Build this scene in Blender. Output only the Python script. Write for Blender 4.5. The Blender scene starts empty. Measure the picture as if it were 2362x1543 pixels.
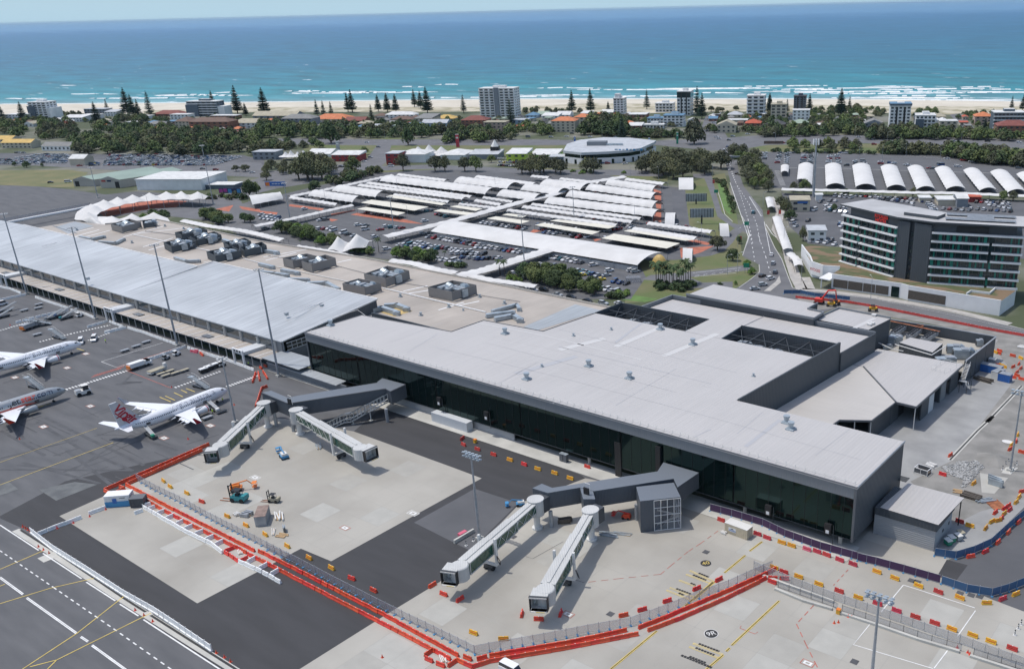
# Airport terminal from the air. Photo pixel -> ground point: g(crop, x, y, z).
import bpy,math,random
from math import sin,cos,pi,radians,sqrt,atan2,hypot
from mathutils import Matrix,Vector
C1='C1';C2='C2';C3='C3';C4='C4';D1='D1';D2='D2';D3='D3';D4='D4';E1='E1';E2='E2';E3='E3';E4='E4';F1='F1';F2='F2';F3='F3';F4='F4';F5='F5';G1='G1';G2='G2';G3='G3';G4='G4';G5='G5';G6='G6';J1='white';J2='offwhite';J3='steel';J4='dark_steel';J5='charcoal_light';J6='charcoal';J7='white_paint';J8='black';J9='concrete_pale';J0='barrier_crimson';K1=Vector;K2=enumerate;K3='silver';K4='grey'
random.seed(7)
def dv(n,k,v):n.inputs[k].default_value=v
C=bpy.context.scene.collection
SC=bpy.context.scene
F_,PITCH,ROLL,CX,CY,YAW,HH=2126.2,.4024,-.0245,1475.8,923.1,-.6341,113.0
W_,H_=2362.0,1543.0
fwd=K1((sin(YAW)*cos(PITCH),cos(YAW)*cos(PITCH),-sin(PITCH)))
_r=K1((cos(YAW),-sin(YAW),0));_u=_r.cross(fwd)
RT=_r*cos(ROLL)+_u*sin(ROLL);UP=-_r*sin(ROLL)+_u*cos(ROLL)
cam=bpy.data.cameras.new("camera");camo=bpy.data.objects.new("camera",cam);C.objects.link(camo)
camo.matrix_world=Matrix(((RT.x,UP.x,-fwd.x,0),(RT.y,UP.y,-fwd.y,0),(RT.z,UP.z,-fwd.z,HH),(0,0,0,1)))
cam.sensor_width=36;cam.sensor_fit='HORIZONTAL';cam.lens=F_*36/W_
cam.shift_x=(W_/2-CX)/W_;cam.shift_y=(CY-H_/2)/W_
cam.clip_start=1;cam.clip_end=200000
SC.camera=camo
SUN=K1((-.36,-.14,1)).normalized()
w=bpy.data.worlds.new("World");SC.world=w;w.use_nodes=True
nt=w.node_tree;bg=nt.nodes['Background'];sky=nt.nodes.new('ShaderNodeTexSky')
sky.sky_type='NISHITA';sky.sun_disc=False;sky.sun_elevation=math.asin(SUN.z);sky.sun_rotation=atan2(SUN.x,SUN.y)
sky.altitude=100;sky.air_density=1.0;sky.dust_density=2.0;sky.ozone_density=1.0
tcw=nt.nodes.new('ShaderNodeTexCoord');spw=nt.nodes.new('ShaderNodeSeparateXYZ');mrw=nt.nodes.new('ShaderNodeMapRange');mxw=nt.nodes.new('ShaderNodeMixRGB')
nt.links.new(tcw.outputs['Generated'],spw.inputs[0]);nt.links.new(spw.outputs[2],mrw.inputs[0]);dv(mrw,1,-.02);dv(mrw,2,.22);dv(mrw,3,1);dv(mrw,4,0)
mrw.interpolation_type='SMOOTHSTEP';dv(mxw,2,(2.85,4.05,4.85,1));nt.links.new(mrw.outputs[0],mxw.inputs[0]);nt.links.new(sky.outputs[0],mxw.inputs[1])
nt.links.new(mxw.outputs[0],bg.inputs[0]);dv(bg,1,.15)
sl=bpy.data.lights.new("sun",'SUN');sl.energy=2.45;sl.angle=radians(.6);sl.color=(1,.965,.91)
so=bpy.data.objects.new("sun",sl);C.objects.link(so);so.rotation_euler=SUN.to_track_quat('Z','Y').to_euler();so.location=(0,0,300)
SC.view_settings.view_transform='Standard';SC.view_settings.look='None';SC.view_settings.exposure=.14;SC.view_settings.gamma=1
SC.view_settings.use_curve_mapping=False
KK={C1:(0,180,3.937),C2:(600,180,3.937),C3:(1200,180,3.937),C4:(1762,180,3.937),D1:(0,420,3.937),D2:(600,380,3.937),D3:(1200,400,3.937),D4:(1762,420,3.937),E1:(0,740,3.937),E2:(450,820,3.937),E3:(980,960,3.354),E4:(1662,960,3.354),F1:(0,1100,3.474),F2:(600,1100,3.474),F3:(1000,1200,3.474),F4:(1600,1200,3.1),F5:(1762,640,3.937),'Z':(0,0,1),'P':(180,870,6.216),'R':(1820,980,4.82),'S':(660,640,5.933)}
def g(k,x,y,z=0.0):
 a,b,s=KK[k];x=a+x/s;y=b+y/s
 d=fwd+(x-CX)/F_*RT-(y-CY)/F_*UP
 t=(z-HH)/d.z
 return K1((t*d.x,t*d.y,z))
def hz(P,k,yt):
 a,o,s=KK[k];lo,hi=P[2],110.0
 for _ in range(30):
  m=(lo+hi)/2
  if px((P[0],P[1],m))[1]>o+yt/s:lo=m
  else:hi=m
 return lo
def gs(k,pts,z=0.0):return [g(k,x,y,z) for x,y in pts]
def px(P):
 d=K1(P)-K1((0,0,HH));q=d.dot(fwd)
 return CX+F_*d.dot(RT)/q,CY-F_*d.dot(UP)/q
def hgt(k,xb,yb,yt):
 b=g(k,xb,yb);a,o,s=KK[k];Y=o+yt/s
 lo,hi=0.0,110.0
 for _ in range(30):
  m=(lo+hi)/2
  if px((b.x,b.y,m))[1]>Y:lo=m
  else:hi=m
 return lo
MATS={}
def mat(name,col,rough=.7,metal=0.0,var=0.0,scale=1.0,col2=None,bump=0.0,spec=.5,emit=0.0,objvar=0.0,sx=1,sy=1,sz=1,detail=4,lo=.35,hi=.65,alpha=1.0):
 if name in MATS:return MATS[name]
 m=bpy.data.materials.new(name);m.use_nodes=True;MATS[name]=m
 n=m.node_tree.nodes;l=m.node_tree.links;b=n['Principled BSDF']
 c=(*col,1);dv(b,'Base Color',c)
 dv(b,'Roughness',rough);dv(b,'Metallic',metal)
 dv(b,'Specular IOR Level',spec)
 if alpha<1:dv(b,'Alpha',alpha)
 if emit:dv(b,'Emission Color',c);dv(b,'Emission Strength',emit)
 if col2 is None and var:col2=tuple(x*(1-var) for x in col);c=(*[min(1,x*(1+var*.6)) for x in col],1)
 src=None
 if col2 is not None:
  tc=n.new('ShaderNodeTexCoord');mp=n.new('ShaderNodeMapping');dv(mp,'Scale',(sx,sy,sz))
  no=n.new('ShaderNodeTexNoise');dv(no,'Scale',scale);dv(no,'Detail',detail)
  rp=n.new('ShaderNodeValToRGB');rp.color_ramp.elements[0].position=lo;rp.color_ramp.elements[1].position=hi
  rp.color_ramp.elements[0].color=(*col2,1);rp.color_ramp.elements[1].color=c
  l.new(tc.outputs['Object'],mp.inputs[0]);l.new(mp.outputs[0],no.inputs[0]);l.new(no.outputs[0],rp.inputs[0]);src=rp.outputs[0]
  if bump:
   bp=n.new('ShaderNodeBump');dv(bp,'Strength',bump);l.new(no.outputs[0],bp.inputs['Height']);l.new(bp.outputs[0],b.inputs['Normal'])
 if objvar:
  oi=n.new('ShaderNodeObjectInfo');hs=n.new('ShaderNodeHueSaturation');mr=n.new('ShaderNodeMapRange')
  up=.25 if spec==.2 else 0;dv(mr,3,1+up-objvar);dv(mr,4,1+up+objvar)
  l.new(oi.outputs['Random'],mr.inputs[0]);l.new(mr.outputs[0],hs.inputs['Value'])
  mr2=n.new('ShaderNodeMapRange');dv(mr2,3,.5-objvar*.07);dv(mr2,4,.5+objvar*.05)
  wn=n.new('ShaderNodeTexWhiteNoise');wn.noise_dimensions='1D';l.new(oi.outputs['Random'],wn.inputs['W']);l.new(wn.outputs['Value'],mr2.inputs[0]);l.new(mr2.outputs[0],hs.inputs['Hue'])
  if src:l.new(src,hs.inputs['Color'])
  else:dv(hs,'Color',c)
  src=hs.outputs[0]
 if src:l.new(src,b.inputs['Base Color'])
 return m
def ribbed(name,col,period,axis,depth=.25,rough=.5,metal=0.0,streak=0.0,grime=.12,spec=.5):
 """sheet metal: ribs as bump + colour wobble, with streaks and grime"""
 if name in MATS:return MATS[name]
 m=bpy.data.materials.new(name);m.use_nodes=True;MATS[name]=m
 n=m.node_tree.nodes;l=m.node_tree.links;b=n['Principled BSDF']
 dv(b,'Roughness',rough);dv(b,'Metallic',metal);dv(b,'Specular IOR Level',spec)
 geo=n.new('ShaderNodeNewGeometry')
 sp=n.new('ShaderNodeSeparateXYZ');l.new(geo.outputs['Position'],sp.inputs[0])
 mu=n.new('ShaderNodeMath');mu.operation='MULTIPLY';dv(mu,1,2*pi/period)
 if axis=='XY':
  ad=n.new('ShaderNodeMath');l.new(sp.outputs[0],ad.inputs[0]);l.new(sp.outputs[1],ad.inputs[1]);l.new(ad.outputs[0],mu.inputs[0])
 else:l.new(sp.outputs['XYZ'.index(axis)],mu.inputs[0])
 si=n.new('ShaderNodeMath');si.operation='SINE';l.new(mu.outputs[0],si.inputs[0])
 bp=n.new('ShaderNodeBump');dv(bp,'Strength',depth);dv(bp,'Distance',.05);l.new(si.outputs[0],bp.inputs['Height']);l.new(bp.outputs[0],b.inputs['Normal'])
 mp=n.new('ShaderNodeMapping');l.new(geo.outputs['Position'],mp.inputs[0])
 dv(mp,'Scale',{'X':(1,.04,.1),'Y':(.04,1,.1),'Z':(.1,.1,1),'XY':(.3,.3,.05)}[axis])
 n1=n.new('ShaderNodeTexNoise');dv(n1,'Scale',1.3);dv(n1,'Detail',5);l.new(mp.outputs[0],n1.inputs[0])
 n2=n.new('ShaderNodeTexNoise');dv(n2,'Scale',.045);dv(n2,'Detail',6);l.new(geo.outputs['Position'],n2.inputs[0])
 r1=n.new('ShaderNodeMapRange');dv(r1,1,.3);dv(r1,2,.7);dv(r1,3,1-streak);dv(r1,4,1+streak*.6);l.new(n1.outputs[0],r1.inputs[0])
 r2=n.new('ShaderNodeMapRange');dv(r2,1,.3);dv(r2,2,.7);dv(r2,3,1-grime);dv(r2,4,1+grime*.4);l.new(n2.outputs[0],r2.inputs[0])
 m3=n.new('ShaderNodeMath');m3.operation='MULTIPLY';l.new(r1.outputs[0],m3.inputs[0]);l.new(r2.outputs[0],m3.inputs[1])
 sc=n.new('ShaderNodeVectorMath');sc.operation='SCALE';dv(sc,0,col);l.new(m3.outputs[0],sc.inputs['Scale'])
 l.new(sc.outputs[0],b.inputs['Base Color'])
 return m
class MB:
 def __init__(s):s.v=[];s.f=[];s.m=[];s.ml=[];s.sm=False
 def mi(s,m):
  if isinstance(m,str):m=MATS[m]
  if m not in s.ml:s.ml.append(m)
  return s.ml.index(m)
 def add(s,vs,fs,m):
  b=len(s.v);i=s.mi(m)
  s.v+=[tuple(v) for v in vs]
  for f in fs:s.f.append([b+q for q in f]);s.m.append(i)
  return s
 def box(s,c,d,m,rz=0.0,ry=0.0):
  x,y,z=d[0]/2,d[1]/2,d[2]/2;vs=[]
  R=Matrix.Rotation(rz,3,'Z')@Matrix.Rotation(ry,3,'Y')
  for i in (-1,1):
   for j in (-1,1):
    for k in (-1,1):vs.append(R@K1((i*x,j*y,k*z))+K1(c))
  return s.add(vs,[(0,1,3,2),(4,6,7,5),(0,4,5,1),(2,3,7,6),(0,2,6,4),(1,5,7,3)],m)
 def bx(s,x0,x1,y0,y1,z0,z1,m):return s.box(((x0+x1)/2,(y0+y1)/2,(z0+z1)/2),(x1-x0,y1-y0,z1-z0),m)
 def prism(s,pts,z0,z1,m,mtop=None):
  n=len(pts);A=sum(pts[i][0]*pts[(i+1)%n][1]-pts[(i+1)%n][0]*pts[i][1] for i in range(n))
  if A<0:pts=list(reversed(pts))
  Z1=z1 if isinstance(z1,(list,tuple)) else [z1]*n
  if A<0 and isinstance(z1,(list,tuple)):Z1=list(reversed(z1))
  lo=[(p[0],p[1],z0) for p in pts];hi=[(p[0],p[1],Z1[i]) for i,p in K2(pts)]
  s.add(lo+hi,[(i,(i+1)%n,n+(i+1)%n,n+i) for i in range(n)],m)
  s.add(hi,[tuple(range(n))],mtop or m);s.add(lo,[tuple(range(n-1,-1,-1))],m)
  return s
 def poly(s,pts,m):return s.add(pts,[tuple(range(len(pts)))],m)
 def tube(s,a,b,r,m,r2=None,n=8):
  a=K1(a);b=K1(b);d=(b-a)
  if d.length<1e-6:return s
  d.normalize();r2=r if r2 is None else r2
  t=K1((0,0,1)) if abs(d.z)<.9 else K1((1,0,0));u=d.cross(t).normalized();v=d.cross(u)
  vs=[a+u*cos(2*pi*i/n)*r+v*sin(2*pi*i/n)*r for i in range(n)]+[b+u*cos(2*pi*i/n)*r2+v*sin(2*pi*i/n)*r2 for i in range(n)]
  return s.add(vs,[(i,n+i,n+(i+1)%n,(i+1)%n) for i in range(n)]+[tuple(range(n)),tuple(range(2*n-1,n-1,-1))],m)
 def path(s,pts,r,m,n=6):
  for i in range(len(pts)-1):s.tube(pts[i],pts[i+1],r,m,n=n)
  return s
 def lathe(s,prof,m,axis='x',n=20,c=(0,0,0),sc=(1,1)):
  """prof: (position along axis, radius)"""
  vs=[]
  for (x,r) in prof:
   for i in range(n):
    a=2*pi*i/n;p=r*cos(a)*sc[0];q=r*sin(a)*sc[1]
    vs.append((c[0]+x,c[1]+p,c[2]+q) if axis=='x' else (c[0]+p,c[1]+q,c[2]+x))
  k=len(prof);fs=[]
  for j in range(k-1):
   for i in range(n):
    a,b,d,e=j*n+i,j*n+(i+1)%n,(j+1)*n+(i+1)%n,(j+1)*n+i
    fs.append((a,e,d,b) if axis=='x' else (a,b,d,e))
  s.add(vs,fs,m)
  cap=[tuple(range(n)),tuple(range((k-1)*n+n-1,(k-1)*n-1,-1))]
  if axis!='x':cap=[tuple(reversed(c_)) for c_ in cap]
  s.add(vs[:n],[cap[0]],m);s.add(vs[-n:],[tuple(range(n-1,-1,-1)) if axis=='x' else tuple(range(n))],m)
  return s
 def strip(s,pts,wd,z,m):
  """flat ribbon along a polyline"""
  n=len(pts);vs=[]
  for i,p in K2(pts):
   a=K1(pts[max(0,i-1)][:2]);b=K1(pts[min(n-1,i+1)][:2]);d=(b-a).normalized();q=K1((-d.y,d.x))*wd/2
   vs+=[(p[0]+q.x,p[1]+q.y,z),(p[0]-q.x,p[1]-q.y,z)]
  return s.add(vs,[(2*i,2*i+1,2*i+3,2*i+2) for i in range(n-1)],m)
 def wall(s,pts,wd,z0,z1,m):
  """upright wall of real thickness along a polyline"""
  for i in range(len(pts)-1):
   a=K1(pts[i][:2]);b=K1(pts[i+1][:2]);d=(b-a)
   L=d.length
   if L<1e-4:continue
   c=(a+b)/2;s.box((c.x,c.y,(z0+z1)/2),(L,wd,z1-z0),m,rz=atan2(d.y,d.x))
  return s
 def mesh(s,name,loc=(0,0,0),rz=0.0):
  me=bpy.data.meshes.new(name);lx,ly,lz=loc;c_,s_=cos(-rz),sin(-rz)
  if rz or lx or ly or lz:vs=[((x-lx)*c_-(y-ly)*s_,(x-lx)*s_+(y-ly)*c_,z-lz) for x,y,z in s.v]
  else:vs=s.v
  me.from_pydata(vs,[],s.f)
  for m in s.ml:me.materials.append(m)
  me.polygons.foreach_set('material_index',s.m)
  if s.sm:me.polygons.foreach_set('use_smooth',[True]*len(s.f))
  me.update(); return me
def tag(o,label=None,cat=None,group=None,kind=None):
 if label:o['label']=label
 if cat:o['category']=cat
 if group:o['group']=group
 if kind:o['kind']=kind
 return o
def T(name,label,cat,loc=(0,0,0),rz=0.0,group=None):
 o=bpy.data.objects.new(name,None);C.objects.link(o);o.empty_display_size=.5
 o.location=loc;o.rotation_euler=(0,0,rz); return tag(o,label,cat,group)
def wt(o):
 x,y,z,r=o.location.x,o.location.y,o.location.z,o.rotation_euler.z
 if o.parent:
  X,Y,Z,R=wt(o.parent); return X+cos(R)*x-sin(R)*y,Y+sin(R)*x+cos(R)*y,Z+z,R+r
 return x,y,z,r
def P(name,mb,par,label=None,kind=None):
 """a part given in world coordinates, made local to its parent"""
 x,y,z,r=wt(par)
 o=bpy.data.objects.new(name,mb.mesh(name,(x,y,z),r));C.objects.link(o);o.parent=par;mb.__init__()
 if label:o['label']=label
 if kind:o['kind']=kind
 return o
def Pl(name,mb,par):
 """a part given in its parent's own coordinates"""
 o=bpy.data.objects.new(name,mb.mesh(name));C.objects.link(o);o.parent=par;mb.__init__(); return o
def S(name,mb,label=None,cat=None,group=None,kind=None,loc=None):
 if loc is None:
  if kind=='structure' or not mb.v:loc=(0,0,0)
  else:
   n=len(mb.v);loc=(sum(v[0] for v in mb.v)/n,sum(v[1] for v in mb.v)/n,min(v[2] for v in mb.v))
 o=bpy.data.objects.new(name,mb.mesh(name,loc));C.objects.link(o);o.location=loc
 return tag(o,label,cat,group,kind)
def dup(root,loc,rz=None,label=None,group=None,sc=None):
 r=root.copy();C.objects.link(r);r.location=loc
 if rz is not None:r.rotation_euler=(0,0,rz)
 if sc:r.scale=(sc,sc,sc) if isinstance(sc,(int,float)) else sc
 if label:r['label']=label
 if group:r['group']=group
 for ch in list(KIDS.get(root.name,root.children)):
  c=ch.copy();C.objects.link(c);c.parent=r
  for h in ch.children:d=h.copy();C.objects.link(d);d.parent=c
 return r
KIDS={}
ORD=['first','second','third','fourth','fifth','sixth','seventh','eighth','ninth','tenth','eleventh','twelfth','thirteenth','fourteenth','fifteenth','sixteenth','seventeenth','eighteenth','nineteenth','twentieth']
TENS=['','','twenty','thirty','forty','fifty','sixty','seventy','eighty','ninety']
def nth(i):
 """i from 0"""
 if i<20:return ORD[i]
 t,u=divmod(i+1,10)
 if t<10:return (TENS[t][:-1]+'ieth') if u==0 else TENS[t]+'-'+ORD[u-1]
 return '%dth'%(i+1)
def nf(i,n,side='left'):
 return side+'most' if i==0 else ('rightmost' if side=='left' else 'leftmost') if i==n-1 else nth(i)+' from '+side
FONTC={}
def text_mesh(txt,size=1.0,bold=0.0,shear=0.0):
 cu=bpy.data.curves.new('t','FONT');cu.body=txt;cu.size=size;cu.align_x='CENTER';cu.align_y='CENTER';cu.offset=bold;cu.shear=shear;cu.resolution_u=3
 o=bpy.data.objects.new('t',cu);me=bpy.data.meshes.new_from_object(o)
 vs=[tuple(v.co) for v in me.vertices];fs=[tuple(p.vertices) for p in me.polygons]
 bpy.data.objects.remove(o);bpy.data.curves.remove(cu);bpy.data.meshes.remove(me)
 return vs,fs
def text_on(mb,txt,size,fn,m,bold=0.0,shear=0.0,sub=0):
 """fn maps flat text coordinates (u,v) to a 3D point"""
 vs,fs=text_mesh(txt,size,bold,shear)
 mb.add([fn(v[0],v[1]) for v in vs],fs,m)
def text_plane(mb,txt,size,c,right,up,m,off=.02,bold=0.0,shear=0.0):
 c=K1(c);r=K1(right).normalized();u=K1(up).normalized();n=r.cross(u)*off
 text_on(mb,txt,size,lambda a,b:c+r*a+u*b+n,m,bold,shear)
mat('concrete',(.40,.38,.335),.85,col2=(.30,.282,.245),scale=.05,lo=.32,hi=.66,detail=9)
mat(J9,(.47,.46,.42),.85,var=.15,scale=.15)
mat('asphalt',(.125,.126,.130),.9,col2=(.088,.090,.095),scale=.3,detail=10,sx=.22,sy=1,lo=.3,hi=.7)
mat('asphalt_dark',(.056,.056,.059),.9,col2=(.042,.042,.044),scale=.3,detail=10,sx=.2,sy=1,lo=.3,hi=.75)
mat('asphalt_light',(.115,.116,.122),.9,col2=(.088,.09,.096),scale=.07,detail=8)
mat('asphalt_road',(.15,.15,.155),.9,col2=(.12,.12,.125),scale=.1,detail=6)
mat('gravel',(.33,.33,.32),.95,col2=(.25,.25,.245),scale=.12,detail=9)
mat('rough_ground',(.27,.26,.24),.95,col2=(.19,.185,.17),scale=.2,detail=9)
mat('lawn',(.105,.135,.045),.95,col2=(.15,.145,.07),scale=.05,detail=8,lo=.4,hi=.62)
mat('lawn_fresh',(.11,.19,.05),.95,var=.2,scale=.2)
mat('dry_grass',(.19,.17,.08),.95,col2=(.13,.14,.06),scale=.06,detail=8)
mat('ground',(.19,.185,.15),.95,col2=(.07,.085,.04),scale=.018,detail=9,lo=.46,hi=.62)
mat('sand',(.62,.57,.47),.95,col2=(.53,.48,.39),scale=.03,detail=8)
mat('dune',(.30,.27,.17),.95,col2=(.52,.47,.36),scale=.05,detail=9,lo=.42,hi=.6)
mat('paving',(.40,.38,.35),.9,var=.15,scale=.4)
mat('red_paving',(.42,.14,.085),.9,var=.2,scale=.3)
mat(J7,(.72,.72,.70),.8,var=.12,scale=.5)
mat('yellow_paint',(.62,.47,.13),.8,var=.15,scale=.5)
mat('red_paint',(.42,.13,.10),.8,var=.25,scale=.5)
mat('black_paint',(.03,.03,.03),.8)
mat('kerb',(.46,.45,.42),.85,var=.1)
mat('tyre_mark',(.066,.067,.071),.9,col2=(.092,.094,.10),scale=.35,lo=.4,hi=.7)
mat('patch_grey',(.15,.157,.155),.9,col2=(.10,.105,.108),scale=.3)
mat(J1,(.74,.74,.73),.6,var=.04,scale=.3)
mat(J2,(.66,.65,.62),.6,var=.06,scale=.3)
mat('fabric',(.64,.63,.61),.8,col2=(.56,.55,.53),scale=.12,detail=7)
mat('fabric_cream',(.66,.63,.53),.8,var=.07,scale=.3)
mat(J4,(.05,.055,.06),.55)
mat(J8,(.015,.015,.017),.5)
mat(J3,(.36,.38,.40),.45,metal=.3,var=.15,scale=.6)
mat('galv',(.40,.45,.48),.4,metal=.35,var=.2,scale=.5)
mat(J6,(.062,.069,.078),.55,var=.1,scale=.2)
mat(J5,(.115,.122,.132),.55,var=.1,scale=.2)
ribbed('roof_new',(.46,.442,.425),.9,'X',.35,.55,streak=.05,grime=.05)
ribbed('roof_old',(.49,.505,.51),1.1,'X',.3,.42,metal=.15,streak=.22,grime=.2)
ribbed('roof_beige',(.43,.385,.335),1.2,'X',.2,.7,streak=.08,grime=.25)
ribbed('roof_dull',(.36,.385,.40),1.0,'X',.3,.5,streak=.15,grime=.15)
ribbed('clad',(.078,.088,.098),.8,'XY',.5,.5,grime=.1,spec=.3)
ribbed('clad_light',(.19,.205,.22),.6,'XY',.4,.5,grime=.06)
ribbed('bridge_clad',(.085,.098,.115),.5,'XY',.5,.5,grime=.08,spec=.4)
ribbed('tunnel_white',(.52,.52,.50),.7,'XY',.3,.55,streak=.06,grime=.12)
ribbed('white_clad',(.55,.57,.58),.9,'XY',.35,.6,grime=.1)
ribbed('shed_green',(.30,.39,.33),1.0,'X',.3,.6,streak=.1,grime=.15)
ribbed('shed_cream',(.46,.43,.38),.8,'XY',.3,.6,grime=.12)
ribbed('block_wall',(.38,.385,.39),.5,'Z',.5,.9,grime=.12)
mat('glass_dark',(.003,.008,.008),.03,spec=.55);dv(MATS['glass_dark'].node_tree.nodes['Principled BSDF'],'Specular Tint',(.45,.8,.75,1))
mat('glass_grey',(.03,.045,.05),.08,spec=.8)
mat('glass_green',(.015,.20,.15),.15,spec=.6,var=.35,scale=.25)
mat('glass_hotel',(.012,.03,.032),.06,spec=.8)
mat('tunnel_green',(.018,.085,.055),.12,spec=.7,var=.2,scale=.3)
mat('window',(.03,.038,.045),.1,spec=.7)
mat('plane_white',(.78,.79,.81),.25,spec=.5)
mat('plane_grey',(.37,.39,.40),.3,metal=.4)
mat('plane_red',(.42,.01,.03),.3)
mat('plane_orange',(.75,.10,.05),.35)
mat('plane_letter',(.33,.33,.36),.4)
mat('barrier_red',(.70,.075,.035),.55,var=.18,scale=.4,objvar=.12)
mat(J0,(.50,.045,.05),.55,var=.2,scale=.4,objvar=.15)
mat('barrier_pink',(.62,.12,.18),.5)
mat('barrier_yellow',(.74,.40,.035),.55,var=.15,scale=.4,objvar=.12)
mat('barrier_white',(.84,.84,.82),.55,var=.06,scale=.4)
mat('rubber',(.02,.02,.02),.9)
mat('blue',(.03,.13,.40),.5);mat('sky_blue',(.05,.24,.46),.5);mat('teal',(.03,.25,.27),.45,var=.15);mat('green',(.02,.26,.15),.5)
mat('orange',(.70,.20,.03),.5);mat('rust',(.30,.11,.05),.9,var=.4,scale=.8);mat('wood',(.45,.31,.17),.9,var=.2)
mat('hivis',(.55,.85,.05),.6);mat('skin',(.45,.27,.19),.6);mat('navy',(.02,.03,.08),.7)
mat('fence_mesh',(.36,.38,.42),.7,alpha=.26);mat('fence_blue',(.05,.13,.26),.7,alpha=.86);mat('fence_purple',(.07,.03,.09),.7,alpha=.9)
mat('trunk',(.13,.10,.075),.95,var=.3)
mat('foliage',(.115,.145,.052),.85,col2=(.058,.080,.032),scale=.5,objvar=.28,detail=5,spec=.2)
mat('foliage_dark',(.068,.098,.042),.85,col2=(.036,.056,.026),scale=.5,objvar=.22,detail=5,spec=.2)
mat('foliage_olive',(.118,.125,.062),.85,col2=(.065,.07,.038),scale=.5,objvar=.2,detail=5,spec=.2)
mat('foliage_brown',(.092,.098,.056),.85,col2=(.050,.055,.034),scale=.5,objvar=.2,detail=5,spec=.2)
mat('foliage_bright',(.13,.20,.05),.85,col2=(.07,.12,.032),scale=.6,objvar=.15,detail=5,spec=.2)
mat('pine_leaf',(.050,.078,.052),.9,col2=(.028,.046,.032),scale=.4,objvar=.2,spec=.2)
mat('rubble',(.36,.36,.35),.95,var=.25,scale=.6)
def sheet(name,polys,m,z):
 mb=MB()
 for p in polys:
  n=len(p);A=sum(p[i][0]*p[(i+1)%n][1]-p[(i+1)%n][0]*p[i][1] for i in range(n))
  if A<0:p=list(reversed(p))
  mb.poly([(q[0],q[1],z) for q in p],m)
 return S(name,mb,kind='structure')
coast=[(-4200,-1500)]+[tuple(p[:2]) for p in (g(C1,0,240),g(C1,1200,231),g(C1,2362,222),g(C2,1200,205),g(C2,2362,192),g(C3,1200,190),g(C3,2362,192),g(C4,1200,196),g(C4,2362,216))]+[(900,1560),(4000,2400)]
mb=MB();mb.poly([(-90000,-90000,-2.2),(90000,-90000,-2.2),(90000,90000,-2.2),(-90000,90000,-2.2)],'sand');S('ground',mb,kind='structure')
back=[(4000,-3000),(-4200,-3000)]
sheet('terrain',[coast+back],MATS['ground'],-.02)
bb=[(-3000,-760)]+[tuple(p[:2]) for p in (g(C1,0,335),g(C1,1200,325),g(C1,2362,310),g(C2,1200,305),g(C2,2362,300),g(C3,1200,320),g(C3,2000,300),g(C4,500,310),g(C4,1200,320),g(C4,2362,350))]+[(500,1280),(4000,2200)]
sheet('beach',[coast+list(reversed(bb))],MATS['sand'],.01)
dn=[tuple(p[:2]) for p in (g(C1,1300,300),g(C2,100,265),g(C2,1000,268),g(C2,2362,262),g(C3,600,235),g(C3,1700,235),g(C4,400,245),g(C4,1200,260),g(C4,2362,262))]
dn2=[tuple(p[:2]) for p in (g(C1,1300,330),g(C2,100,310),g(C2,1000,310),g(C2,2362,305),g(C3,600,320),g(C3,1700,305),g(C4,400,310),g(C4,1200,322),g(C4,2362,352))]
sheet('dune_grass',[dn+list(reversed(dn2))],MATS['dune'],.03)
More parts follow.
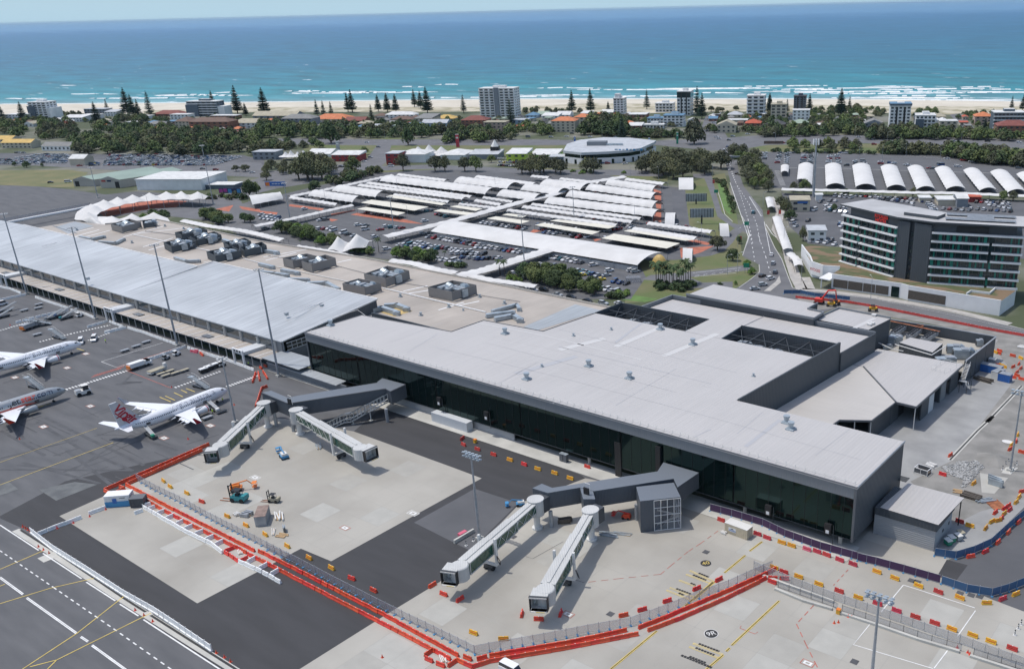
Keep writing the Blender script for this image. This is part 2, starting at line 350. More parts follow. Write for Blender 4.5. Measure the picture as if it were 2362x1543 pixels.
def sea():
 m=bpy.data.materials.new('sea_water');m.use_nodes=True;n=m.node_tree.nodes;l=m.node_tree.links;b=n['Principled BSDF']
 at=n.new('ShaderNodeAttribute');at.attribute_name='shore'
 rp=n.new('ShaderNodeValToRGB');cr=rp.color_ramp
 st=[(0,(.42,.48,.42)),(.10,(.20,.34,.34)),(.30,(.050,.225,.255)),(.42,(.010,.20,.23)),(.54,(.005,.155,.205)),(.66,(.004,.120,.195)),(.80,(.005,.105,.20)),(.92,(.016,.12,.25)),(1,(.08,.22,.38))]
 cr.elements[0].position=0;cr.elements[0].color=(*st[0][1],1);cr.elements[1].position=1;cr.elements[1].color=(*st[-1][1],1)
 for p_,c_ in st[1:-1]:e=cr.elements.new(p_);e.color=(*c_,1)
 geo=n.new('ShaderNodeNewGeometry');mp=n.new('ShaderNodeMapping');mp.inputs['Rotation'].default_value=(0,0,radians(-23));dv(mp,'Scale',(.35,1,1));l.new(geo.outputs['Position'],mp.inputs[0])
 big=n.new('ShaderNodeTexNoise');dv(big,'Scale',.004);dv(big,'Detail',7);l.new(mp.outputs[0],big.inputs[0])
 ad=n.new('ShaderNodeMath');ad.operation='MULTIPLY_ADD';l.new(big.outputs[0],ad.inputs[0]);dv(ad,1,.22);
 ad2=n.new('ShaderNodeMath');ad2.operation='SUBTRACT';l.new(at.outputs['Fac'],ad2.inputs[0]);dv(ad2,1,.11);l.new(ad2.outputs[0],ad.inputs[2]);l.new(ad.outputs[0],rp.inputs[0])
 mid=n.new('ShaderNodeTexNoise');dv(mid,'Scale',.022);dv(mid,'Detail',6);dv(mid,'Roughness',.65);l.new(mp.outputs[0],mid.inputs[0])
 mr=n.new('ShaderNodeMapRange');dv(mr,1,.3);dv(mr,2,.7);dv(mr,3,.55);dv(mr,4,1.4);l.new(mid.outputs[0],mr.inputs[0])
 sc=n.new('ShaderNodeVectorMath');sc.operation='SCALE';l.new(rp.outputs[0],sc.inputs[0]);l.new(mr.outputs[0],sc.inputs['Scale'])
 mp2=n.new('ShaderNodeMapping');mp2.inputs['Rotation'].default_value=(0,0,radians(-23));dv(mp2,'Scale',(.22,1,1));l.new(geo.outputs['Position'],mp2.inputs[0])
 cap=n.new('ShaderNodeTexNoise');dv(cap,'Scale',.055);dv(cap,'Detail',5);dv(cap,'Roughness',.6);l.new(mp2.outputs[0],cap.inputs[0])
 th=n.new('ShaderNodeValToRGB');t=th.color_ramp;t.elements[0].position=0;t.elements[0].color=(.52,.52,.52,1);t.elements[1].position=1;t.elements[1].color=(.76,.76,.76,1)
 for p_,v_ in ((.05,.60),(.20,.645),(.38,.65),(.50,.665),(.62,.685),(.8,.71)):e=t.elements.new(p_);e.color=(v_,v_,v_,1)
 l.new(at.outputs['Fac'],th.inputs[0])
 su=n.new('ShaderNodeMath');su.operation='SUBTRACT';l.new(cap.outputs[0],su.inputs[0]);l.new(th.outputs[0],su.inputs[1])
 fm=n.new('ShaderNodeMapRange');dv(fm,1,0);dv(fm,2,.025);l.new(su.outputs[0],fm.inputs[0])
 mx=n.new('ShaderNodeMixRGB');l.new(fm.outputs[0],mx.inputs[0]);l.new(sc.outputs[0],mx.inputs[1]);dv(mx,2,(.75,.78,.78,1))
 l.new(mx.outputs[0],b.inputs['Base Color'])
 dv(b,'Roughness',.42);dv(b,'Specular IOR Level',.35)
 bp=n.new('ShaderNodeBump');dv(bp,'Strength',.5);dv(bp,'Distance',1.5);l.new(mid.outputs[0],bp.inputs['Height']);l.new(bp.outputs[0],b.inputs['Normal'])
 MATS['sea']=m
 ds=[-6,6,18,40,80,150,260,420,700,1100,1700,2600,4000,7000,12000,25000,60000,110000]
 nrm=K1((-.394,.919));mb=MB();n_=len(coast);vals=[]
 for d in ds:
  for i,c_ in K2(coast):
   f=min(1,max(0,d)/2500)
   w=0 if i not in (0,n_-1) else 1
   e=K1(c_)+nrm*d
   if d>900:
    a=(i/(n_-1)-.5)*2;e+=K1((.919,.394))*a*d*1.6
   mb.v.append((e.x,e.y,-.12 if d>0 else .02));vals.append(max(0,min(1,math.log10(max(d,0)/8+1)/3.2)))
 for j in range(len(ds)-1):
  for i in range(n_-1):mb.f.append([j*n_+i,j*n_+i+1,(j+1)*n_+i+1,(j+1)*n_+i]);mb.m.append(0)
 mb.ml=[m];o=S('sea',mb,kind='structure')
 at_=o.data.attributes.new('shore','FLOAT','POINT');at_.data.foreach_set('value',vals)
sea()
def surf(i,k,x,y,L,wd):
 c=g(k,x,y,0);ex,ey=.919,.394;mb=MB();n=max(4,int(L/6));top=[];
 for j in range(n+1):
  t=j/n;s_=(t-.5)*L;w_=wd*(.25+sin(pi*t))*random.uniform(.6,1.2)+.2;o_=3*sin(t*5+i)+random.uniform(-1,1)
  bx_,by_=c.x+ex*s_-.394*o_,c.y+ey*s_+.919*o_
  top.append(((bx_+.394*w_,by_-.919*w_,-.05),(bx_,by_,.9*sin(pi*t)**.5 if 0<t<1 else 0),(bx_-.394*w_*.6,by_+.919*w_*.6,-.05)))
 for j in range(n):
  a,b=top[j],top[j+1]
  if random.random()<.22:continue
  mb.add([a[0],b[0],b[1],a[1]],[(0,1,2,3)],'foam');mb.add([a[1],b[1],b[2],a[2]],[(0,1,2,3)],'foam')
 mb.sm=True
 return mb
mat('foam',(.78,.80,.79),.8,var=.1,scale=.2)
fo=MB();rs=random.Random(3)
rows=[(C1,900,148,80),(C1,170,190,60),(C1,330,188,40),(C1,1100,186,120),(C1,1400,186,160),(C1,1590,165,60),(C1,1780,155,120),(C1,2000,160,120),(C1,615,70,40),(C1,760,148,60),(C1,1500,160,40),(C1,2050,135,40),(C2,350,122,50),(C2,470,120,45),(C2,340,142,35),(C2,700,128,160),(C2,900,138,220),(C2,1130,132,180),(C2,1710,62,50),(C2,1380,82,50),(C2,1620,180,60),(C2,1960,178,50),(C3,140,170,80),(C3,320,92,60),(C3,290,160,100),(C3,440,158,90),(C3,600,95,50),(C3,1060,108,200),(C3,1300,105,220),(C3,1010,168,60),(C3,1380,168,90),(C3,1750,138,90),(C3,1800,100,160),(C3,2060,95,90),(C3,1700,95,160),(C4,150,75,120),(C4,280,75,120),(C4,400,108,100),(C4,240,126,110),(C4,390,126,120),(C4,520,110,60),(C4,800,95,200),(C4,900,132,220),(C4,1140,80,70),(C4,1280,82,60),(C4,1250,124,200),(C4,1330,108,90),(C4,1120,142,200),(C4,1250,144,160),(C4,1430,165,120),(C4,1390,182,140),(C4,1480,186,110),(C4,1100,180,100),(C4,1725,98,130),(C4,1980,82,60),(C4,2155,108,60),(C4,2250,135,220),(C4,2080,130,80),(C4,1700,202,160),(C4,750,182,50)]
for i,(k,x,y,L) in K2(rows):
 q=surf(i,k,x,y,L,rs.uniform(1.6,4.5));fo.add(q.v,q.f,'foam')
fo.sm=True
tag(S('sea_foam',fo,kind='stuff'),'white broken crests of surf rolling towards the beach','surf',kind='stuff')
edge=MB();edge.strip([K1(c_)+K1((-.394,.919))*(1.5+random.uniform(-2,2)) for c_ in coast[1:-1]],7,.06,'foam');S('wash_line',edge,kind='structure')
sheet('apron_asphalt',[[(-1400,-200),(-1400,166),(90,166),(90,-200)]],MATS['asphalt'],.01)
sheet('apron_extension',[gs(C1,[(-200,975),(250,978),(600,1010),(960,1060),(1240,1030),(1700,1060),(1500,1180),(700,1330),(300,1420),(-300,1450)])],MATS['asphalt'],.014)
sheet('concrete_stand',[gs('Z',[(137,1190),(245,1142),(470,1045),(640,966),(658,966),(816,995),(1050,1080),(1111,1103),(764,1294),(694,1265),(645,1291),(593,1319),(455,1391)])],MATS['concrete'],.03)
sheet('concrete_apron',[gs('Z',[(640,1570),(692,1542),(894,1415),(1014,1342),(1100,1265),(1200,1160),(1350,1103),(1500,1130),(1720,1190),(1970,1225),(2010,1185),(2070,1200),(2160,1272),(2190,1293),(2165,1328),(2285,1381),(2370,1413),(2700,1560),(2700,1750),(600,1750)])],MATS['concrete'],.03)
sheet('new_asphalt',[gs('Z',[(816,995),(880,940),(960,952),(1080,1000),(1341,1096),(1350,1103),(1200,1160),(1095,1125),(1111,1103),(1050,1080)])],MATS['asphalt_dark'],.035)
sheet('lane_asphalt',[gs('Z',[(1111,1103),(1095,1125),(1200,1160),(1014,1342),(894,1415),(700,1540),(640,1570),(540,1570),(240,1360),(455,1391),(593,1319),(645,1291),(694,1265),(764,1294)])],MATS['asphalt_dark'],.022)
sheet('worn_asphalt',[gs('Z',[(1095,1127),(1196,1160),(1085,1270),(955,1205)])],MATS['asphalt_light'],.041)
sheet('taxiway',[gs('Z',[(-300,1000),(60,1222),(480,1500),(620,1590),(500,1800),(-600,1800)])],MATS['asphalt'],.02)
sheet('dark_taxilane',[gs('Z',[(0,1190),(150,1110),(440,985+60),(470,1045),(245,1142),(137,1190),(455,1391),(700,1540),(620,1590),(480,1500),(60,1222),(0,1195)])],MATS['asphalt_dark'],.026)
dr=MB();dr.strip(gs(F1,[(125,425),(400,600),(900,930),(1500,1310),(1900,1560),(2300,1800)]),1.6,.05,J9)
dr.strip(gs(F1,[(165,425),(480,625),(1000,975),(1500,1292),(1900,1545),(2300,1785)]),.5,.056,'black_paint');S('drain_channel',dr,kind='structure')
sheet('drain_lid',[gs(F1,[(300,652),(430,595),(475,635),(350,685)]),gs(F1,[(1130,1090),(1200,1075),(1230,1100),(1150,1125)])],MATS[J9],.06)
mk=MB()
def dash(mb,pts,wd,on,off,m,z=.065):
 for i in range(len(pts)-1):
  a=K1(pts[i][:2]);b=K1(pts[i+1][:2]);L=(b-a).length;d=(b-a)/L;t=0
  while t<L:mb.strip([a+d*t,a+d*min(L,t+on)],wd,z,m);t+=on+off
for a,b in (((0,385),(310,588)),((345,612),(655,815)),((692,842),(925,992)),((960,1018),(1110,1113)),((1150,1142),(1770,1545))):mk.strip(gs(F1,[a,b]),.3,.065,J7)
for a,b in (((0,805),(185,940)),((215,968),(612,1250)),((648,1280),(706,1318)),((738,1348),(1010,1545))):
 for o_ in (-4,4):mk.strip(gs(F1,[(a[0]+o_,a[1]-o_),(b[0]+o_,b[1]-o_)]),.22,.065,J7)
dash(mk,gs(F1,[(0,590),(160,700),(430,885),(910,1215),(1400,1560)]),.25,1.3,1.3,J7)
for pts in ([(0,740),(345,592)],[(0,1015),(400,892),(750,812)],[(180,1539),(620,1250),(995,955)],[(240,1520),(455,1465),(1145,1122),(1210,1090)],[(380,1539),(455,1465)],[(0,875),(40,858)]):mk.strip(gs(F1,pts),.22,.072,'yellow_paint')
mk.strip(gs(E1,[(0,1490),(1030,1105)]),.2,.065,'yellow_paint');mk.strip(gs(E1,[(0,1285),(880,975)]),.15,.065,'yellow_paint')
for a,b in (((340,795),(400,770)),((460,755),(310,790)),((1450,693),(1550,735)),((1500,683),(1590,722)),((1580,652),(1660,690)),((1645,628),(1700,655)),((1690,615),(1770,645)),((690,250),(770,275))):mk.strip(gs(E1,[a,b]),.3,.065,'yellow_paint')
dash(mk,gs(E1,[(600,625),(1150,455)]),1.6,.5,.5,J7);dash(mk,gs(E1,[(1590,608),(2000,460)]),1.2,.5,.6,J7);dash(mk,gs(E1,[(2060,600),(2362,490)]),1.6,.5,.5,J7)
dash(mk,gs(E1,[(360,192),(640,120),(1000,40)]),1.2,.5,.6,J7);dash(mk,gs(D1,[(0,1350),(300,1260)]),1.2,.5,.6,J7);dash(mk,gs(E1,[(800,180),(1000,110)]),1.0,.5,.6,J7)
mk.strip(gs(E1,[(1145,450),(1550,610)]),.25,.065,'red_paint');mk.strip(gs(E1,[(920,372),(1060,425),(1500,285)]),.2,.066,J7);mk.strip(gs(E1,[(920,372),(1480,200)]),.2,.065,J7);mk.strip(gs(E1,[(1060,422),(1560,262)]),.3,.068,'red_paint')
for j in range(14):
 a=g(E1,830+j*20,518-j*6);b=g(E1,870+j*20,488-j*6);mk.strip([a,b],.25,.065,'red_paint')
for k,x,y in ((E1,780,300),(E1,610,428),(E1,135,515),(E1,820,775),(E1,395,962),(E1,1910,952),(E1,1490,1065),(E2,545,1108),(E2,1980,1432),(F2,680,408),(F4,815,1020),(F3,1078,752)):
 c=g(k,x,y);r_=1.5 if k[0]!='F' else 1.3
 for s_,m_,z_ in ((r_,'red_paint' if k not in (E2,) else J7,.066),(r_-.18,'concrete',.070),(r_*.62,J7,.074),(r_*.3,'concrete',.078)):
  mk.poly([(c.x-s_,c.y-s_*.6,z_),(c.x+s_,c.y-s_*.6,z_),(c.x+s_,c.y+s_*.6,z_),(c.x-s_,c.y+s_*.6,z_)],m_)
def dbl(k,a,b,z=.065):
 mk.strip(gs(k,[a,b]),.5,z,'black_paint')
 A=g(k,*a);B=g(k,*b);d=(B-A).normalized();q=K1((-d.y,d.x,0))*.18
 for s_ in (-1,1):mk.strip([A+q*s_,B+q*s_],.17,z+.006,'yellow_paint')
dbl(F4,(490,152),(400,220));dbl(F4,(370,250),(220,375));dbl(F4,(150,440),(0,570));dbl(F4,(612,575),(272,893));dbl(F4,(258,912),(232,936));dbl(F4,(212,962),(60,1090));dbl(F3,(1790,885),(1420,1191));dbl(F3,(2235,495),(1995,705));
for a,b in (((2080,985),(2320,1075)),((2050,1012),(2280,1100)),((2055,403),(2245,490)),((2025,433),(2215,503)),((1968,480),(2090,525)),((1895,540),(2110,622)),((1868,560),(2070,640))):
 mk.strip(gs(F3,[a,b]),.5,.065,'yellow_paint');mk.strip(gs(F3,[(a[0]+4,a[1]+2),(b[0]-4,b[1]-2)]),.22,.071,'concrete')
for a,b in (((2100,1020),(2250,1080)),((2125,988),(2290,1050)),((2125,423),(2205,455)),((2080,437),(2185,480)),((1945,547),(2060,590)),((1965,582),(2005,600)),((2060,502),(2100,520)),((1985,1080),(2230,1180)),((2050,1090),(2180,1142))):dash(mk,gs(F3,[a,b]),.55,.5,.12,'black_paint',.077)
rd=[(1105,352),(1000,465)];dash(mk,gs(F4,rd),.18,1.2,1,'red_paint')
dash(mk,gs(F4,[(860,605),(735,740),(800,880),(865,1010),(900,1080)]),.2,1.6,1,'red_paint');dash(mk,gs(F3,[(2280,85),(2140,185),(2040,250),(1905,360),(1820,432),(1500,465),(1220,497)]),.15,1.6,1.1,'red_paint')
mk.strip(gs(F4,[(340,753),(330,770),(440,812),(458,797)]),.15,.065,'red_paint')
for pts in ([(1500,462),(1340,655)],[(2015,645),(1885,830)],[(1260,742),(1142,888),(1720,1062)],[(1815,930),(1715,1062)],[(1500,462),(2010,625)]):mk.strip(gs(F4,pts),.2,.066,J7)
for k,x,y,txt in ((F4,87,307,'40'),(F4,125,810,'9R')):
 c=g(k,x,y);n_=28;R_=1.3 if txt=='9R' else 1.2
 if txt=='9R':mk.poly([(c.x+(R_+.1)*cos(2*pi*i/n_),c.y+(R_+.1)*sin(2*pi*i/n_),.066) for i in range(n_)],J7)
 mk.poly([(c.x+R_*cos(2*pi*i/n_),c.y+R_*sin(2*pi*i/n_),.072) for i in range(n_)],'black_paint')
 text_plane(mk,txt,1.75,(c.x,c.y,.062),(.6,.8,0),(-.8,.6,0),'yellow_paint' if txt=='40' else J2,.018,bold=.0)
for k,pts in ((F3,[(740,290),(795,307),(1040,170)]),(F3,[(1140,478),(1210,500)])):mk.strip(gs(k,pts),.15,.06,'patch_grey')
for k,x,y in ((F3,1418,750),(F4,1150,1010),(F4,1558,430),(F4,1600,440),(F4,2045,545),(F4,1985,535),(F4,1905,520),(E3,2175,1050),(F3,640,133)):
 c=g(k,x,y);mk.poly([(c.x-.7,c.y-.7,.066),(c.x+.7,c.y-.7,.066),(c.x+.7,c.y+.7,.066),(c.x-.7,c.y+.7,.066)],'tyre_mark')
S('apron_markings',mk,kind='structure')
jt=MB();rj=random.Random(5)
mat('joint',(.34,.328,.295),.9);mat('slab',(.40,.39,.352),.85,var=.06,scale=.3);mat('slab_dark',(.365,.352,.315),.85,var=.06,scale=.3)
def inside(p,poly):
 c=False;n=len(poly);j=n-1
 for i in range(n):
  if (poly[i][1]>p[1])!=(poly[j][1]>p[1]) and p[0]<(poly[j][0]-poly[i][0])*(p[1]-poly[i][1])/(poly[j][1]-poly[i][1])+poly[i][0]:c=not c
  j=i
 return c
slabs=MB()
for nm in ('concrete_stand','concrete_apron'):
 me=bpy.data.objects[nm].data;pl=[(v.co.x,v.co.y) for v in me.vertices]
 xs=[p[0] for p in pl];ys=[p[1] for p in pl];x=min(xs)
 ix=0
 x0,x1,y0,y1=max(min(xs),-260),min(max(xs),20),max(min(ys),20),max(ys)
 yy=y0
 while yy<y1:
  t=x0
  while t<x1:
   if inside((t+.1,yy),pl) and inside((t+6.9,yy),pl):jt.strip([(t,yy),(t+7,yy)],.09,.038,'joint')
   if inside((t+.1,yy+.1),pl) and inside((t,yy+6.9),pl):jt.strip([(t,yy),(t,yy+7)],.09,.038,'joint')
   if all(inside(q_,pl) for q_ in ((t+.1,yy+.1),(t+6.9,yy+.1),(t+6.9,yy+6.9),(t+.1,yy+6.9))) and rj.random()<.22:
    slabs.poly([(t,yy,.034),(t+7,yy,.034),(t+7,yy+7,.034),(t,yy+7,.034)],rj.choice(['slab','slab','slab_dark']))
   t+=7
  yy+=7
S('slab_joints',jt,kind='structure');S('concrete_slabs',slabs,kind='structure')
ty=MB();rt=random.Random(11)
for pts in ([(0,1000),(400,1225)],[(330,920),(700,1150),(1200,1365)],[(400,880),(1300,1315)],[(0,1350),(1200,1360)],[(200,1290),(900,1480)],[(150,1310),(650,1360),(1180,1040)],[(600,1180),(1000,1490)],[(1180,1045),(1600,1180)],[(1050,580),(1280,560),(1100,560)],[(0,1250),(700,1080)],[(100,930),(210,1080)],[(560,1380),(1350,1050)],[(1700,640),(2300,560)],[(1000,300),(1300,290)],[(1100,580),(1200,480)]):
 for o_ in (0,14):ty.strip(gs(E1,[(a+o_,b-o_*.4) for a,b in pts]),.55,.04+len(ty.v)*4e-5,'tyre_mark')
for j in range(46):
 x,y=rt.uniform(0,1900),rt.uniform(500,1480);L=rt.uniform(120,420);s_=rt.choice((-.35,.5,.45,-.3,.05))
 ty.strip(gs(E1,[(x,y),(x+L,y+L*s_)]),rt.uniform(.2,.5),.04+len(ty.v)*4e-5,'tyre_mark')
S('tyre_marks',ty,kind='structure')
sheet('patched_asphalt',[gs(F1,[(310,100),(600,40),(780,60),(450,190)]),gs(F1,[(0,60),(60,30),(150,100),(0,150)])],MATS['patch_grey'],.048)
sheet('kerb_footpath',[[(-300,165),(-300,172),(-66,172),(-66,165)]],MATS[J9],.12)
sheet('gravel_yard',[gs('Z',[(2010,1240),(1860,1000),(2060,800),(2290,770),(2420,770),(2600,850),(2600,1150),(2362,1195),(2290,1250),(2185,1292)])],MATS['gravel'],.02)
sheet('rough_yard',[gs('Z',[(2100,1110),(2200,1060),(2345,870),(2290,800),(2330,750),(2600,830),(2500,1180),(2362,1150),(2260,1180),(2200,1210)])],MATS['rough_ground'],.028)
sheet('service_road',[gs('Z',[(2165,1328),(2200,1280),(2290,1240),(2362,1170),(2600,1050),(2600,1500),(2370,1413),(2285,1381)]),],MATS['asphalt_light'],.034)
sheet('dark_patch',[gs(F4,[(1740,400),(1810,280),(1960,320),(1870,440)])],MATS['asphalt_dark'],.04)
sheet('lawns',[gs('Z',[(1545,560),(1570,430),(1640,405),(1672,400),(1700,500),(1712,590),(1750,640),(1690,670),(1560,690),(1440,700),(1470,600)])],MATS['lawn'],.02)
sheet('verge',[gs('Z',[(700,330),(880,318),(1240,330),(1500,335),(1500,365),(700,365)]),gs('Z',[(1700,335),(1760,330),(2362,335),(2362,372),(1770,352)]),gs('Z',[(870,395),(1100,385),(1340,390),(1540,405),(1540,418),(1200,400),(870,412)])],MATS['lawn'],.02)
sheet('verge_strip',[gs(C3,[(1790,950),(1830,960),(1960,1220),(1900,1240),(1840,1180)]),gs(D3,[(930,1150),(1000,1100),(1250,1140),(1130,1170)])],MATS['lawn_fresh'],.026)
sheet('field',[gs(C1,[(-300,850),(0,840),(620,835),(800,860),(670,1000),(300,985),(-300,960)])],MATS['dry_grass'],.02)
sheet('car_park',[gs('Z',[(560,470),(860,400),(1110,385),(1350,395),(1540,430),(1580,435),(1590,520),(1670,560),(1640,590),(1560,600),(1470,600),(1490,640),(1455,690),(1240,690),(900,600),(620,560),(545,545)])],MATS['asphalt'],.03)
sheet('overflow_lot',[gs(C1,[(-300,680),(600,690),(2200,700),(2400,750),(2400,840),(1500,830),(500,800),(-300,790)])],MATS['asphalt_light'],.03)
sheet('east_lot',[gs(C4,[(-30,670),(1200,690),(2362,740),(3300,850),(3300,1120),(2362,1060),(400,1010),(50,1000),(-60,800)])],MATS['asphalt'],.03)
sheet('hotel_lot',[gs(D4,[(160,100),(420,110),(2362,180),(2700,200),(2700,900),(2362,700),(700,600),(400,560),(230,400)])],MATS['asphalt_light'],.024)
def road(name,pts,m='asphalt_road',z=.04,k='Z'):return sheet(name,[gs(k,pts)],MATS[m],z)
road('highway',[(640,320),(900,322),(1200,322),(1500,326),(1680,318),(1760,312),(2000,312),(2362,322),(2600,330),(2600,352),(2362,343),(2000,331),(1770,335),(1712,345),(1640,348),(1500,334),(1200,336),(900,336),(640,334)])
road('main_road',[(1672,330),(1672,370),(1690,440),(1712,500),(1722,520),(1728,542),(1713,590),(1751,611),(1752,628),(1733,644),(1690,670),(1660,690),(1900,720),(1960,700),(1904,675),(1846,670),(1828,664),(1817,636),(1803,598),(1787,572),(1764,522),(1759,485),(1736,457),(1716,431),(1704,398),(1700,368),(1702,335)],z=.046)
road('hotel_road',[(1846,670),(1904,675),(2016,689),(2194,722),(2362,760),(2500,800),(2500,845),(2362,790),(2194,750),(1960,700),(1880,700)],z=.05)
road('beach_street',[(1608,320),(1628,268),(1648,268),(1680,320)],z=.044)
road('side_street',[(2225,300),(2190,265),(2215,262),(2262,310)],z=.044)
road('loop_road',[(1690,664),(1600,665),(1540,650),(1480,645),(1500,635),(1560,630),(1640,622),(1720,612),(1740,622),(1640,634),(1590,640),(1620,652),(1690,650)],z=.042)
road('slip_road',[(1640,400),(1650,440),(1665,490),(1690,515),(1730,525),(1730,540),(1690,525),(1655,500),(1640,450),(1625,412),(1600,410),(1598,402)],z=.042)
road('exit_road',[(1728,520),(1700,545),(1690,560),(1670,580),(1640,590),(1650,560),(1690,530),(1715,515)],z=.043)
road('terminal_road',[(560,470),(620,450),(560,500),(600,545),(900,610),(1250,690),(1450,720),(1400,735),(1200,690),(900,622),(600,562),(480,510),(400,500),(330,490),(360,470),(460,455),(540,445)],z=.036)
road('west_road',[(0,365),(600,375),(620,395),(840,375),(870,335),(905,330),(890,375),(860,400),(640,435),(560,455),(520,440),(600,410),(300,395),(0,378)],z=.036)
road('frontage_road',[(850,385),(1000,380),(1200,392),(1450,392),(1530,400),(1530,408),(1200,400),(1000,390),(850,395)],z=.037)
road('lot_road',[(1560,435),(1580,440),(1585,512),(1553,510),(1550,440)],'asphalt_light',z=.044)
sheet('red_pavement',[gs(D1,pts) for pts in ([(880,260),(940,220),(1450,165),(1700,175),(1600,230),(1400,240),(950,320)],[(1950,250),(2120,210),(2080,270)],[(2170,220),(2362,250),(2362,275),(2200,250)])]+[gs(D2,pts) for pts in ([(270,360),(580,400),(560,418),(260,378)],[(0,420),(160,435),(150,455),(0,440)],[(820,455),(880,440),(1330,500),(1480,540),(1340,530)],[(610,490),(710,500),(650,520)],[(640,450),(860,410),(840,425),(660,465)])]+[gs(C3,pts) for pts in ([(1210,1010),(1280,1030),(1280,1310),(1200,1300),(1240,1200)],[(1480,1450),(1740,1500),(1700,1520),(1460,1470)])]+[gs(D3,pts) for pts in ([(650,590),(740,600),(680,620)],[(120,510),(200,520),(60,560)],[(1450,680),(1760,660),(1640,720),(1460,770)])],MATS['red_paving'],.052)
rm=MB()
def lane(k,pts,on=3,off=6,wd=.3):dash(rm,gs(k,pts),wd,on,off,J7,.058)
lane(C3,[(1885,780),(1960,960),(2080,1150),(2150,1340),(2180,1500)]);lane(C3,[(1900,780),(1940,900),(2010,1090),(2070,1290),(2110,1500)])
lane(D3,[(2160,560),(2230,760),(2270,900)]);lane(D3,[(2090,560),(2130,800)])
for pts in ([(1905,950),(2010,1260),(2070,1440),(2060,1496)],[(2080,1080),(2190,1260),(2180,1250)],[(2230,1330),(2290,1420),(2362,1480)]):rm.strip(gs(C3,pts),.3,.059,J7)
for pts in ([(2055,460),(2085,560),(2020,745)],[(2215,440),(2270,720)],[(1570,905),(2000,860)],[(1580,940),(1960,905)]):rm.strip(gs(D3,pts),.25,.06,J7)
lane(D3,[(1590,930),(2000,880)],2,2)
for j in range(16):rm.strip(gs(C3,[(2085+j*6.5,1085+j*11),(2105+j*6.5,1085+j*11)]),.5,.059,J7)
for j in range(14):rm.strip(gs(C4,[(95+j*4,845+j*10),(145+j*4,845+j*10)]),.6,.059,J7)
lane(C2,[(730,565),(1700,580),(2362,560)],3,9);lane(C3,[(0,560),(1500,565)],3,9);lane(C4,[(600,590),(2362,620)],3,9)
for j in range(40):a=g(C4,600+j*28,690+max(0,j-20)*3.2);rm.strip([a,a+K1((1.5,3.2,0))],.15,.059,J7)
for x0,y0,x1,y1 in ((480,815,1500,850),(1700,855,2200,870),(210,820,300,818)):rm.strip(gs(C4,[(x0,y0),(x1,y1)]),.8,.07,'kerb')
rm.strip(gs(D4,[(560,1010),(1000,1065),(1700,1205),(2362,1355)]),.12,.062,J7)
S('road_markings',rm,kind='structure')
kb=MB()
for pts in ([(1828,664),(1817,636),(1803,598),(1787,572),(1764,522)],[(1846,670),(1828,664)],[(1904,675),(2016,689),(2194,722),(2362,760)],[(1751,611),(1752,628),(1733,644),(1705,664)],[(1712,500),(1722,520),(1728,542),(1713,590)],[(1655,440),(1665,470),(1672,495),(1690,512)]):kb.wall(gs('Z',pts),.35,0,.16,'kerb')
S('road_kerb',kb,kind='structure')
fp=MB()
for pts,w_ in (([(1775,455),(1800,490),(1790,530),(1815,570),(1822,600),(1835,640),(1850,668)],5),([(1850,668),(1904,672),(2016,685),(2194,716),(2330,748)],4),([(1870,668),(1858,640)],4)):fp.strip(gs('Z',pts),w_,.09,'paving')
fp.poly(gs(D4,[(0,990),(110,900),(140,850),(155,910),(60,990)],.1),'paving')
S('footpath',fp,kind='structure')
ZR=16.5
nt_=T('terminal_building','long new dark clad terminal with light grey metal roofs and dark glass front','terminal',(-165,200,0))
XL,XR,YF,YB=-261.5,-66.6,169.1,196.5
m=MB()
m.prism([(XL,YF-.3),(XR+.2,YF-.3),(XR+.2,YB),(-112.6,YB),(-108.6,251),(-155,251),(-155,236.5),(-192,236.5),(-194.5,212),(-219.5,211),(-220,194.6),(XL+1.2,191.5)],ZR-.35,ZR,'roof_new')
m=MB()
def deck(mb,pts,z=ZR,th=.35,mt='roof_new'):mb.prism(pts,z-th,z,mt)
deck(m,[(XL,YF-.3),(XR+.2,YF-.3),(XR+.2,YB),(-112.7,YB),(-109.7,236.9),(-192,236.4),(-194.5,212),(-219.5,210),(-220,195.6),(XL+1.2,191.5)])
deck(m,[(-155.2,236.5),(-141.8,236.6),(-142.6,251),(-155.1,251)])
P('roof',m,nt_)
m=MB()
m.box(((XL+XR)/2,YF-.2,ZR+.06),(XR-XL+.3,.35,.16),J5);m.tube((XR+.15,YF,ZR+.1),(XR+.15,YB,ZR+.1),.16,J3)
m.wall([(XL+.2,YF),(XL+1.2,191.5),(-220,195.6),(-219.5,210),(-194.5,212),(-192,236.4)],.25,ZR-.2,ZR+.18,J5)
P('roof_trim',m,nt_)
m=MB()
x=XL+2
while x<XR:
 m.box((x,YF+1.1,ZR+.42),(.07,.07,.75),J2);m.box((x,YF+.75,ZR+.08),(.08,.8,.08),J2);x+=2.4
m.tube((XL+2,YF+1.1,ZR+.75),(XR-.4,YF+1.1,ZR+.75),.035,J2,n=5);m.tube((XL+2,YF+1.1,ZR+.45),(XR-.4,YF+1.1,ZR+.45),.03,J2,n=5)
P('safety_rail',m,nt_)
m=MB()
def onroof(k,pts,wd,mt,z=ZR+.03):m.strip(gs(k,pts,ZR),wd,z,mt)
mat('lap',(.40,.40,.41),.6);mat('lap_light',(.53,.52,.505),.6)
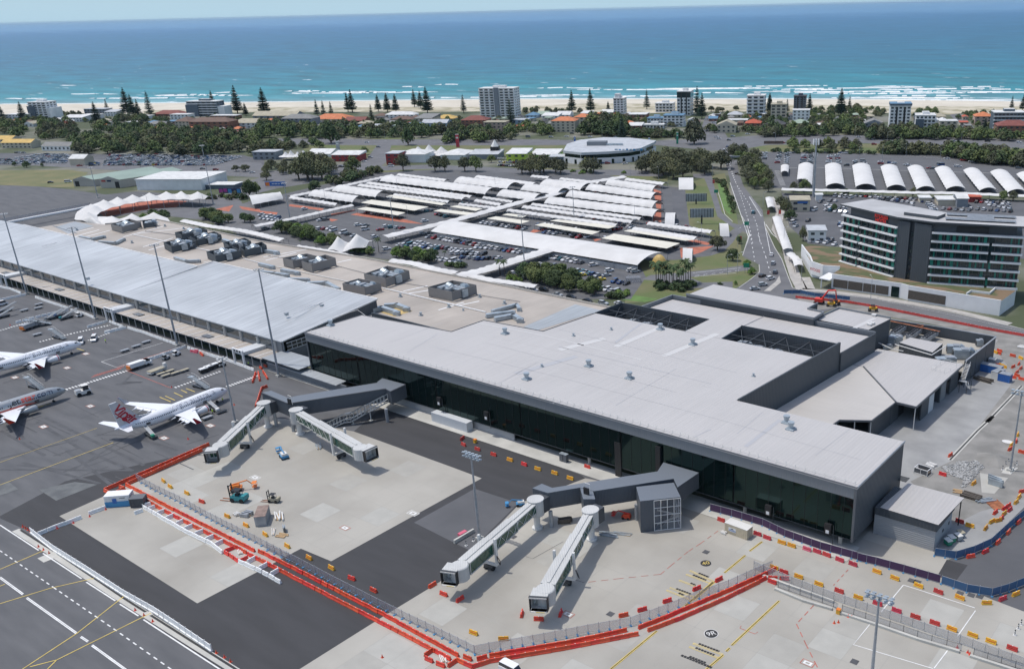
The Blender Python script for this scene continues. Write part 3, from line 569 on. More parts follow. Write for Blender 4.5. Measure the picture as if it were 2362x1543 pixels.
for pts,wd,mt in (([(1290,807),(1395,781)],2.6,'lap_light'),([(1190,862),(1330,822)],2.4,'lap'),([(1420,800),(1520,757)],2.2,'lap_light'),([(1530,822),(1655,770)],2.2,'lap_light'),([(1290,800),(1640,885)],.25,'lap'),([(1060,760),(1250,800),(1500,860),(1715,912)],.2,'lap_light'),([(940,812),(1010,770)],.25,'lap'),([(1275,930),(1300,925)],.3,'lap'),([(1720,1030),(1800,968)],1.1,'lap'),([(1600,1008),(1640,990)],.3,'lap'),([(1000,800),(1290,870),(1650,965),(1985,1060)],.12,'lap'),([(1120,790),(1560,905)],.1,'lap'),([(1100,745),(1260,775),(1480,830)],.5,'lap_light'),([(1290,760),(1700,860)],.1,'lap'),([(1420,935),(1560,850)],.18,'lap'),([(900,790),(1020,745)],.15,'lap'),([(1480,745),(1420,790)],1.0,'lap'),([(1700,1000),(1760,950)],.2,'lap'),([(1880,1050),(1960,990)],.15,'lap'),([(1150,885),(1240,835)],.15,'lap'),([(735,742),(825,715),(850,733),(765,752)],.3,'lap_light')):onroof('Z',pts,wd,mt)
P('roof_walkway',m,nt_)
m.bx(XL,XR,YF-.12,YF+.5,ZR-3.0,ZR-.36,'clad_light');P('fascia',m,nt_)
m.prism([(XR-.35,YF+.15),(XR,YF+.15),(XR,YB),(XR-.35,YB)],[2.7,2.7,0,0][0],ZR-.36,'clad');P('end_wall',m,nt_)
m.bx(XR-.45,XR+.08,YF-.25,YF+.14,2.7,ZR-.36,J5);P('corner_post',m,nt_);m.bx(XL-.05,XL+.3,YF-.1,YF+.6,3.0,ZR-.36,J5);P('corner_post',m,nt_)
bays=[(XL+.3,-236.2),(-235.8,-200.2),(-199.8,-166.2),(-165.8,-131.2),(-130.8,-97.7),(-97.3,XR-.45)]
for i,(a,b) in K2(bays):
 m=MB();m.bx(a,b,YF+.32,YF+.4,3.0,ZR-3.0,'glass_dark');gl=P('glass_wall',m,nt_)
 x=a
 while x<b:m.bx(x-.03,x+.03,YF+.26,YF+.318,3.0,ZR-3.0,J8);x+=3.1
 P('mullions',m,gl)
m.bx(XL,XR-.4,YF+.42,YB,2.7,3.0,J6);P('soffit',m,nt_)
m.bx(XL+2,-70,YF+5.2,YF+5.5,.1,2.7,J6);m.bx(-222,-170,YF+1.2,YF+1.6,.1,2.9,'block_wall');P('ground_floor_wall',m,nt_)
m.bx(-119.6,-118.2,YF-.5,YF+.2,3,12.5,J8);P('dark_panel',m,nt_);m.bx(-133,-131,YF+.1,YF+.3,.1,10,J8);P('dark_panel',m,nt_)
for x in (-70.3,-95,-119,-143,-230,-250):
 m=MB();m.lathe([(.1,.45),(2.7,.45)],J9,axis='z',n=14,c=(x,YF+1.8,0));P('column',m,nt_)
m.bx(-200.5,-185.5,YF-2.2,YF+.2,.12,3.0,'white_clad');P('service_wall',m,nt_)
m=MB()
m.bx(XL+.1,XL+.4,YF+.5,191.4,3,ZR-.4,'clad');m.bx(-261,-112,YB-.4,YB,3,ZR-.4,'clad');m.bx(-112,XR-.36,YB-.36,YB-.02,0,ZR-.36,'clad')
P('rear_wall',m,nt_)
m.prism([(-112.3,YB),(-111.9,YB),(-107.9,251.5),(-108.5,251.5)],0,[ZR+.5,ZR+.5,ZR+.7,ZR+.7],'clad');P('side_wall',m,nt_)
m.wall([(-142.6,250.9),(-108.3,251.1)],.35,11,ZR+.25,'clad');m.wall([(-192,250.6),(-155,250.9)],.35,11,ZR+.25,'clad');m.wall([(-192,236.5),(-191.2,250.6)],.35,11,ZR+.25,'clad')
m.wall([(-155.3,236.5),(-155.2,250.9)],.25,11,ZR-.36,'clad');m.wall([(-142,236.5),(-142.5,250.9)],.25,11,ZR-.36,'clad');m.wall([(-192,236.7),(-155.4,236.8)],.25,11,ZR-.36,'clad');m.wall([(-141.9,236.8),(-110,237)],.25,11,ZR-.36,'clad')
P('plant_well_wall',m,nt_)
m.bx(-191.8,-155.4,236.9,250.4,11,11.3,J6);m.bx(-142,-109.8,237,250.6,11,11.3,J6);P('plant_well_floor',m,nt_)
for x0,x1,nb in ((-191.5,-155.5,5),(-142.3,-109.5,4)):
 m=MB()
 for i in range(nb+1):
  x=x0+(x1-x0)*i/nb;m.box((x,243.7,15.7),(.3,13.4,.35),J4)
  if i<nb:
   xn=x0+(x1-x0)*(i+1)/nb;m.tube((x,237.2,15.6),(xn,250.3,15.6),.13,J4,n=5);m.tube((x,250.3,15.6),(xn,237.2,15.6),.13,J4,n=5)
 m.box(((x0+x1)/2,243.6,15.7),(x1-x0,.3,.3),J4);P('bracing',m,nt_)
def plant_unit(name,c,d,parent=None,label=None,group=None,rz=0.0,cowl=True):
 """rooftop air handler: casing, bent duct, louvre"""
 x,y,z=c;L,W,Hh=d
 if parent is None:r=T(name,label,'rooftop unit',c,rz,group)
 else:r=parent
 t=T('air_handler',None,None) if False else None
 mb=MB();R=Matrix.Rotation(rz,3,'Z')
 def w(a,b_,h):v=R@K1((a,b_,h)); return (x+v.x,y+v.y,z+v.z)
 mb.box(w(0,0,Hh/2+.15),(L,W,Hh),'galv',rz=rz);mb.box(w(L*.2,0,Hh+.3),(L*.45,W*.8,.3),J3,rz=rz);mb.box(w(-L*.53,0,Hh*.55),(.12,W*.8,Hh*.7),J4,rz=rz)
 for s_ in (-1,1):mb.box(w(0,s_*W*.4,.07),(L*1.05,.15,.14),J4,rz=rz)
 P('casing',mb,r)
 if cowl:
  mb=MB();n=7;rad=W*.28;pts=[w(L*.5+rad*1.2*sin(i/n*pi)*1.2,0,Hh*.35+Hh*.75*(i/n)) for i in range(n+1)];mb.path(pts,rad,'galv',n=8);P('duct',mb,r)
 return r
rp_=random.Random(21)
for i in range(6):plant_unit('u',(-187+i*5.8,240.5+rp_.uniform(0,5),11.4),(3.6,2.2,2.2),parent=nt_,cowl=i%2==0)
for i in range(5):plant_unit('u',(-138+i*6,240.5+rp_.uniform(0,5),11.4),(3.8,2.4,2.2),parent=nt_,cowl=i%2==0)
m=MB();m.prism([(-187,251.2),(-184.8,273.2),(-107.3,272.6),(-107.9,251.4)],6,13,'clad','roof_new');P('lower_block',m,nt_)
m.wall([(-187.6,251),(-185.6,274.6),(-105.9,274.2)],.5,12.6,14.4,'clad_light');m.wall([(-107.6,251.3),(-105.9,274.4)],.4,5,13.9,'clad');P('parapet',m,nt_)
m.tube((-147.5,251.5,13.1),(-146.2,273,13.1),.12,'lap',n=4);P('roof_seam',m,nt_)
pts=gs('Z',[(1583,681),(1646,656),(1886,701),(1863,714),(1900,722),(1877,737)],15.2);m.prism([(p.x,p.y) for p in pts],0,15.2,'clad','roof_new');P('upper_block',m,nt_)
m.wall([pts[0],pts[5]],.4,15.1,15.9,'clad_light');m.wall([pts[2],pts[3],pts[4],pts[5]],.4,15,15.8,'clad_light');P('parapet',m,nt_)
pts=gs(F5,[(470,380),(680,285),(1150,375),(950,475)],14);m=MB();m.prism([(p.x,p.y) for p in pts],0,14,'clad','roof_new');P('corner_block',m,nt_)
m.wall([pts[0],pts[1],pts[2]],.35,13.9,14.6,'clad_light');P('parapet',m,nt_)
m=MB()
for x,y in ((1000,350),(985,425),(960,435)):
 p=g(F5,x,y,14);m.box((p.x,p.y,14.45),(1.5,1.2,.5),J2);m.box((p.x,p.y,14.15),(1.1,.9,.4),J3)
P('roof_hatch',m,nt_)
for q_ in ([(1010,370),(820,460)],):m=MB();m.strip(gs(F5,q_,14),1.6,14.04,'lap_light');P('roof_walkway',m,nt_)
zS=7.5
sh=[(-106.2,277.6),(-77.9,278.2),(-78.4,238.3),(-84.5,238.6),(-85.2,222.8),(-92.6,218.5),(-92.6,215.4),(-110.2,215.4),(-110.2,198)]
m.prism([(-105.9,277.6),(-77.9,278.2),(-78.4,238.3),(-84.3,238.6),(-103.2,259.8),(-107,260)],zS-.5,[zS,zS,zS,zS,zS-.1,zS-.1],J6,'roof_new')
ribbed('dock_roof',(.50,.475,.44),.9,'Y',.3,.6,streak=.05,grime=.08)
m.prism([(-103.4,259.6),(-84.5,238.4),(-85.2,222.8),(-92.6,218.5),(-93,198),(-111.7,198),(-107.2,259.6)],zS-.5,zS-.05,J6,'dock_roof')
P('dock_roof',m,nt_)
m.tube((-103.3,259.7,zS),(-84.4,238.5,zS),.28,J5,n=6);m.wall([(-77.9,278.2),(-78.3,238.3),(-84.4,238.5)],.25,zS-.6,zS+.05,J5);m.wall([(-84.4,238.5),(-85.1,222.8),(-92.6,218.4),(-93,213)],.25,zS-.55,zS,J5);P('gutter',m,nt_)
m=MB()
m.wall([(-79,277.5),(-79,270)],.3,0,zS-.5,'clad');P('dock_wall',m,nt_);m.wall([(-79,266),(-79.2,262)],.3,0,zS-.5,'clad_light');P('dock_wall',m,nt_);m.wall([(-79.2,256),(-79.3,252)],.3,0,zS-.5,'white_clad');P('dock_wall',m,nt_);m.wall([(-79.3,252),(-79.4,246)],.3,0,zS-.5,'clad');P('dock_wall',m,nt_);m.wall([(-85.5,238),(-85.5,244),(-95,252)],.3,0,zS-.5,'clad');P('dock_wall',m,nt_);m.wall([(-86.2,224),(-85.6,238)],.3,0,zS-.5,J6);P('dock_wall',m,nt_);m.wall([(-94,200),(-93.6,219)],.3,0,zS-.5,J6);P('dock_wall',m,nt_);m.wall([(-93,262),(-79.4,262)],.3,0,zS-.5,'clad');P('dock_wall',m,nt_)
m=MB()
for x,y in ((-78.6,238.6),(-85.4,223.2),(-92.8,217),(-89,220.5)):m.tube((x,y,0),(x,y,zS-.4),.13,J2,n=8)
P('post',m,nt_)
tg=MB();tg.box((-87,246,1.6),(3,6,3),J8);tg.box((-88,242.6,1.2),(2.2,2,2.2),J8);P('dock_machine',tg,nt_)
m=MB();yw=[(-106,275),(-113.2,306.8),(-94.6,307.8),(-76.6,307.6),(-77.9,279)]
m.wall(yw[1:4],.4,0,8.2,'clad');m.wall([(-76.8,307.6),(-77.1,298.8)],.4,0,8.2,'clad');m.wall([(-77.1,298.4),(-77.5,290.2)],.4,0,8.2,'clad');m.wall([(-77.5,289.8),(-77.9,279.5)],.4,0,8.2,'clad')
P('screen_wall',m,nt_)
m.prism([(-106,278.3),(-112.8,306.4),(-77,307.2),(-78,278.6)],4.4,4.8,'concrete');P('plant_deck',m,nt_)
m.wall([(-113.3,306.9),(-94.6,308),(-76.5,307.8),(-77.7,279.5)],.5,8.2,8.35,J3);P('wall_capping',m,nt_)
bk=gs(F5,[(1230,590),(1330,545),(1625,600),(1530,680)],8.6)
m=MB();m.prism([(p.x,p.y) for p in bk],4.8,8.6,'clad','roof_new');P('plant_room',m,nt_)
bb_=[(p.x,p.y) for p in bk];m.path([(bb_[0][0]-1,bb_[0][1]-1.2,8.1),(bb_[3][0]+.3,bb_[3][1]-1.2,8.1),(bb_[2][0]+1.2,bb_[2][1]+.2,8.1)],.16,J2)
m.path([(-108,283,7.6),(-102,279.6,7.6),(-98,279.6,7.6)],.14,J2);P('pipe',m,nt_)
def fanbank(k,a,b,z):
 A=g(k,*a,z);B=g(k,*b,z);d=(B-A);L=d.length;an=atan2(d.y,d.x);c=(A+B)/2
 mb=MB();mb.box((c.x,c.y,z-.9),(L,2.3,1.5),J3,rz=an)
 n=int(L/1.25);q=K1((-sin(an),cos(an),0))
 for i in range(n):
  for s_ in (-.58,.58):
   p=A+d*((i+.5)/n)+q*s_;mb.lathe([(z-.15,.5),(z+.12,.5)],J8,axis='z',n=10,c=(p.x,p.y,0))
 P('condenser_bank',mb,nt_)
for a,b in (((1170,495),(1270,430)),((1320,520),(1410,455)),((1455,545),(1560,480))):fanbank(F5,a,b,7.6)
for i,(x,y,L,W,h_) in K2(((1060,520,4,3,2),(1120,560,5,1.5,2.4),(1200,540,4,2,2),(1220,570,3,1.3,2.6),(1720,640,4,2.6,2.4),(1790,690,5,3,3),(1960,580,2.2,1.8,2),(1650,745,6.5,2.6,2.2),(1930,655,1.5,1,1),(1120,610,3.5,1.2,1.2))):
 p=g(F5,x,y,6.5);plant_unit('u',(p.x,p.y,4.9),(L,W,h_),parent=nt_,cowl=i in (4,5,1),rz=.1*i)
m=MB()
for a,b in (((1150,395),(1320,430)),((1320,430),(1600,490)),((1320,405),(1450,440))):m.strip(gs(F5,[a,b],8),.9,8,'rust')
P('pipe_gantry',m,nt_)
m=MB()
a=K1((-77,279,0))
for i in range(12):m.box((-76.2,277.5-i*.34,8-i*.33),(1.2,.3,.05),J2);m.box((-75.2,273.6+i*.34,4-i*.33),(1.2,.3,.05),J2)
for x in (-76.9,-75.6):m.tube((x,277.6,9),(x,273.6,5),.06,J2,n=4);m.tube((x,277.6,8),(x,273.6,4),.06,J2,n=4)
for x,y,z in ((-76.9,273.2,5),(-74.6,273.2,5),(-76.9,278,9),(-75.2,278,9),(-74.6,277.6,3)):m.tube((x,y,0),(x,y,z),.1,J4,n=6)
m.box((-75.9,273,4),(2.6,1.4,.1),J3);P('escape_stair',m,nt_)
p=gs(F5,[(1520,840),(1640,870),(1800,810),(1640,770)],zS)
for i in range(4):
 A,B=p[i],p[(i+1)%4];m.tube(A+K1((0,0,1)),B+K1((0,0,1)),.05,J2,n=4)
 for t in (0,.33,.66):q_=A.lerp(B,t);m.tube(q_,q_+K1((0,0,1)),.05,J2,n=4)
P('roof_railing',m,nt_)
def vent_proto():
 r=T('roof_vent','x','vent',(0,0,0));a=MB();a.box((0,0,.15),(1.7,1.7,.3),'galv');a.box((0,0,.35),(1.2,1.2,.2),'galv');P('curb',a,r)
 b=MB();b.lathe([(.4,.5),(1.1,.5),(1.15,.68),(1.6,.68),(1.62,.5)],'galv',axis='z',n=14);b.sm=False;P('cowl',b,r); return r
VP_=vent_proto();first=True
vents=[('Z',1165,770,'at the near left of the new roof'),('Z',1598,795,'right of the middle of the upper new roof'),('Z',1358,845,'on the middle of the new roof, left of the widest pair'),('Z',1452,873,'on the middle of the new roof, nearest the parapet side'),('Z',1215,875,'closest to the glass front of the new roof'),('Z',1814,975,'rear one of the pair above the glass front'),('Z',1824,990,'front one of the pair above the glass front'),('Z',1250,846,'small one halfway along the dark lap strip'),('Z',1323,775,'small flat one near the strip walkway'),('Z',1410,761,'small flat one beside the left plant well'),('Z',1523,760,'in front of the left plant well'),('S',610,660,'on the far left corner of the new roof'),('Z',1738,868,'lone one near the dark side parapet')]
for i,(k,x,y,wh) in K2(vents):
 p=g(k,x,y,ZR);s_=(.55 if 'small' in wh or 'lone' in wh else 1.25)
 lb='round galvanised roof vent '+wh
 if i==0:VP_.location=p;VP_.scale=(s_,)*3;VP_['label']=lb;VP_['group']='roof vents of the new terminal'
 else:dup(VP_,p,0,lb,'roof vents of the new terminal',sc=s_)
an=T('annex_building','low pale block annex with flat grey roof at the right end of the terminal','building',(-59,185,0))
ar=gs('R',[(1010,915),(1325,645),(1950,808),(1660,1110)],7.2)
m=MB();m.prism([(p.x,p.y) for p in ar],7.0,7.2,J6,'roof_new');P('roof',m,an)
xa0,xa1,ya0,ya1=-66,ar[3].x-.5,ar[3].y+.4,ar[1].y-.3
m=MB();m.bx(xa0,xa1,ya0,ya1-3,0,5.2,'block_wall');P('block_wall',m,an)
m.prism([(xa0,ya0-.25),(xa1+.3,ya0-.25),(xa1+.3,ya1-2.6),(xa0,ya1-2.6)],5.2,7.0,'clad');P('fascia',m,an)
m.tube((ar[2].x-.5,ar[2].y-.5,0),(ar[2].x-.5,ar[2].y-.5,7),.14,J8);P('post',m,an)
for y in (ya0+5,ya0+9):m=MB();m.bx(xa1,xa1+.06,y,y+.7,2.4,3.1,J8);P('wall_vent',m,an)

for i in range(6):m.box((-66.5+.4,ar[1].y+.6+i*.45,7.0),(3.2,.12,.12),J4)
P('pergola_slat',m,an)
ot=T('terminal_building','old low terminal with silver sloping roof and beige flat roof full of plant','terminal',(-400,200,0))
m=MB()
def slope(mb,pts,th,mt):
 lo=[(p[0],p[1],p[2]-th) for p in pts];n=len(pts)
 A=sum(pts[i][0]*pts[(i+1)%n][1]-pts[(i+1)%n][0]*pts[i][1] for i in range(n))
 if A<0:pts=list(reversed(pts));lo=list(reversed(lo))
 mb.add(list(lo)+list(pts),[(i,(i+1)%n,n+(i+1)%n,n+i) for i in range(n)]+[tuple(range(n,2*n)),tuple(range(n-1,-1,-1))],mt)
slope(m,[(-700,171,8.5),(-392,171.5,8.5),(-392,206.6,12.5),(-562,206,12.5),(-700,200,12)],.4,'roof_old')
slope(m,[(-392,171.5,8.5),(-281.2,172.2,8.5),(-281.4,215.2,12.9),(-392,214.2,12.9)],.4,'roof_old')
P('sloping_roof',m,ot)
m=MB()
m.tube((-281.2,172.2,8.6),(-281.4,215.2,13),.22,J1);m.tube((-281.4,215.2,13),(-392,214.2,13),.2,J1);m.tube((-392,206.6,12.6),(-562,206,12.6),.2,J1);m.tube((-392,206.6,12.6),(-392,214.2,13),.2,J1)
m.tube((-700,170.9,8.45),(-392,171.4,8.45),.22,J3);m.tube((-392,171.4,8.45),(-281.2,172.1,8.45),.22,J3);P('roof_edge',m,ot)
m=MB()
for pts in ([(1480,720),(2362,960)],[(720,555),(1480,720)]):m.path([p for p in gs(D1,pts,11.6)],.12,J3,n=4)
for a,b in (((380,585),(640,515)),((640,575),(840,520))):m.path(gs(D1,[a,b],11.6),.15,J1,n=4)
for a,b in (((300,1360),(740,1175)),((420,1290),(600,1240))):m.path(gs(D2,[a,b],11.8),.16,J1,n=4)
P('roof_cable',m,ot)
rv=random.Random(4)
for k,x,y in ((D1,800,880),(D1,2320,905),(D2,240,1360),(D2,305,1138),(D2,430,1175),(D2,125,1095),(D2,560,1285),(D1,630,540)):
 p=g(k,x,y,11.3);m=MB();m.box((p.x,p.y,p.z+.1),(1.1,1.1,.9),'galv');m.box((p.x,p.y,p.z+.65),(1.4,1.4,.15),J3);P('roof_ventilator',m,ot)
m.bx(-700,-282,172.4,172.8,4.2,8.1,'clad_light');m.bx(-281.7,-281.4,172.6,214.8,0,8.2,'clad_light');m.bx(-700,-392,206,206.3,7.5,12.1,'clad');m.bx(-392,-281.5,213.8,214.2,7.5,12.4,'clad')
slope(m,[(-281.7,173,8.2),(-281.4,173,8.2),(-281.4,214.6,12.5),(-281.7,214.6,12.5)],4,'clad');P('clerestory_wall',m,ot)
x=-560
while x<-285:
 m=MB();m.bx(x,x+9.2,172.3,172.38,5.6,7.5,'glass_grey');
 m.bx(x+9.6,x+9.75,171.6,172.3,4.3,7.9,J2);P('clerestory_window',m,ot);x+=10.6
m=MB();m.bx(-281.36,-281.3,174,182,4.9,7.4,'window');m.bx(-281.3,-281.2,173.8,182.2,7.4,7.6,J1);m.bx(-281.3,-281.2,173.8,182.2,4.7,4.9,J1)
for y in (176,178,180):m.bx(-281.3,-281.22,y-.06,y+.06,4.9,7.4,J1)
m.bx(-281.3,-281.22,174,182,6.05,6.2,J1);P('gable_window',m,ot)
m.prism([(-700,164.2),(-283,164.6),(-283,172.5),(-700,172.5)],3.75,4.05,J5,'roof_beige');P('walkway_roof',m,ot)
x=-560
while x<-284:m.bx(x,x+.35,164.4,172.2,4.06,4.16,J1);x+=5.35
P('roof_batten',m,ot)
for x in (-497,-443,-375,-325):
 m=MB();m.bx(x,x+5,167,169.4,4.06,4.3,J6)
 for j in range(5):m.bx(x+.2,x+4.8,167.15+j*.45,167.35+j*.45,4.3,4.4,J3)
 P('roof_louvre',m,ot)
for k,x in ((D1,100),(D1,1090),(E1,2230)):
 b=g(k,x+45,{D1:930 if x==100 else 1240,E1:375}[k],0);m=MB()
 m.bx(b.x-3.2,b.x-2.6,162.6,163.2,0,5.6,J1);m.bx(b.x+2.6,b.x+3.2,162.6,163.2,0,5.6,J1);m.bx(b.x-3.2,b.x+3.2,162.6,163.1,5.0,6.1,J1);m.bx(b.x-2.6,b.x+2.6,163.2,172.4,4.1,5.2,'white_clad')
 for j in range(3):m.bx(b.x-2+j*1.6,b.x-.9+j*1.6,162.55,162.59,5.2,5.9,'window')
 P('gate_portal',m,ot)
m.bx(-700,-284,168.6,169,0,3.75,'glass_grey');P('walkway_glazing',m,ot)
x=-520;
while x<-284:m=MB();m.bx(x-.09,x+.09,165,165.2,0,3.75,J2);P('walkway_post',m,ot);x+=5.35
m=MB();m.prism([(-283,164.6),(-262,164.6),(-262,174),(-283,174)],4.3,4.6,J5,'roof_dull');m.bx(-283,-240,166.4,166.8,0,2.9,'clad_light');slope(m,[(-281,164.9,3.3),(-243,164.9,3.0),(-243,169,3.2),(-281,169,3.5)],.25,'roof_dull');P('link_roof',m,ot)
bz=8.0
m=MB();o2=[tuple(p[:2]) for p in gs('Z',[(363,508),(600,558),(836,596),(1120,652),(1408,711)],bz)]
m.prism([(-571,206.4)]+[(-571,235),(-545,240)]+o2+[(-207,252),(-196,212.5),(-219,211),(-221,196),(-261,192.5),(-281,196),(-281,215.5),(-392,215),(-392,207.5)],0,bz,'shed_cream','roof_beige');P('flat_roof',m,ot)
m.wall([(-545,240)]+o2,.5,bz-.3,bz+.7,'shed_cream');P('parapet',m,ot)
m=MB()
for k,pts,wd,mt in ((D2,[(1110,1125),(2050,1345)],.9,J1),(D1,[(1200,480),(1950,640)],.8,J1),(D1,[(480,400),(700,470)],.5,J3),(D1,[(1320,450),(2200,560)],.45,J5),(D2,[(70,830),(700,925),(1300,1080),(2362,1250)],.35,J5),(D2,[(0,900),(1000,1110)],.7,J2),(D1,[(2210,700),(2362,740)],.6,J1)):
 m.path([p+K1((0,0,.3)) for p in gs(k,pts,bz)],wd*.3,mt,n=5)
P('roof_gutter',m,ot)

for k,a,b in ((D1,(600,480),(850,415)),(D1,(650,505),(900,435)),(D1,(700,520),(1000,440)),(D1,(1120,500),(1500,400)),(D1,(1300,590),(1570,510)),(D1,(1350,620),(1560,560)),(D1,(1250,470),(1700,415)),(D1,(1950,640),(2150,590)),(D2,(30,840),(420,770)),(D2,(50,870),(330,800)),(D2,(1300,1150),(1520,1100)),(D2,(1350,1170),(1540,1140)),(D2,(1800,1280),(1990,1240)),(D2,(1620,1320),(1850,1250)),(D2,(700,890),(830,860)),(D1,(1850,730),(2050,690))):m.strip(gs(k,[a,b],bz),.9,bz+.05,J1);P('roof_sheet',m,ot)
for k,pts,mt in ((D2,[(1090,1340),(1280,1290),(1380,1330),(1220,1380)],'stain'),):
 mat('stain',(.52,.38,.16),.9);m.poly([(p.x,p.y,bz+.045) for p in gs(k,pts,bz)],mt);P('roof_stain',m,ot)
for k,pts in ((D3,[(30,1395),(500,1190),(760,1250),(640,1275),(160,1425)]),(D1,[(500,410),(680,360),(850,400),(620,470)])):m.poly([(p.x,p.y,bz+.06) for p in gs(k,pts,bz)],'roof_dull');P('roof_sheet',m,ot)
ribbed('louvre_dark',(.07,.085,.095),.5,'Z',.7,.6)
ribbed('louvre_grey',(.23,.22,.21),.5,'Z',.7,.6)
def enclosure(k,A,B,D,hh,mt,label,n_units=3,z0=bz):
 """A near-left, B near-right, D far-right corners on the roof (px of the base)"""
 a,b,d=g(k,*A,z0),g(k,*B,z0),g(k,*D,z0);c=a+(d-b);ce=(a+d)/2
 r=T('plant_enclosure',label,'rooftop plant',(ce.x,ce.y,z0),0,'rooftop plant enclosures')
 m=MB();m.wall([a,b,d,c,a],.18,z0+.5,z0+.5+hh,mt);P('screen',m,r)
 m=MB()
 for p in (a,b,c,d):m.tube(p,p+K1((0,0,.6)),.12,J3,n=5)
 m.wall([a,b,d,c,a],.3,z0+.42,z0+.5,J4);P('frame',m,r)
 for i in range(n_units):
  t=(i+.6)/(n_units+.2);p=(a.lerp(b,t)+c.lerp(d,t))/2;w_=(b-a).length/n_units*.65;ang=atan2((b-a).y,(b-a).x)
  plant_unit('u',(p.x,p.y,z0+.4),(w_,(d-b).length*.5,hh*.85),parent=r,cowl=i%2==0,rz=ang+(pi/2 if i%3==2 else 0))
 return r
enclosure(D1,(1020,440),(1120,470),(1290,420),3,'louvre_grey','galvanised round duct and air handler cluster nearest the big white tent canopy',2)
enclosure(D1,(1310,425),(1410,415),(1400,385),2.4,'louvre_dark','small black louvred box beside the round ducts near the tent canopy',1)
enclosure(D1,(1500,610),(1570,650),(1790,600),3,'louvre_dark','dark louvred plant enclosure, near left one of the first cluster on the beige roof',3)
enclosure(D1,(1740,560),(1800,590),(2020,540),3,'louvre_dark','dark louvred plant enclosure, near right one of the first cluster on the beige roof',3)
enclosure(D1,(1600,510),(1660,530),(1890,485),2.6,'louvre_dark','dark louvred plant enclosure, rear one of the first cluster on the beige roof',3)
enclosure(D1,(1890,700),(1970,740),(2200,690),3.2,'louvre_dark','dark louvred plant enclosure, near left one of the second cluster on the beige roof',3)
enclosure(D1,(2190,660),(2230,690),(2430,640),3.2,'louvre_dark','dark louvred plant enclosure, right one of the second cluster on the beige roof',2)
enclosure(D1,(2040,610),(2090,640),(2290,600),3,'louvre_dark','dark louvred plant enclosure, rear one of the second cluster on the beige roof',3)
enclosure(D2,(220,925),(310,950),(530,910),3.6,'louvre_grey','grey louvred plant enclosure, left one of the touching pair on the beige roof',2)
enclosure(D2,(390,955),(480,985),(695,925),3.6,'louvre_grey','grey louvred plant enclosure, right one of the touching pair on the beige roof',2)
enclosure(D2,(760,1155),(960,1195),(1105,1150),3.2,'louvre_grey','grey louvred plant enclosure beside the silver roof edge',3)
enclosure(D2,(955,1075),(1150,1120),(1362,1045),3.6,'louvre_grey','square grey louvred plant enclosure in the middle of the beige roof',3)
enclosure(D2,(1535,1200),(1750,1245),(1970,1180),3.6,'louvre_grey','rightmost square grey louvred plant enclosure on the beige roof',3)
def ductrun(k,pts,r_,label,z=bz+.9):
 o=T('duct_run',label,'duct',tuple(g(k,*pts[0],bz)),0,'ducts on the old terminal roof');m=MB()
 P_=gs(k,pts,z)
 for i in range(len(P_)-1):
  a,b=P_[i],P_[i+1];d=b-a;c=(a+b)/2;m.box((c.x,c.y,c.z),(d.length+r_,r_*2,r_*1.7),'galv',rz=atan2(d.y,d.x))
 P('duct',m,o);m=MB()
 for p in P_:m.box((p.x,p.y,bz+.25),(r_*2.4,.2,.5),J3)
 P('support',m,o);e=P_[-1];m.box((e.x,e.y,e.z-.3),(r_*2.6,r_*2.2,r_*2),'galv',rz=.5);P('outlet_hood',m,o)
ductrun(D2,[(920,1350),(1100,1300),(1240,1345)],.9,'large bent galvanised duct, near one beside the silver roof corner')
ductrun(D2,[(1140,1280),(1240,1275),(1330,1310)],.9,'large bent galvanised duct, rear one beside the silver roof corner')
ductrun(D2,[(2110,1330),(2330,1270),(2355,1310)],.6,'long galvanised duct by the seam with the new roof')
ductrun(D2,[(2060,1370),(2290,1340)],.8,'boxy galvanised duct run nearest the new roof')
ductrun(D2,[(2140,1400),(2300,1370),(2362,1410)],.9,'wide low duct and fan box next to the new roof')
ductrun(D1,[(730,500),(830,520),(940,495)],.7,'flattened grey duct group left of the pipe loop')
ductrun(D1,[(900,545),(1050,555),(1120,520)],.7,'brown and grey duct loop on the beige roof behind the silver roof edge')
ductrun(D1,[(1590,690),(1690,720),(1800,715)],.7,'low duct group beside the silver roof edge in front of the first cluster')
ductrun(D1,[(2030,530),(2120,560)],.9,'short grey angled duct behind the first dark cluster')
ductrun(D2,[(20,780),(150,800)],.9,'short angled duct at the left of the grey pair')
ductrun(D2,[(0,905),(110,930)],.8,'leftmost of the low ducts by the silver roof edge')
ductrun(D2,[(0,975),(130,990),(240,1005)],.8,'second of the low ducts by the silver roof edge')
ductrun(D2,[(200,960),(340,985)],.8,'third of the low ducts by the silver roof edge')
ductrun(D2,[(260,1040),(430,1045)],.7,'fourth of the low ducts by the silver roof edge')
ductrun(D2,[(440,1080),(600,1075),(700,1130)],.9,'fifth of the low ducts, beside the plant screen at the silver roof edge')
for i,(k,x,y,lb) in K2(((D2,1275,1200,'left of the rightmost plant enclosure'),(D2,1715,1295,'in front of the rightmost plant enclosure'),(D2,1995,1205,'right of the rightmost plant enclosure'),(D2,2220,1265,'beside the long duct'),(D1,1200,555,'between the first cluster and the tent canopy'),(D1,700,440,'next to the grey roof sheet'),(D1,1500,405,'near the rear parapet by the tent canopy'),(D2,1460,1370,'near the front of the beige roof'),(D2,1845,1325,'tiny one near the front of the beige roof'),(D1,1670,430,'near the rear parapet left of the wavy canopy'))):
 p=g(k,x,y,bz);dup(VP_,p,0,'small roof vent on the beige roof '+lb,'small vents on the beige roof',sc=.8 if i!=8 else .5)
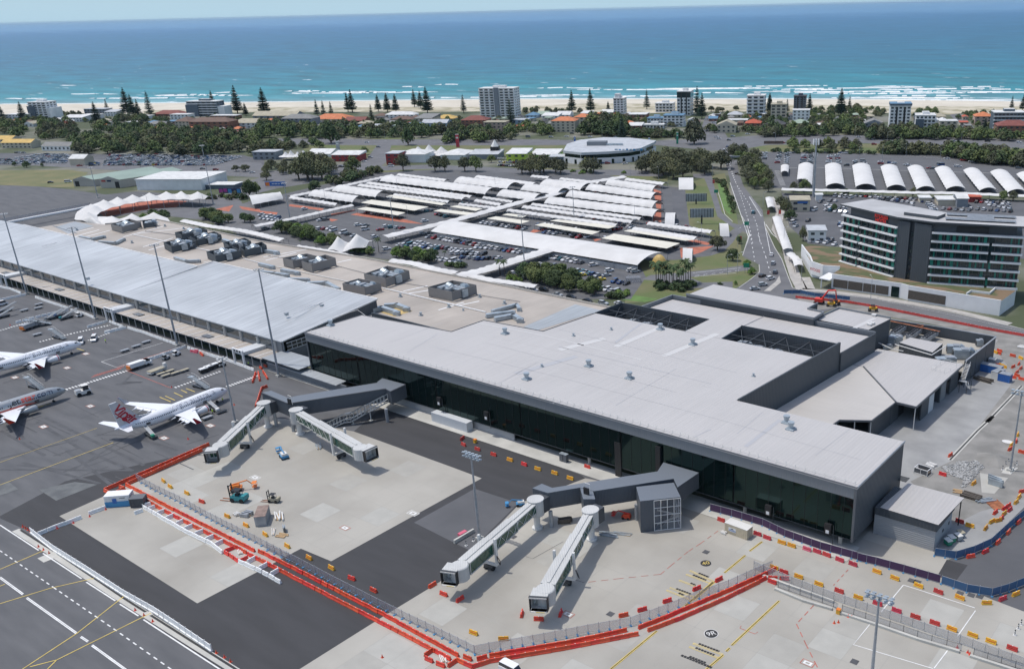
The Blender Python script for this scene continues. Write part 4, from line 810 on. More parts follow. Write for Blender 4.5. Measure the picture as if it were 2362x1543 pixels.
def plane(nose,tailp,zc0,label,kind):
 d=K1((nose[0]-tailp[0],nose[1]-tailp[1]));rz=atan2(d.y,d.x)
 r=T('passenger_jet',label,'aircraft',(nose[0],nose[1],0),rz,'passenger jets parked on the apron')
 X,Y,Z,R_=nose[0],nose[1],0,rz;cr,sr=cos(rz),sin(rz)
 def Q(name,mb,par=None):return Pl(name,mb,par or r)
 BD='plane_white' if kind=='w' else 'plane_grey';AC='plane_red' if kind=='w' else 'plane_orange'
 secs=[(0,.08,2.75),(-.35,.5,2.8),(-1.0,.92,2.9),(-2.1,1.33,3.03),(-3.6,1.66,3.13),(-5.5,1.86,3.2),(-9,1.9,3.2),(-24,1.9,3.2),(-27,1.82,3.28),(-30,1.55,3.5),(-33,1.12,3.85),(-36,.62,4.25),(-38,.2,4.55)]
 n=28;m=MB();vs=[]
 for x,rad,z in secs:
  for i in range(n):a=2*pi*i/n;vs.append((x,rad*cos(a),z+rad*sin(a)*1.04))
 fs=[(j*n+i,j*n+(i+1)%n,(j+1)*n+(i+1)%n,(j+1)*n+i) for j in range(len(secs)-1) for i in range(n)]
 m.add(vs,fs,BD);m.add(vs[-n:],[tuple(range(n))],BD);m.add(vs[:n],[tuple(reversed(range(n)))],BD);m.sm=True;fu=Q('fuselage',m)
 def rad_at(x):
  for i in range(len(secs)-1):
   a,b=secs[i],secs[i+1]
   if a[0]>=x>=b[0]:t=(x-a[0])/(b[0]-a[0]); return a[1]+(b[1]-a[1])*t,a[2]+(b[2]-a[2])*t
  return secs[-1][1:]
 def skin(x,ang,off=.03):
  rr,z=rad_at(x); return (x,-(rr+off)*cos(ang),z+(rr*1.04+off)*sin(ang))
 m=MB();m.lathe([(-21.5,.3),(-19,1.35),(-15,1.5),(-12.5,.5)],BD,n=16,c=(0,0,1.95),sc=(1.25,.62));m.sm=True;Q('belly_fairing',m)
 wm=MB()
 for i in range(44):
  x=-7.3-i*.58
  if i in (19,20):continue
  o_=None
  mm=MB();mm.add([skin(x-.13,.20),skin(x+.13,.20),skin(x+.13,.42),skin(x-.13,.42)],[(0,1,2,3)],J8);Q('cabin_window',mm,fu)
  if i%4==0:mm=MB();mm.add([(p[0],-p[1],p[2]) for p in (skin(x-.13,.42),skin(x+.13,.42),skin(x+.13,.20),skin(x-.13,.20))],[(0,1,2,3)],J8);Q('cabin_window',mm,fu)
 for s_ in (-1,1):
  mm=MB()
  for (x0,x1,a0,a1) in ((-1.75,-2.25,.55,.95),(-2.3,-2.85,.5,.85)):
   q=[skin(x0,a0,.04),skin(x1,a0,.04),skin(x1-.1,a1,.04),skin(x0-.15,a1,.04)]
   if s_>0:q=[(a,-b,c_) for a,b,c_ in q]
   mm.add(q,[(0,1,2,3)],J8)
  Q('cockpit_window',mm)
 mm=MB();mm.add([skin(-1.62,1.1,.03),skin(-1.62,2.04,.03),skin(-2.1,2.2,.05),skin(-2.1,.95,.05)],[(0,1,2,3)],J8);Q('cockpit_window',mm)
 mm=MB()
 for x0,x1,a0,a1 in ((-9,-10.4,-.45,-.05),(-28.2,-29.5,-.4,.0)):mm.add([skin(x0,a0),skin(x0,a1),skin(x1,a1),skin(x1,a0)],[(3,2,1,0),(0,1,2,3)],J8)
 Q('cargo_door',mm)
 for x0,x1 in ((-5.1,-6.0),(-32.2,-33.0)):
  mm=MB()
  for a,b in (((x0,-.3),(x0,.62)),((x1,-.3),(x1,.62)),((x0,.62),(x1,.62)),((x0,-.3),(x1,-.3))):mm.tube(skin(*a),skin(*b),.03,J3,n=4)
  Q('door_outline',mm)
 def slab(mb,pts,th,m_):
  n_=len(pts);lo=[(a,b,c_-th[i]) for i,(a,b,c_) in K2(pts)]
  mb.add(lo+list(pts),[(i,(i+1)%n_,n_+(i+1)%n_,n_+i) for i in range(n_)]+[tuple(range(n_,2*n_)),tuple(range(n_-1,-1,-1))],m_)
 for s_ in (1,-1):
  m=MB();P3=[(-12.6,1.2),(-15.6,5),(-22.1,17.0),(-23.9,17.0),(-20.9,5.6),(-20.6,1.2)];zz=[2.5,2.85,3.9,3.9,2.85,2.45]
  pts=[(a,b*s_,zz[i]) for i,(a,b) in K2(P3)];slab(m,pts if s_<0 else pts[::-1],[.45,.35,.12,.06,.1,.2] if s_<0 else [.2,.1,.06,.12,.35,.45],'plane_white');wg=Q('wing',m)
  m=MB();w_=[(-22.1,17.0,3.85),(-23.9,17.0,3.85),(-25.3,17.75,6.3),(-24.7,17.75,6.3)];v=[(a,b*s_,c_) for a,b,c_ in w_];v2=[(a,(b+.1)*s_,c_) for a,b,c_ in w_]
  m.add(v,[(0,1,2,3),(3,2,1,0)],'plane_white');m.add(v2,[(0,1,2,3),(3,2,1,0)],AC);m.add(v+v2,[(0,4,5,1),(1,5,6,2),(2,6,7,3),(3,7,4,0)],AC);Q('winglet',m)
  m=MB();
  for a,b,c_ in ((-21.4,3.6,2.4),(-21.6,7.2,2.75),(-22.6,9.8,3.0),(-23.2,12.2,3.2)):m.tube((a,b*s_,c_),(a-1.7,b*s_,c_-.12),.22,'plane_white',.04,n=6)
  Q('flap_fairing',m,wg)
  m.add([(-21.0,5.8*s_,2.75),(-22.9,12.8*s_,3.5),(-23.7,12.7*s_,3.2),(-21.9,5.8*s_,2.45)],[(0,1,2,3),(3,2,1,0)],'plane_white');Q('flap',m,wg)
  m.lathe([(-15.4,.55),(-14.5,.86),(-13,1.08),(-11.6,1.06),(-11.3,.98),(-11.5,.86)],BD,n=18,c=(0,4.85*s_,1.75));m.sm=True;en=Q('engine',m)
  m=MB();m.lathe([(-11.95,1.085),(-11.68,1.075)],AC if kind=='w' else 'plane_grey',n=18,c=(0,4.85*s_,1.75));m.lathe([(-11.62,.86),(-11.6,.86)],J8,n=18,c=(0,4.85*s_,1.75));Q('intake_ring',m,en)
  m.box((-14.8,4.85*s_,2.75),(3.6,.3,.5),BD);m.tube((-15.3,4.85*s_,1.75),(-16.4,4.85*s_,1.75),.42,J3,.2);Q('pylon',m,en)
  st=[(-33.4,.5,4.55),(-36.8,7.0,5.3),(-38.4,7.0,5.3),(-37.1,.5,4.6)];pts=[(a,b*s_,c_) for a,b,c_ in st];slab(m,pts if s_<0 else pts[::-1],[.2,.08,.05,.1],'plane_white');Q('tailplane',m)
  m=MB();m.tube((-19.8,2.9*s_,.55),(-19.4,2.5*s_,2.3),.14,J3);
  for q in (-.28,.28):m.lathe([(-.17,.5),(.17,.5)],'rubber',axis='z',n=12) if False else m.tube((-19.8,2.9*s_+q-.15,.55),(-19.8,2.9*s_+q+.15,.55),.55,'rubber',n=14)
  Q('main_gear',m)
 m=MB();m.tube((-4.4,0,.4),(-4.2,0,1.6),.1,J3)
 for q in (-.22,.22):m.tube((-4.4,q-.1,.36),(-4.4,q+.1,.36),.36,'rubber',n=12)
 Q('nose_gear',m)
 m=MB();fin=[(-25.5,5.05),(-30.2,5.9),(-35.7,12.3),(-37.9,12.3),(-36.6,4.9),(-31,4.8)]
 a=[(x,-.14,z) for x,z in fin];b=[(x,.14,z) for x,z in fin];k_=len(fin)
 m.add(a,[tuple(range(k_-1,-1,-1)),tuple(range(k_))],BD);m.add(b,[tuple(range(k_)),tuple(range(k_-1,-1,-1))],BD);m.add(a+b,[(i,(i+1)%k_,k_+(i+1)%k_,k_+i) for i in range(k_)],BD);fn=Q('tail_fin',m)
 if kind=='w':
  rt_=K1((.62,0,-.785));up_=K1((.785,0,.62))
  m=MB()
  for s_ in (-1,):
   c_=K1((-34.0,0,7.9));fn_=lambda u,v:(c_.x+rt_.x*u+up_.x*v,-.17 if c_.z+rt_.z*u+up_.z*v>5.3 else -.2-.25*(5.3-(c_.z+rt_.z*u+up_.z*v)),c_.z+rt_.z*u+up_.z*v)
   text_on(m,'Virgin',3.5,fn_,'plane_red',bold=.11,shear=.35)
   m.add([fn_(-2.9,-1.25),fn_(-2.9,-1.6),fn_(4.1,-1.75),fn_(4.1,-1.35)],[(0,1,2,3),(3,2,1,0)],'plane_red');m.add([fn_(-.9,-1.0),fn_(-.5,-1.0),fn_(-1.3,-2.4),fn_(-1.7,-2.4)],[(0,1,2,3),(3,2,1,0)],'plane_red')
  Q('tail_lettering',m,fn)
  text_on(m,'virgin australia',2.7,lambda u,v:skin(-13.2+u,.78+v/1.9,.035),'plane_letter',bold=-.02);Q('fuselage_lettering',m,fu)
  text_on(m,'virgin australia',2.7,lambda u,v:(lambda p:(p[0],-p[1],p[2]))(skin(-13.2-u,.78+v/1.9,.035)),'plane_letter',bold=-.02);Q('fuselage_lettering',m,fu)
 else:
  m=MB();
  for txt,dx,mt,bo in (('Jet',-15.9,J8,.02),('star',-11.9,'plane_orange',.05),('.com',-7.2,'navy',.0)):text_on(m,txt,2.75,lambda u,v,dx=dx:skin(dx+u,.62+v/1.9,.035),mt,bold=bo,shear=.15)
  Q('fuselage_lettering',m,fu)
  m.add([skin(-9.5,-.5,.05),skin(-13.5,-.1,.05),skin(-22,-.15,.05),skin(-24,-.7,.05)],[(0,1,2,3),(3,2,1,0)],'plane_orange');Q('belly_stripe',m,fu)
 return r
n1=g('Z',524,899,2.8);t1=g('Z',262,992,4.5)
jet1=plane(n1,t1,3.2,'white passenger jet with red lettering on its tail, parked nearest the jet bridges','w')
n2=g(E1,742,205,2.8);a2=g(E1,0,415,3.2);jet2=plane(n2,a2,3.2,'white passenger jet cut by the left edge, parked behind the other two','w')
A0=math.atan2(n1.y-t1.y,n1.x-t1.x)
n3=g(E1,598,625,2.8);a3=g(E1,0,800,3.2);jet3=plane(n3,a3,3.2,'silver grey passenger jet with black and orange lettering at the left edge','g')
def vbox(mb,k,pts,z0,z1,m_,mt=None):mb.prism([(p.x,p.y) for p in gs(k,pts,z1)],z0,z1,m_,mt or m_)
ribbed('bridge_roof',(.15,.17,.195),.5,'X',.3,.5,grime=.06)
ba=T('fixed_walkway','dark grey raised walkway from the terminal to the left pair of jet bridges','walkway',tuple(g(E2,1300,620)))
m=MB();vbox(m,E2,[(605,335),(690,318),(845,383),(940,362),(1660,245),(1655,238),(1700,205),(1912,262),(1775,325),(1730,300),(895,428),(835,430)],4.3,8.6,'bridge_clad','bridge_roof');P('walkway_box',m,ba)
rr=gs(E2,[(605,335),(835,430),(895,428),(1730,300),(1775,325),(1912,262)],8.65);m.path([tuple(p) for p in rr],.12,J5,n=4);P('roof_edge',m,ba)
for x,y in ((1745,605),(735,640),(890,690)):
 b=g(E2,x,y);m=MB();m.lathe([(0,.5),(4.3,.5)],J3,axis='z',n=12,c=(b.x,b.y+.2,0));P('column',m,ba)
m=MB()
A=g(E2,1745,350,7.2);B=g(E2,1595,430,5.6);Cc=g(E2,1570,440,5.6);D=g(E2,1440,515,3.6);E_=g(E2,1380,520,3.6);F2_=g(E2,1200,610,1.4)
fl=[A,B,Cc,D,E_,F2_];q=K1((0,-1.0,0));v2=K1((0,0,1))
for a,b in zip(fl,fl[1:]):
 for off in (K1((0,0,0)),q*1.6):
  for h in (0,-2.6,-1.6):m.tube(a+off+v2*h,b+off+v2*h,.12,J2,n=5)
 n_=max(2,int((b-a).length/1.0))
 for j in range(n_+1):
  p=a.lerp(b,j/n_)
  for off in (K1((0,0,0)),q*1.6):m.tube(p+off,p+off-v2*2.6,.09,J2,n=4)
 for j in range(n_*3):p=a.lerp(b,j/(n_*3));m.box((p.x,p.y-.8,p.z-2.5),(.35,1.5,.06),J3)
for p in (D,B):m.tube((p.x,p.y-.8,0),(p.x,p.y-.8,p.z-2.5),.16,J2,n=8);m.box((p.x,p.y-.8,.1),(1,1,.2),J9)
P('stair',m,ba)
m=MB()
for a,b in zip(fl,fl[1:]):m.add([a+v2*.1+K1((0,.2,0)),b+v2*.1+K1((0,.2,0)),b+q*1.8+v2*.1,a+q*1.8+v2*.1],[(0,1,2,3)],'bridge_roof');m.add([a+v2*.2+K1((0,.2,0)),b+v2*.2+K1((0,.2,0)),b+q*1.8+v2*.2,a+q*1.8+v2*.2],[(3,2,1,0)],'bridge_roof')
P('stair_roof',m,ba)
bb2=T('fixed_walkway','dark grey raised walkway with a glazed stair tower, serving the right pair of jet bridges','walkway',tuple(g(E3,1450,800)))
m=MB();vbox(m,E3,[(832,555),(905,520),(985,552),(1800,425),(1845,355),(2120,435),(1955,548),(1925,482),(1310,578),(1200,550),(950,592)],4.3,8.6,'bridge_clad','bridge_roof')
vbox(m,E3,[(1200,548),(1290,540),(1318,640),(1225,640)],4.4,8.5,'bridge_clad','bridge_roof');P('walkway_box',m,bb2)
tw=gs(E3,[(1635,545),(1925,512),(1978,622),(1665,656)],8.4);m=MB();m.prism([(p.x,p.y) for p in tw],8.1,8.4,'bridge_clad','bridge_roof')
l0,l1=tw[0],tw[3];r0,r1=tw[1],tw[2];mid=l1.lerp(r1,.34)
m.prism([(l0.x,l0.y),(l1.x,l1.y),(mid.x,mid.y),(mid.x+.3,mid.y+2.4)],0,8.1,'bridge_clad');P('stair_tower',m,bb2)
m=MB()
for j in range(5):p=mid.lerp(r1,j/4);m.tube((p.x,p.y,0),(p.x,p.y,8.1),.11,J2,n=4)
for j in range(5):m.tube((mid.x,mid.y,.1+j*2),(r1.x,r1.y,.1+j*2),.09,J2,n=4);m.tube((r1.x,r1.y,.1+j*2),(r0.x,r0.y,.1+j*2),.09,J2,n=4)
for j in range(4):p=r1.lerp(r0,j/3);m.tube((p.x,p.y,0),(p.x,p.y,8.1),.09,J2,n=4)
for a,b,z0,z1 in ((.05,.9,5.6,3.6),(.05,.9,1.8,3.4)):
 p=mid.lerp(r1,a);q2=mid.lerp(r1,b);m.add([(p.x,p.y+.6,z0),(q2.x,q2.y+.6,z1),(q2.x,q2.y+.6,z1-.5),(p.x,p.y+.6,z0-.5)],[(0,1,2,3),(3,2,1,0)],J2)
P('glazing_frame',m,bb2)
m.add([(mid.x,mid.y+.2,.1),(r1.x,r1.y+.2,.1),(r1.x,r1.y+.2,8),(mid.x,mid.y+.2,8)],[(0,1,2,3),(3,2,1,0)],'fence_mesh');m.add([(mid.x+.3,mid.y+2.6,.1),(r0.x,r0.y,.1),(r0.x,r0.y,8),(mid.x+.3,mid.y+2.6,8)],[(0,1,2,3),(3,2,1,0)],J6);P('glazing',m,bb2)
for x,y in ((980,855),(1015+870,720),(1640,800)):
 b=g(E3,x,y);m=MB();m.lathe([(0,.5),(4.3,.5)],J3,axis='z',n=12,c=(b.x,b.y,0));P('column',m,bb2)
def jetbridge(k,rot,cab,opL,opR,legs,label):
 zr,zc=7.9,6.9
 Rr=g(k,*rot,zr);Cb=g(k,*cab,zc);r=T('jet_bridge',label,'jet bridge',(Rr.x,Rr.y,0),0,'jet bridges on the new stands')
 m=MB();m.lathe([(3.9,1.9),(zr-.2,1.9),(zr,2.05),(zr+.12,2.0)],'tunnel_white',axis='z',n=20,c=(Rr.x,Rr.y,0));P('rotunda',m,r)
 m.lathe([(0,1.3),(.5,1.3),(.55,.75),(3.9,.75)],J2,axis='z',n=14,c=(Rr.x,Rr.y,0));P('pedestal',m,r)
 m.box((Rr.x+.3,Rr.y+1.9,6),(2.8,2.2,3.6),J6);P('bellows',m,r)
 d=K1((Cb.x-Rr.x,Cb.y-Rr.y));L=d.length;d.normalize();an=atan2(d.y,d.x);q=K1((-d.y,d.x))
 def at(t,s_,z):return (Rr.x+d.x*t+q.x*s_,Rr.y+d.y*t+q.y*s_,z)
 segs=[(1.6,L*.36,1.22,2.55),(L*.33,L*.66,1.4,2.8),(L*.63,L-1.6,1.58,3.05)]
 for i,(a,b,w_,h_) in K2(segs):
  za=zr+(zc-zr)*a/L;zb=zr+(zc-zr)*b/L;za+=(h_-3.05)*.5;zb+=(h_-3.05)*.5
  def sect(mb,s0,s1,c0,c1,mt):
   v=[at(a,s0,za-c1),at(a,s1,za-c1),at(a,s1,za-c0),at(a,s0,za-c0),at(b,s0,zb-c1),at(b,s1,zb-c1),at(b,s1,zb-c0),at(b,s0,zb-c0)]
   mb.add(v,[(0,1,2,3),(7,6,5,4),(0,4,5,1),(1,5,6,2),(2,6,7,3),(3,7,4,0)],mt)
  m=MB();sect(m,-w_,w_,0,.28,'tunnel_white');sect(m,-w_,w_,h_-.3,h_,'tunnel_white');tn=P('tunnel',m,r)
  sect(m,-w_+.12,w_-.12,.28,h_-.3,'tunnel_green');P('side_glazing',m,tn)
  nb=max(2,int((b-a)/1.5))
  for s_ in (-w_,w_):
   for j in range(nb):
    t0,t1=a+(b-a)*j/nb,a+(b-a)*(j+1)/nb;z0=za+(zb-za)*j/nb;z1=za+(zb-za)*(j+1)/nb
    up=(j%2==0)
    m.tube(at(t0,s_,z0-(.3 if up else h_-.3)),at(t1,s_,z1-(h_-.3 if up else .3)),.055 if i<2 else .03,J2 if i<2 else 'tunnel_green',n=4)
   m.tube(at(a,s_,za-.25),at(a,s_,za-h_+.2),.1,J2,n=4);m.tube(at(b,s_,zb-.25),at(b,s_,zb-h_+.2),.1,J2,n=4)
  P('side_bracing',m,tn)
  m.box(at((a+b)/2,0,(za+zb)/2+.1),(b-a-.6,.55,.16),'tunnel_white',rz=an,ry=atan2(za-zb,b-a));P('cable_tray',m,tn)
 lg=g(k,*legs,0);t=(K1((lg.x,lg.y))-K1((Rr.x,Rr.y))).dot(d);t=min(max(t,L*.5),L*.9)
 m=MB()
 for s_ in (-2.15,2.15):m.box(at(t,s_,5.0),(.55,.5,6.6),J2,rz=an)
 m.box(at(t,0,1.7),(.6,4.4,.5),J2,rz=an);P('drive_column',m,r)
 m=MB()
 for s_ in (-.9,.9):m.tube(at(t,s_-.3,.6),at(t,s_+.3,.6),.6,'rubber',n=14)
 m.box(at(t,0,1.0),(1.2,2.2,.7),J4,rz=an);P('drive_wheels',m,r)
 pts=[at(t+.2,2.5,4.2),at(t+.6,3.0,3.2),at(t+.2,3.2,2.2),at(t-.2,2.8,3.0)];m.path(pts+[pts[0]],.09,J8,n=5);P('cable_loop',m,r)
 OL,OR=g(k,*opL,zc),g(k,*opR,zc);o=(OR-OL).normalized();f=K1((o.y,-o.x,0))
 if f.dot(K1((d.x,d.y,0)))<0:f=-f
 oc=(OL+OR)/2
 m=MB();m.lathe([(zc-3.2,2.0),(zc-.1,2.0),(zc+.08,1.8)],'tunnel_white',axis='z',n=20,c=(Cb.x,Cb.y,0));P('cab_drum',m,r)
 ca=atan2(o.y,o.x);w_=max(2.9,(OR-OL).length);ct=oc-f*1.3
 m=MB();m.box((ct.x,ct.y,zc-.12),(w_,3.6,.24),'tunnel_white',rz=ca);m.box((ct.x,ct.y,zc-3.15),(w_,3.6,.22),'tunnel_white',rz=ca)
 for s_ in (-1,1):p=ct+o*(w_/2-.07)*s_-f*.5;m.box((p.x,p.y,zc-1.6),(.14,2.6,2.9),'tunnel_white',rz=ca)
 p=ct-f*.9;m.box((p.x,p.y,zc-1.6),(w_-.3,.12,2.9),J2,rz=ca);P('cab',m,r)
 m=MB()
 for s_ in (-1,1):
  e=oc+o*(w_/2+.02)*s_;
  for j in range(3):pp=e+f*(.25-j*.42);m.box((pp.x,pp.y,zc-1.65),(.16,.3,3.0),J8,rz=ca)
 e=oc+f*.1;m.box((e.x,e.y,zc+.04),(w_+.3,.5,.16),J4,rz=ca);P('canopy_frame',m,r)
 m=MB()
 for s_ in (-.5,.45):p=ct-f*.8+o*s_;m.box((p.x,p.y,zc-1.5),(.75,.1,2.1),'tunnel_green',rz=ca)
 P('cab_window',m,r)
 e=oc+f*.2;m.box((e.x,e.y,zc-3.1),(w_-.4,1.2,.12),J2,rz=ca);e=oc+f*.78+o*.4;m.box((e.x,e.y,zc-3.1),(w_*.5,.12,.14),'yellow_paint',rz=ca);P('cab_floor',m,r)
 e=Rr+K1((d.x,d.y,0))*-1
 return r
jetbridge(E2,(622,428),(225,805),(80,878),(195,868),(375,840),'leftmost jet bridge with green sides, running down left from the dark walkway')
jetbridge(E2,(915,490),(1500,830),(1535,870),(1645,822),(1400,900),'jet bridge with green sides running down right towards the middle of the left stand')
jetbridge(E3,(855,640),(265,1150),(125,1190),(240,1205),(460,1170),'third jet bridge from the left, its cab beside the light mast on the right stand')
jetbridge(E3,(1280,722),(930,1330),(810,1392),(945,1400),(1080,1300),'rightmost jet bridge, the one nearest the viewer with a shadow on the concrete')
def dockframe(k,x,y,h,label,z0=8.6):
 b=g(k,x,y,z0);r=T('docking_display',label,'display',(b.x,b.y,z0),0,'docking displays');m=MB()
 for s_ in (-.8,.8):m.tube((b.x+s_,b.y,z0),(b.x+s_,b.y,z0+h),.08,J2,n=5)
 m.tube((b.x-.8,b.y,z0+h),(b.x+.8,b.y,z0+h),.08,J2,n=5);P('frame',m,r);m.box((b.x-.1,b.y-.25,z0+.8),(1.5,.35,1.8),J8);P('screen',m,r)
dockframe(E2,870,440,2.6,'black docking display in a white frame on the left dark walkway');dockframe(E3,1258,600,2.8,'black docking display in a white frame on the right dark walkway',8.5)
def dockwall(k,x,y,z,label):
 p=g(k,x,y,z);p.y=YF-.5;r=T('docking_display',label,'display',(p.x,p.y,z),0,'docking displays');m=MB();m.box((p.x,p.y,z+1.3),(1.6,.7,2.6),J8);P('casing',m,r);m.box((p.x,p.y-.38,z+.7),(.8,.06,.8),J1);P('screen',m,r);m.tube((p.x+1.3,p.y,z-2.4),(p.x+1.3,p.y,z+2.4),.08,J4,n=5);P('post',m,r)
for k,x,y,z,lb in ((E4,372,760,3.2,'black docking display in front of the glass wall, fourth from the left'),(E4,832,905,3.2,'rightmost black docking display in front of the glass wall'),(E2,2180,470,5.2,'leftmost black docking display on the dark glass wall'),(E3,415,60,5.2,'second black docking display along the glass wall, above the pale service wall')):dockwall(k,x,y,z,lb)
def mast(k,b,t,label,heads=2,r0=.42,z=None,cat='light mast',nm='light_mast',grp='tall light masts',big=False):
 B=g(k,*b);h=z or hgt(k,b[0],b[1],t);r=T(nm,label,cat,(B.x,B.y,0),0,grp)
 m=MB();m.tube((B.x,B.y,0),(B.x,B.y,h),r0,J3,r0*.5,n=10);P('pole',m,r)
 m=MB()
 if heads:
  n_=8 if not big else 10
  if big:
   for row in (0,.9):
    m.tube((B.x-2.2,B.y+.1,h-row),(B.x+2.2,B.y+.1,h-row),.07,'galv',n=5)
    for j in range(5):m.box((B.x-2.2+j*1.1,B.y-.2,h-row+.25),(.7,.5,.2),'galv',rz=.25);m.box((B.x-2.2+j*1.1,B.y+.55,h-row+.15),(.7,.45,.18),'galv',rz=.25)
  else:
   for j in range(n_):a=2*pi*j/n_;m.tube((B.x,B.y,h-.2),(B.x+1.4*cos(a),B.y+1.4*sin(a),h-.2),.05,J3,n=4);m.box((B.x+1.4*cos(a),B.y+1.4*sin(a),h-.3),(.6,.35,.3),J2,rz=a)
  P('lamp_head',m,r)
 m.box((B.x,B.y,.3),(1.5,1.5,.6),J9);P('footing',m,r)
 return r
mast(D1,(245,1020),285,'tall thin light mast nearest the left edge, beside the old terminal walkway');mast(D1,(870,1245),410,'tall light mast second from the left edge beside the old terminal');mast(D1,(1612,1485),565,'tall light mast third from the left beside the old terminal')
mast('Z',(643,868),620,'tall light mast at the right end of the old terminal');mast(E1,(2140,925),335,'thin light mast between the white jet and the leftmost jet bridge',r0=.3)
mast(E3,(425,950),300,'steel light mast with a wide bank of floodlights between the two stands',big=True,r0=.35);mast(F4,(1270,1150),545,'steel light mast with a wide bank of floodlights in the front right corner',big=True,r0=.35)
mast(D2,(275,510),165,'light mast at the left end of the covered car park',r0=.3,grp='car park masts');mast(D2,(1225,670),290,'light mast by the walkway in the middle of the car park',r0=.3,grp='car park masts');mast(D3,(40,850),380,'light mast beside the long white canopy',r0=.3,grp='car park masts');mast(D3,(490,430),120,'light mast among the white canopies right of the walkway',r0=.25,grp='car park masts')
mast(C1,(890,1090),810,'light mast at the corner of the small apron behind the tent canopy',r0=.3,grp='far masts');mast(C1,(1940,1150),610,'light mast between the white warehouse and the tent canopy',r0=.3,grp='far masts')
tc=mast(C4,(450,1080),560,'tall grey telecom tower with panel antennas beside the right car park',heads=0,r0=.9,cat='telecom tower',nm='telecom_tower',grp=None)
tb=g(C4,450,1080);th_=hgt(C4,450,1080,560)
for j in range(6):
 a=2*pi*j/6;m=MB();m.box((tb.x+1.8*cos(a),tb.y+1.8*sin(a),th_-1.5),(.5,.9,3.4),J1,rz=a);m.tube((tb.x,tb.y,th_-1.5),(tb.x+1.8*cos(a),tb.y+1.8*sin(a),th_-1.5),.08,J3,n=4);P('antenna_panel',m,tc)
for j in range(4):
 a=2*pi*j/4+.3;m=MB();m.box((tb.x+1.2*cos(a),tb.y+1.2*sin(a),th_-9),(.4,.6,2.2),J2,rz=a);m.tube((tb.x,tb.y,th_-9),(tb.x+1.2*cos(a),tb.y+1.2*sin(a),th_-9),.07,J3,n=4);P('antenna_panel',m,tc)
ho=T('hotel_building','dark curved hotel block with white balcony bands and green curtained glass','hotel',tuple(g(D4,1480,920)))
hb={'a':g(D4,705,720,6),'b':g(D4,1185,862,6),'c':g(D4,1480,915,6),'d':g(D4,2285,972,6)}
HZ=hz(hb['c'],D4,372);NF=6
A,Bq,Cq,Dq=[K1((p.x,p.y)) for p in (hb['a'],hb['b'],hb['c'],hb['d'])]
base=6.1;ft=(HZ-6)*.84/NF
def facade(A_,B_,par,zf0,nb,slabs=True,over0=0.0,over1=0.0,gap=None):
 d=(B_-A_);L=d.length;d=d/L;nrm=K1((d.y,-d.x))
 if nrm.dot(K1((0,-1)))<0:nrm=-nrm
 an=atan2(d.y,d.x)
 for f in range(NF):
  z0=base+f*ft
  m=MB();c_=A_+d*L/2-nrm*.5;m.box((c_.x,c_.y,z0+ft/2),(L,.3,ft-.4),'glass_hotel',rz=an);gw=P('window_band',m,par)
  rng=random.Random(f*7+int(L))
  for j in range(nb):
   if rng.random()<.62:
    t=(j+.5)/nb+rng.uniform(-.01,.01);w_=L/nb*rng.choice((.25,.35,.5));p=A_+d*L*t-nrm*.32;m=MB();m.box((p.x,p.y,z0+ft/2),(w_,.04,ft-.5),'glass_green',rz=an);P('curtain',m,gw)
  m=MB()
  for j in range(nb+1):p=A_+d*L*j/nb-nrm*.1;m.box((p.x,p.y,z0+ft/2),(.18,.5,ft-.35),J6,rz=an);P('divider',m,gw)
  segs=[(over0,1-over1)] if gap is None else [(over0,gap-.02),(gap+.01,1-over1)]
  for s0,s1 in segs:c_=A_+d*L*(s0+s1)/2+nrm*.35;m.box((c_.x,c_.y,z0),(L*(s1-s0),2.0,.62),J1,rz=an)
  P('balcony_slab',m,par)
 z0=base+NF*ft;segs=[(over0,1-over1)]
 for s0,s1 in segs:c_=A_+d*L*(s0+s1)/2+nrm*.35;m.box((c_.x,c_.y,z0),(L*(s1-s0),2.0,.62),J1,rz=an)
 P('balcony_slab',m,par)
facade(A,Bq,ho,0,9,over0=-.02,gap=.33);facade(Cq,Dq,ho,0,14,over1=-.02,gap=.67)
dep=17.0
def nv(a,b):d=(b-a).normalized();n_=K1((-d.y,d.x)); return n_ if n_.y>0 else -n_
n1_,n2_,n3_=nv(A,Bq),nv(Bq,Cq),nv(Cq,Dq)
core=[A+n1_*.75,Bq+n1_*.75,Cq+n3_*.75,Dq+n3_*.75,Dq+n3_*dep,Cq+n2_*dep,A+n1_*dep]
m=MB();m.prism([tuple(p) for p in core],0,base+NF*ft,J6);P('main_block',m,ho)
t2=[A+(Bq-A)*.08+n1_*1.2,Bq+n1_*1.0,Cq+n3_*1.0,Cq+(Dq-Cq)*.93+n3_*1.5,Cq+(Dq-Cq)*.93+n3_*(dep-1),Cq+n2_*(dep-1),A+(Bq-A)*.08+n1_*(dep-1)];m.prism([tuple(p) for p in t2],base+NF*ft,HZ,J6);P('top_floor',m,ho)
m.prism([tuple(Bq-n1_*.5),tuple(Bq+(Cq-Bq)*.36-n2_*.8),tuple(Bq+(Cq-Bq)*.36+n2_*3),tuple(Bq+n1_*3)],0,HZ-.8,'clad');m.prism([tuple(Bq+(Cq-Bq)*.5-n2_*.8),tuple(Cq-n2_*.8),tuple(Cq+n2_*3),tuple(Bq+(Cq-Bq)*.5+n2_*3)],0,HZ-.8,'clad');P('stair_core',m,ho)
for f in range(6):
 p=Bq+(Cq-Bq)*.43+n2_*.2;m=MB();m.box((p.x,p.y,base+1.6+f*ft),(1.6,.2,ft*.5),'glass_grey',rz=atan2((Cq-Bq).y,(Cq-Bq).x));P('core_window',m,ho)
rf=gs(D4,[(765,218),(955,158),(1400,215),(1510,300),(2362,330),(2420,345),(2230,412),(2000,400),(1560,345),(1260,320),(1000,262)],HZ+.6)
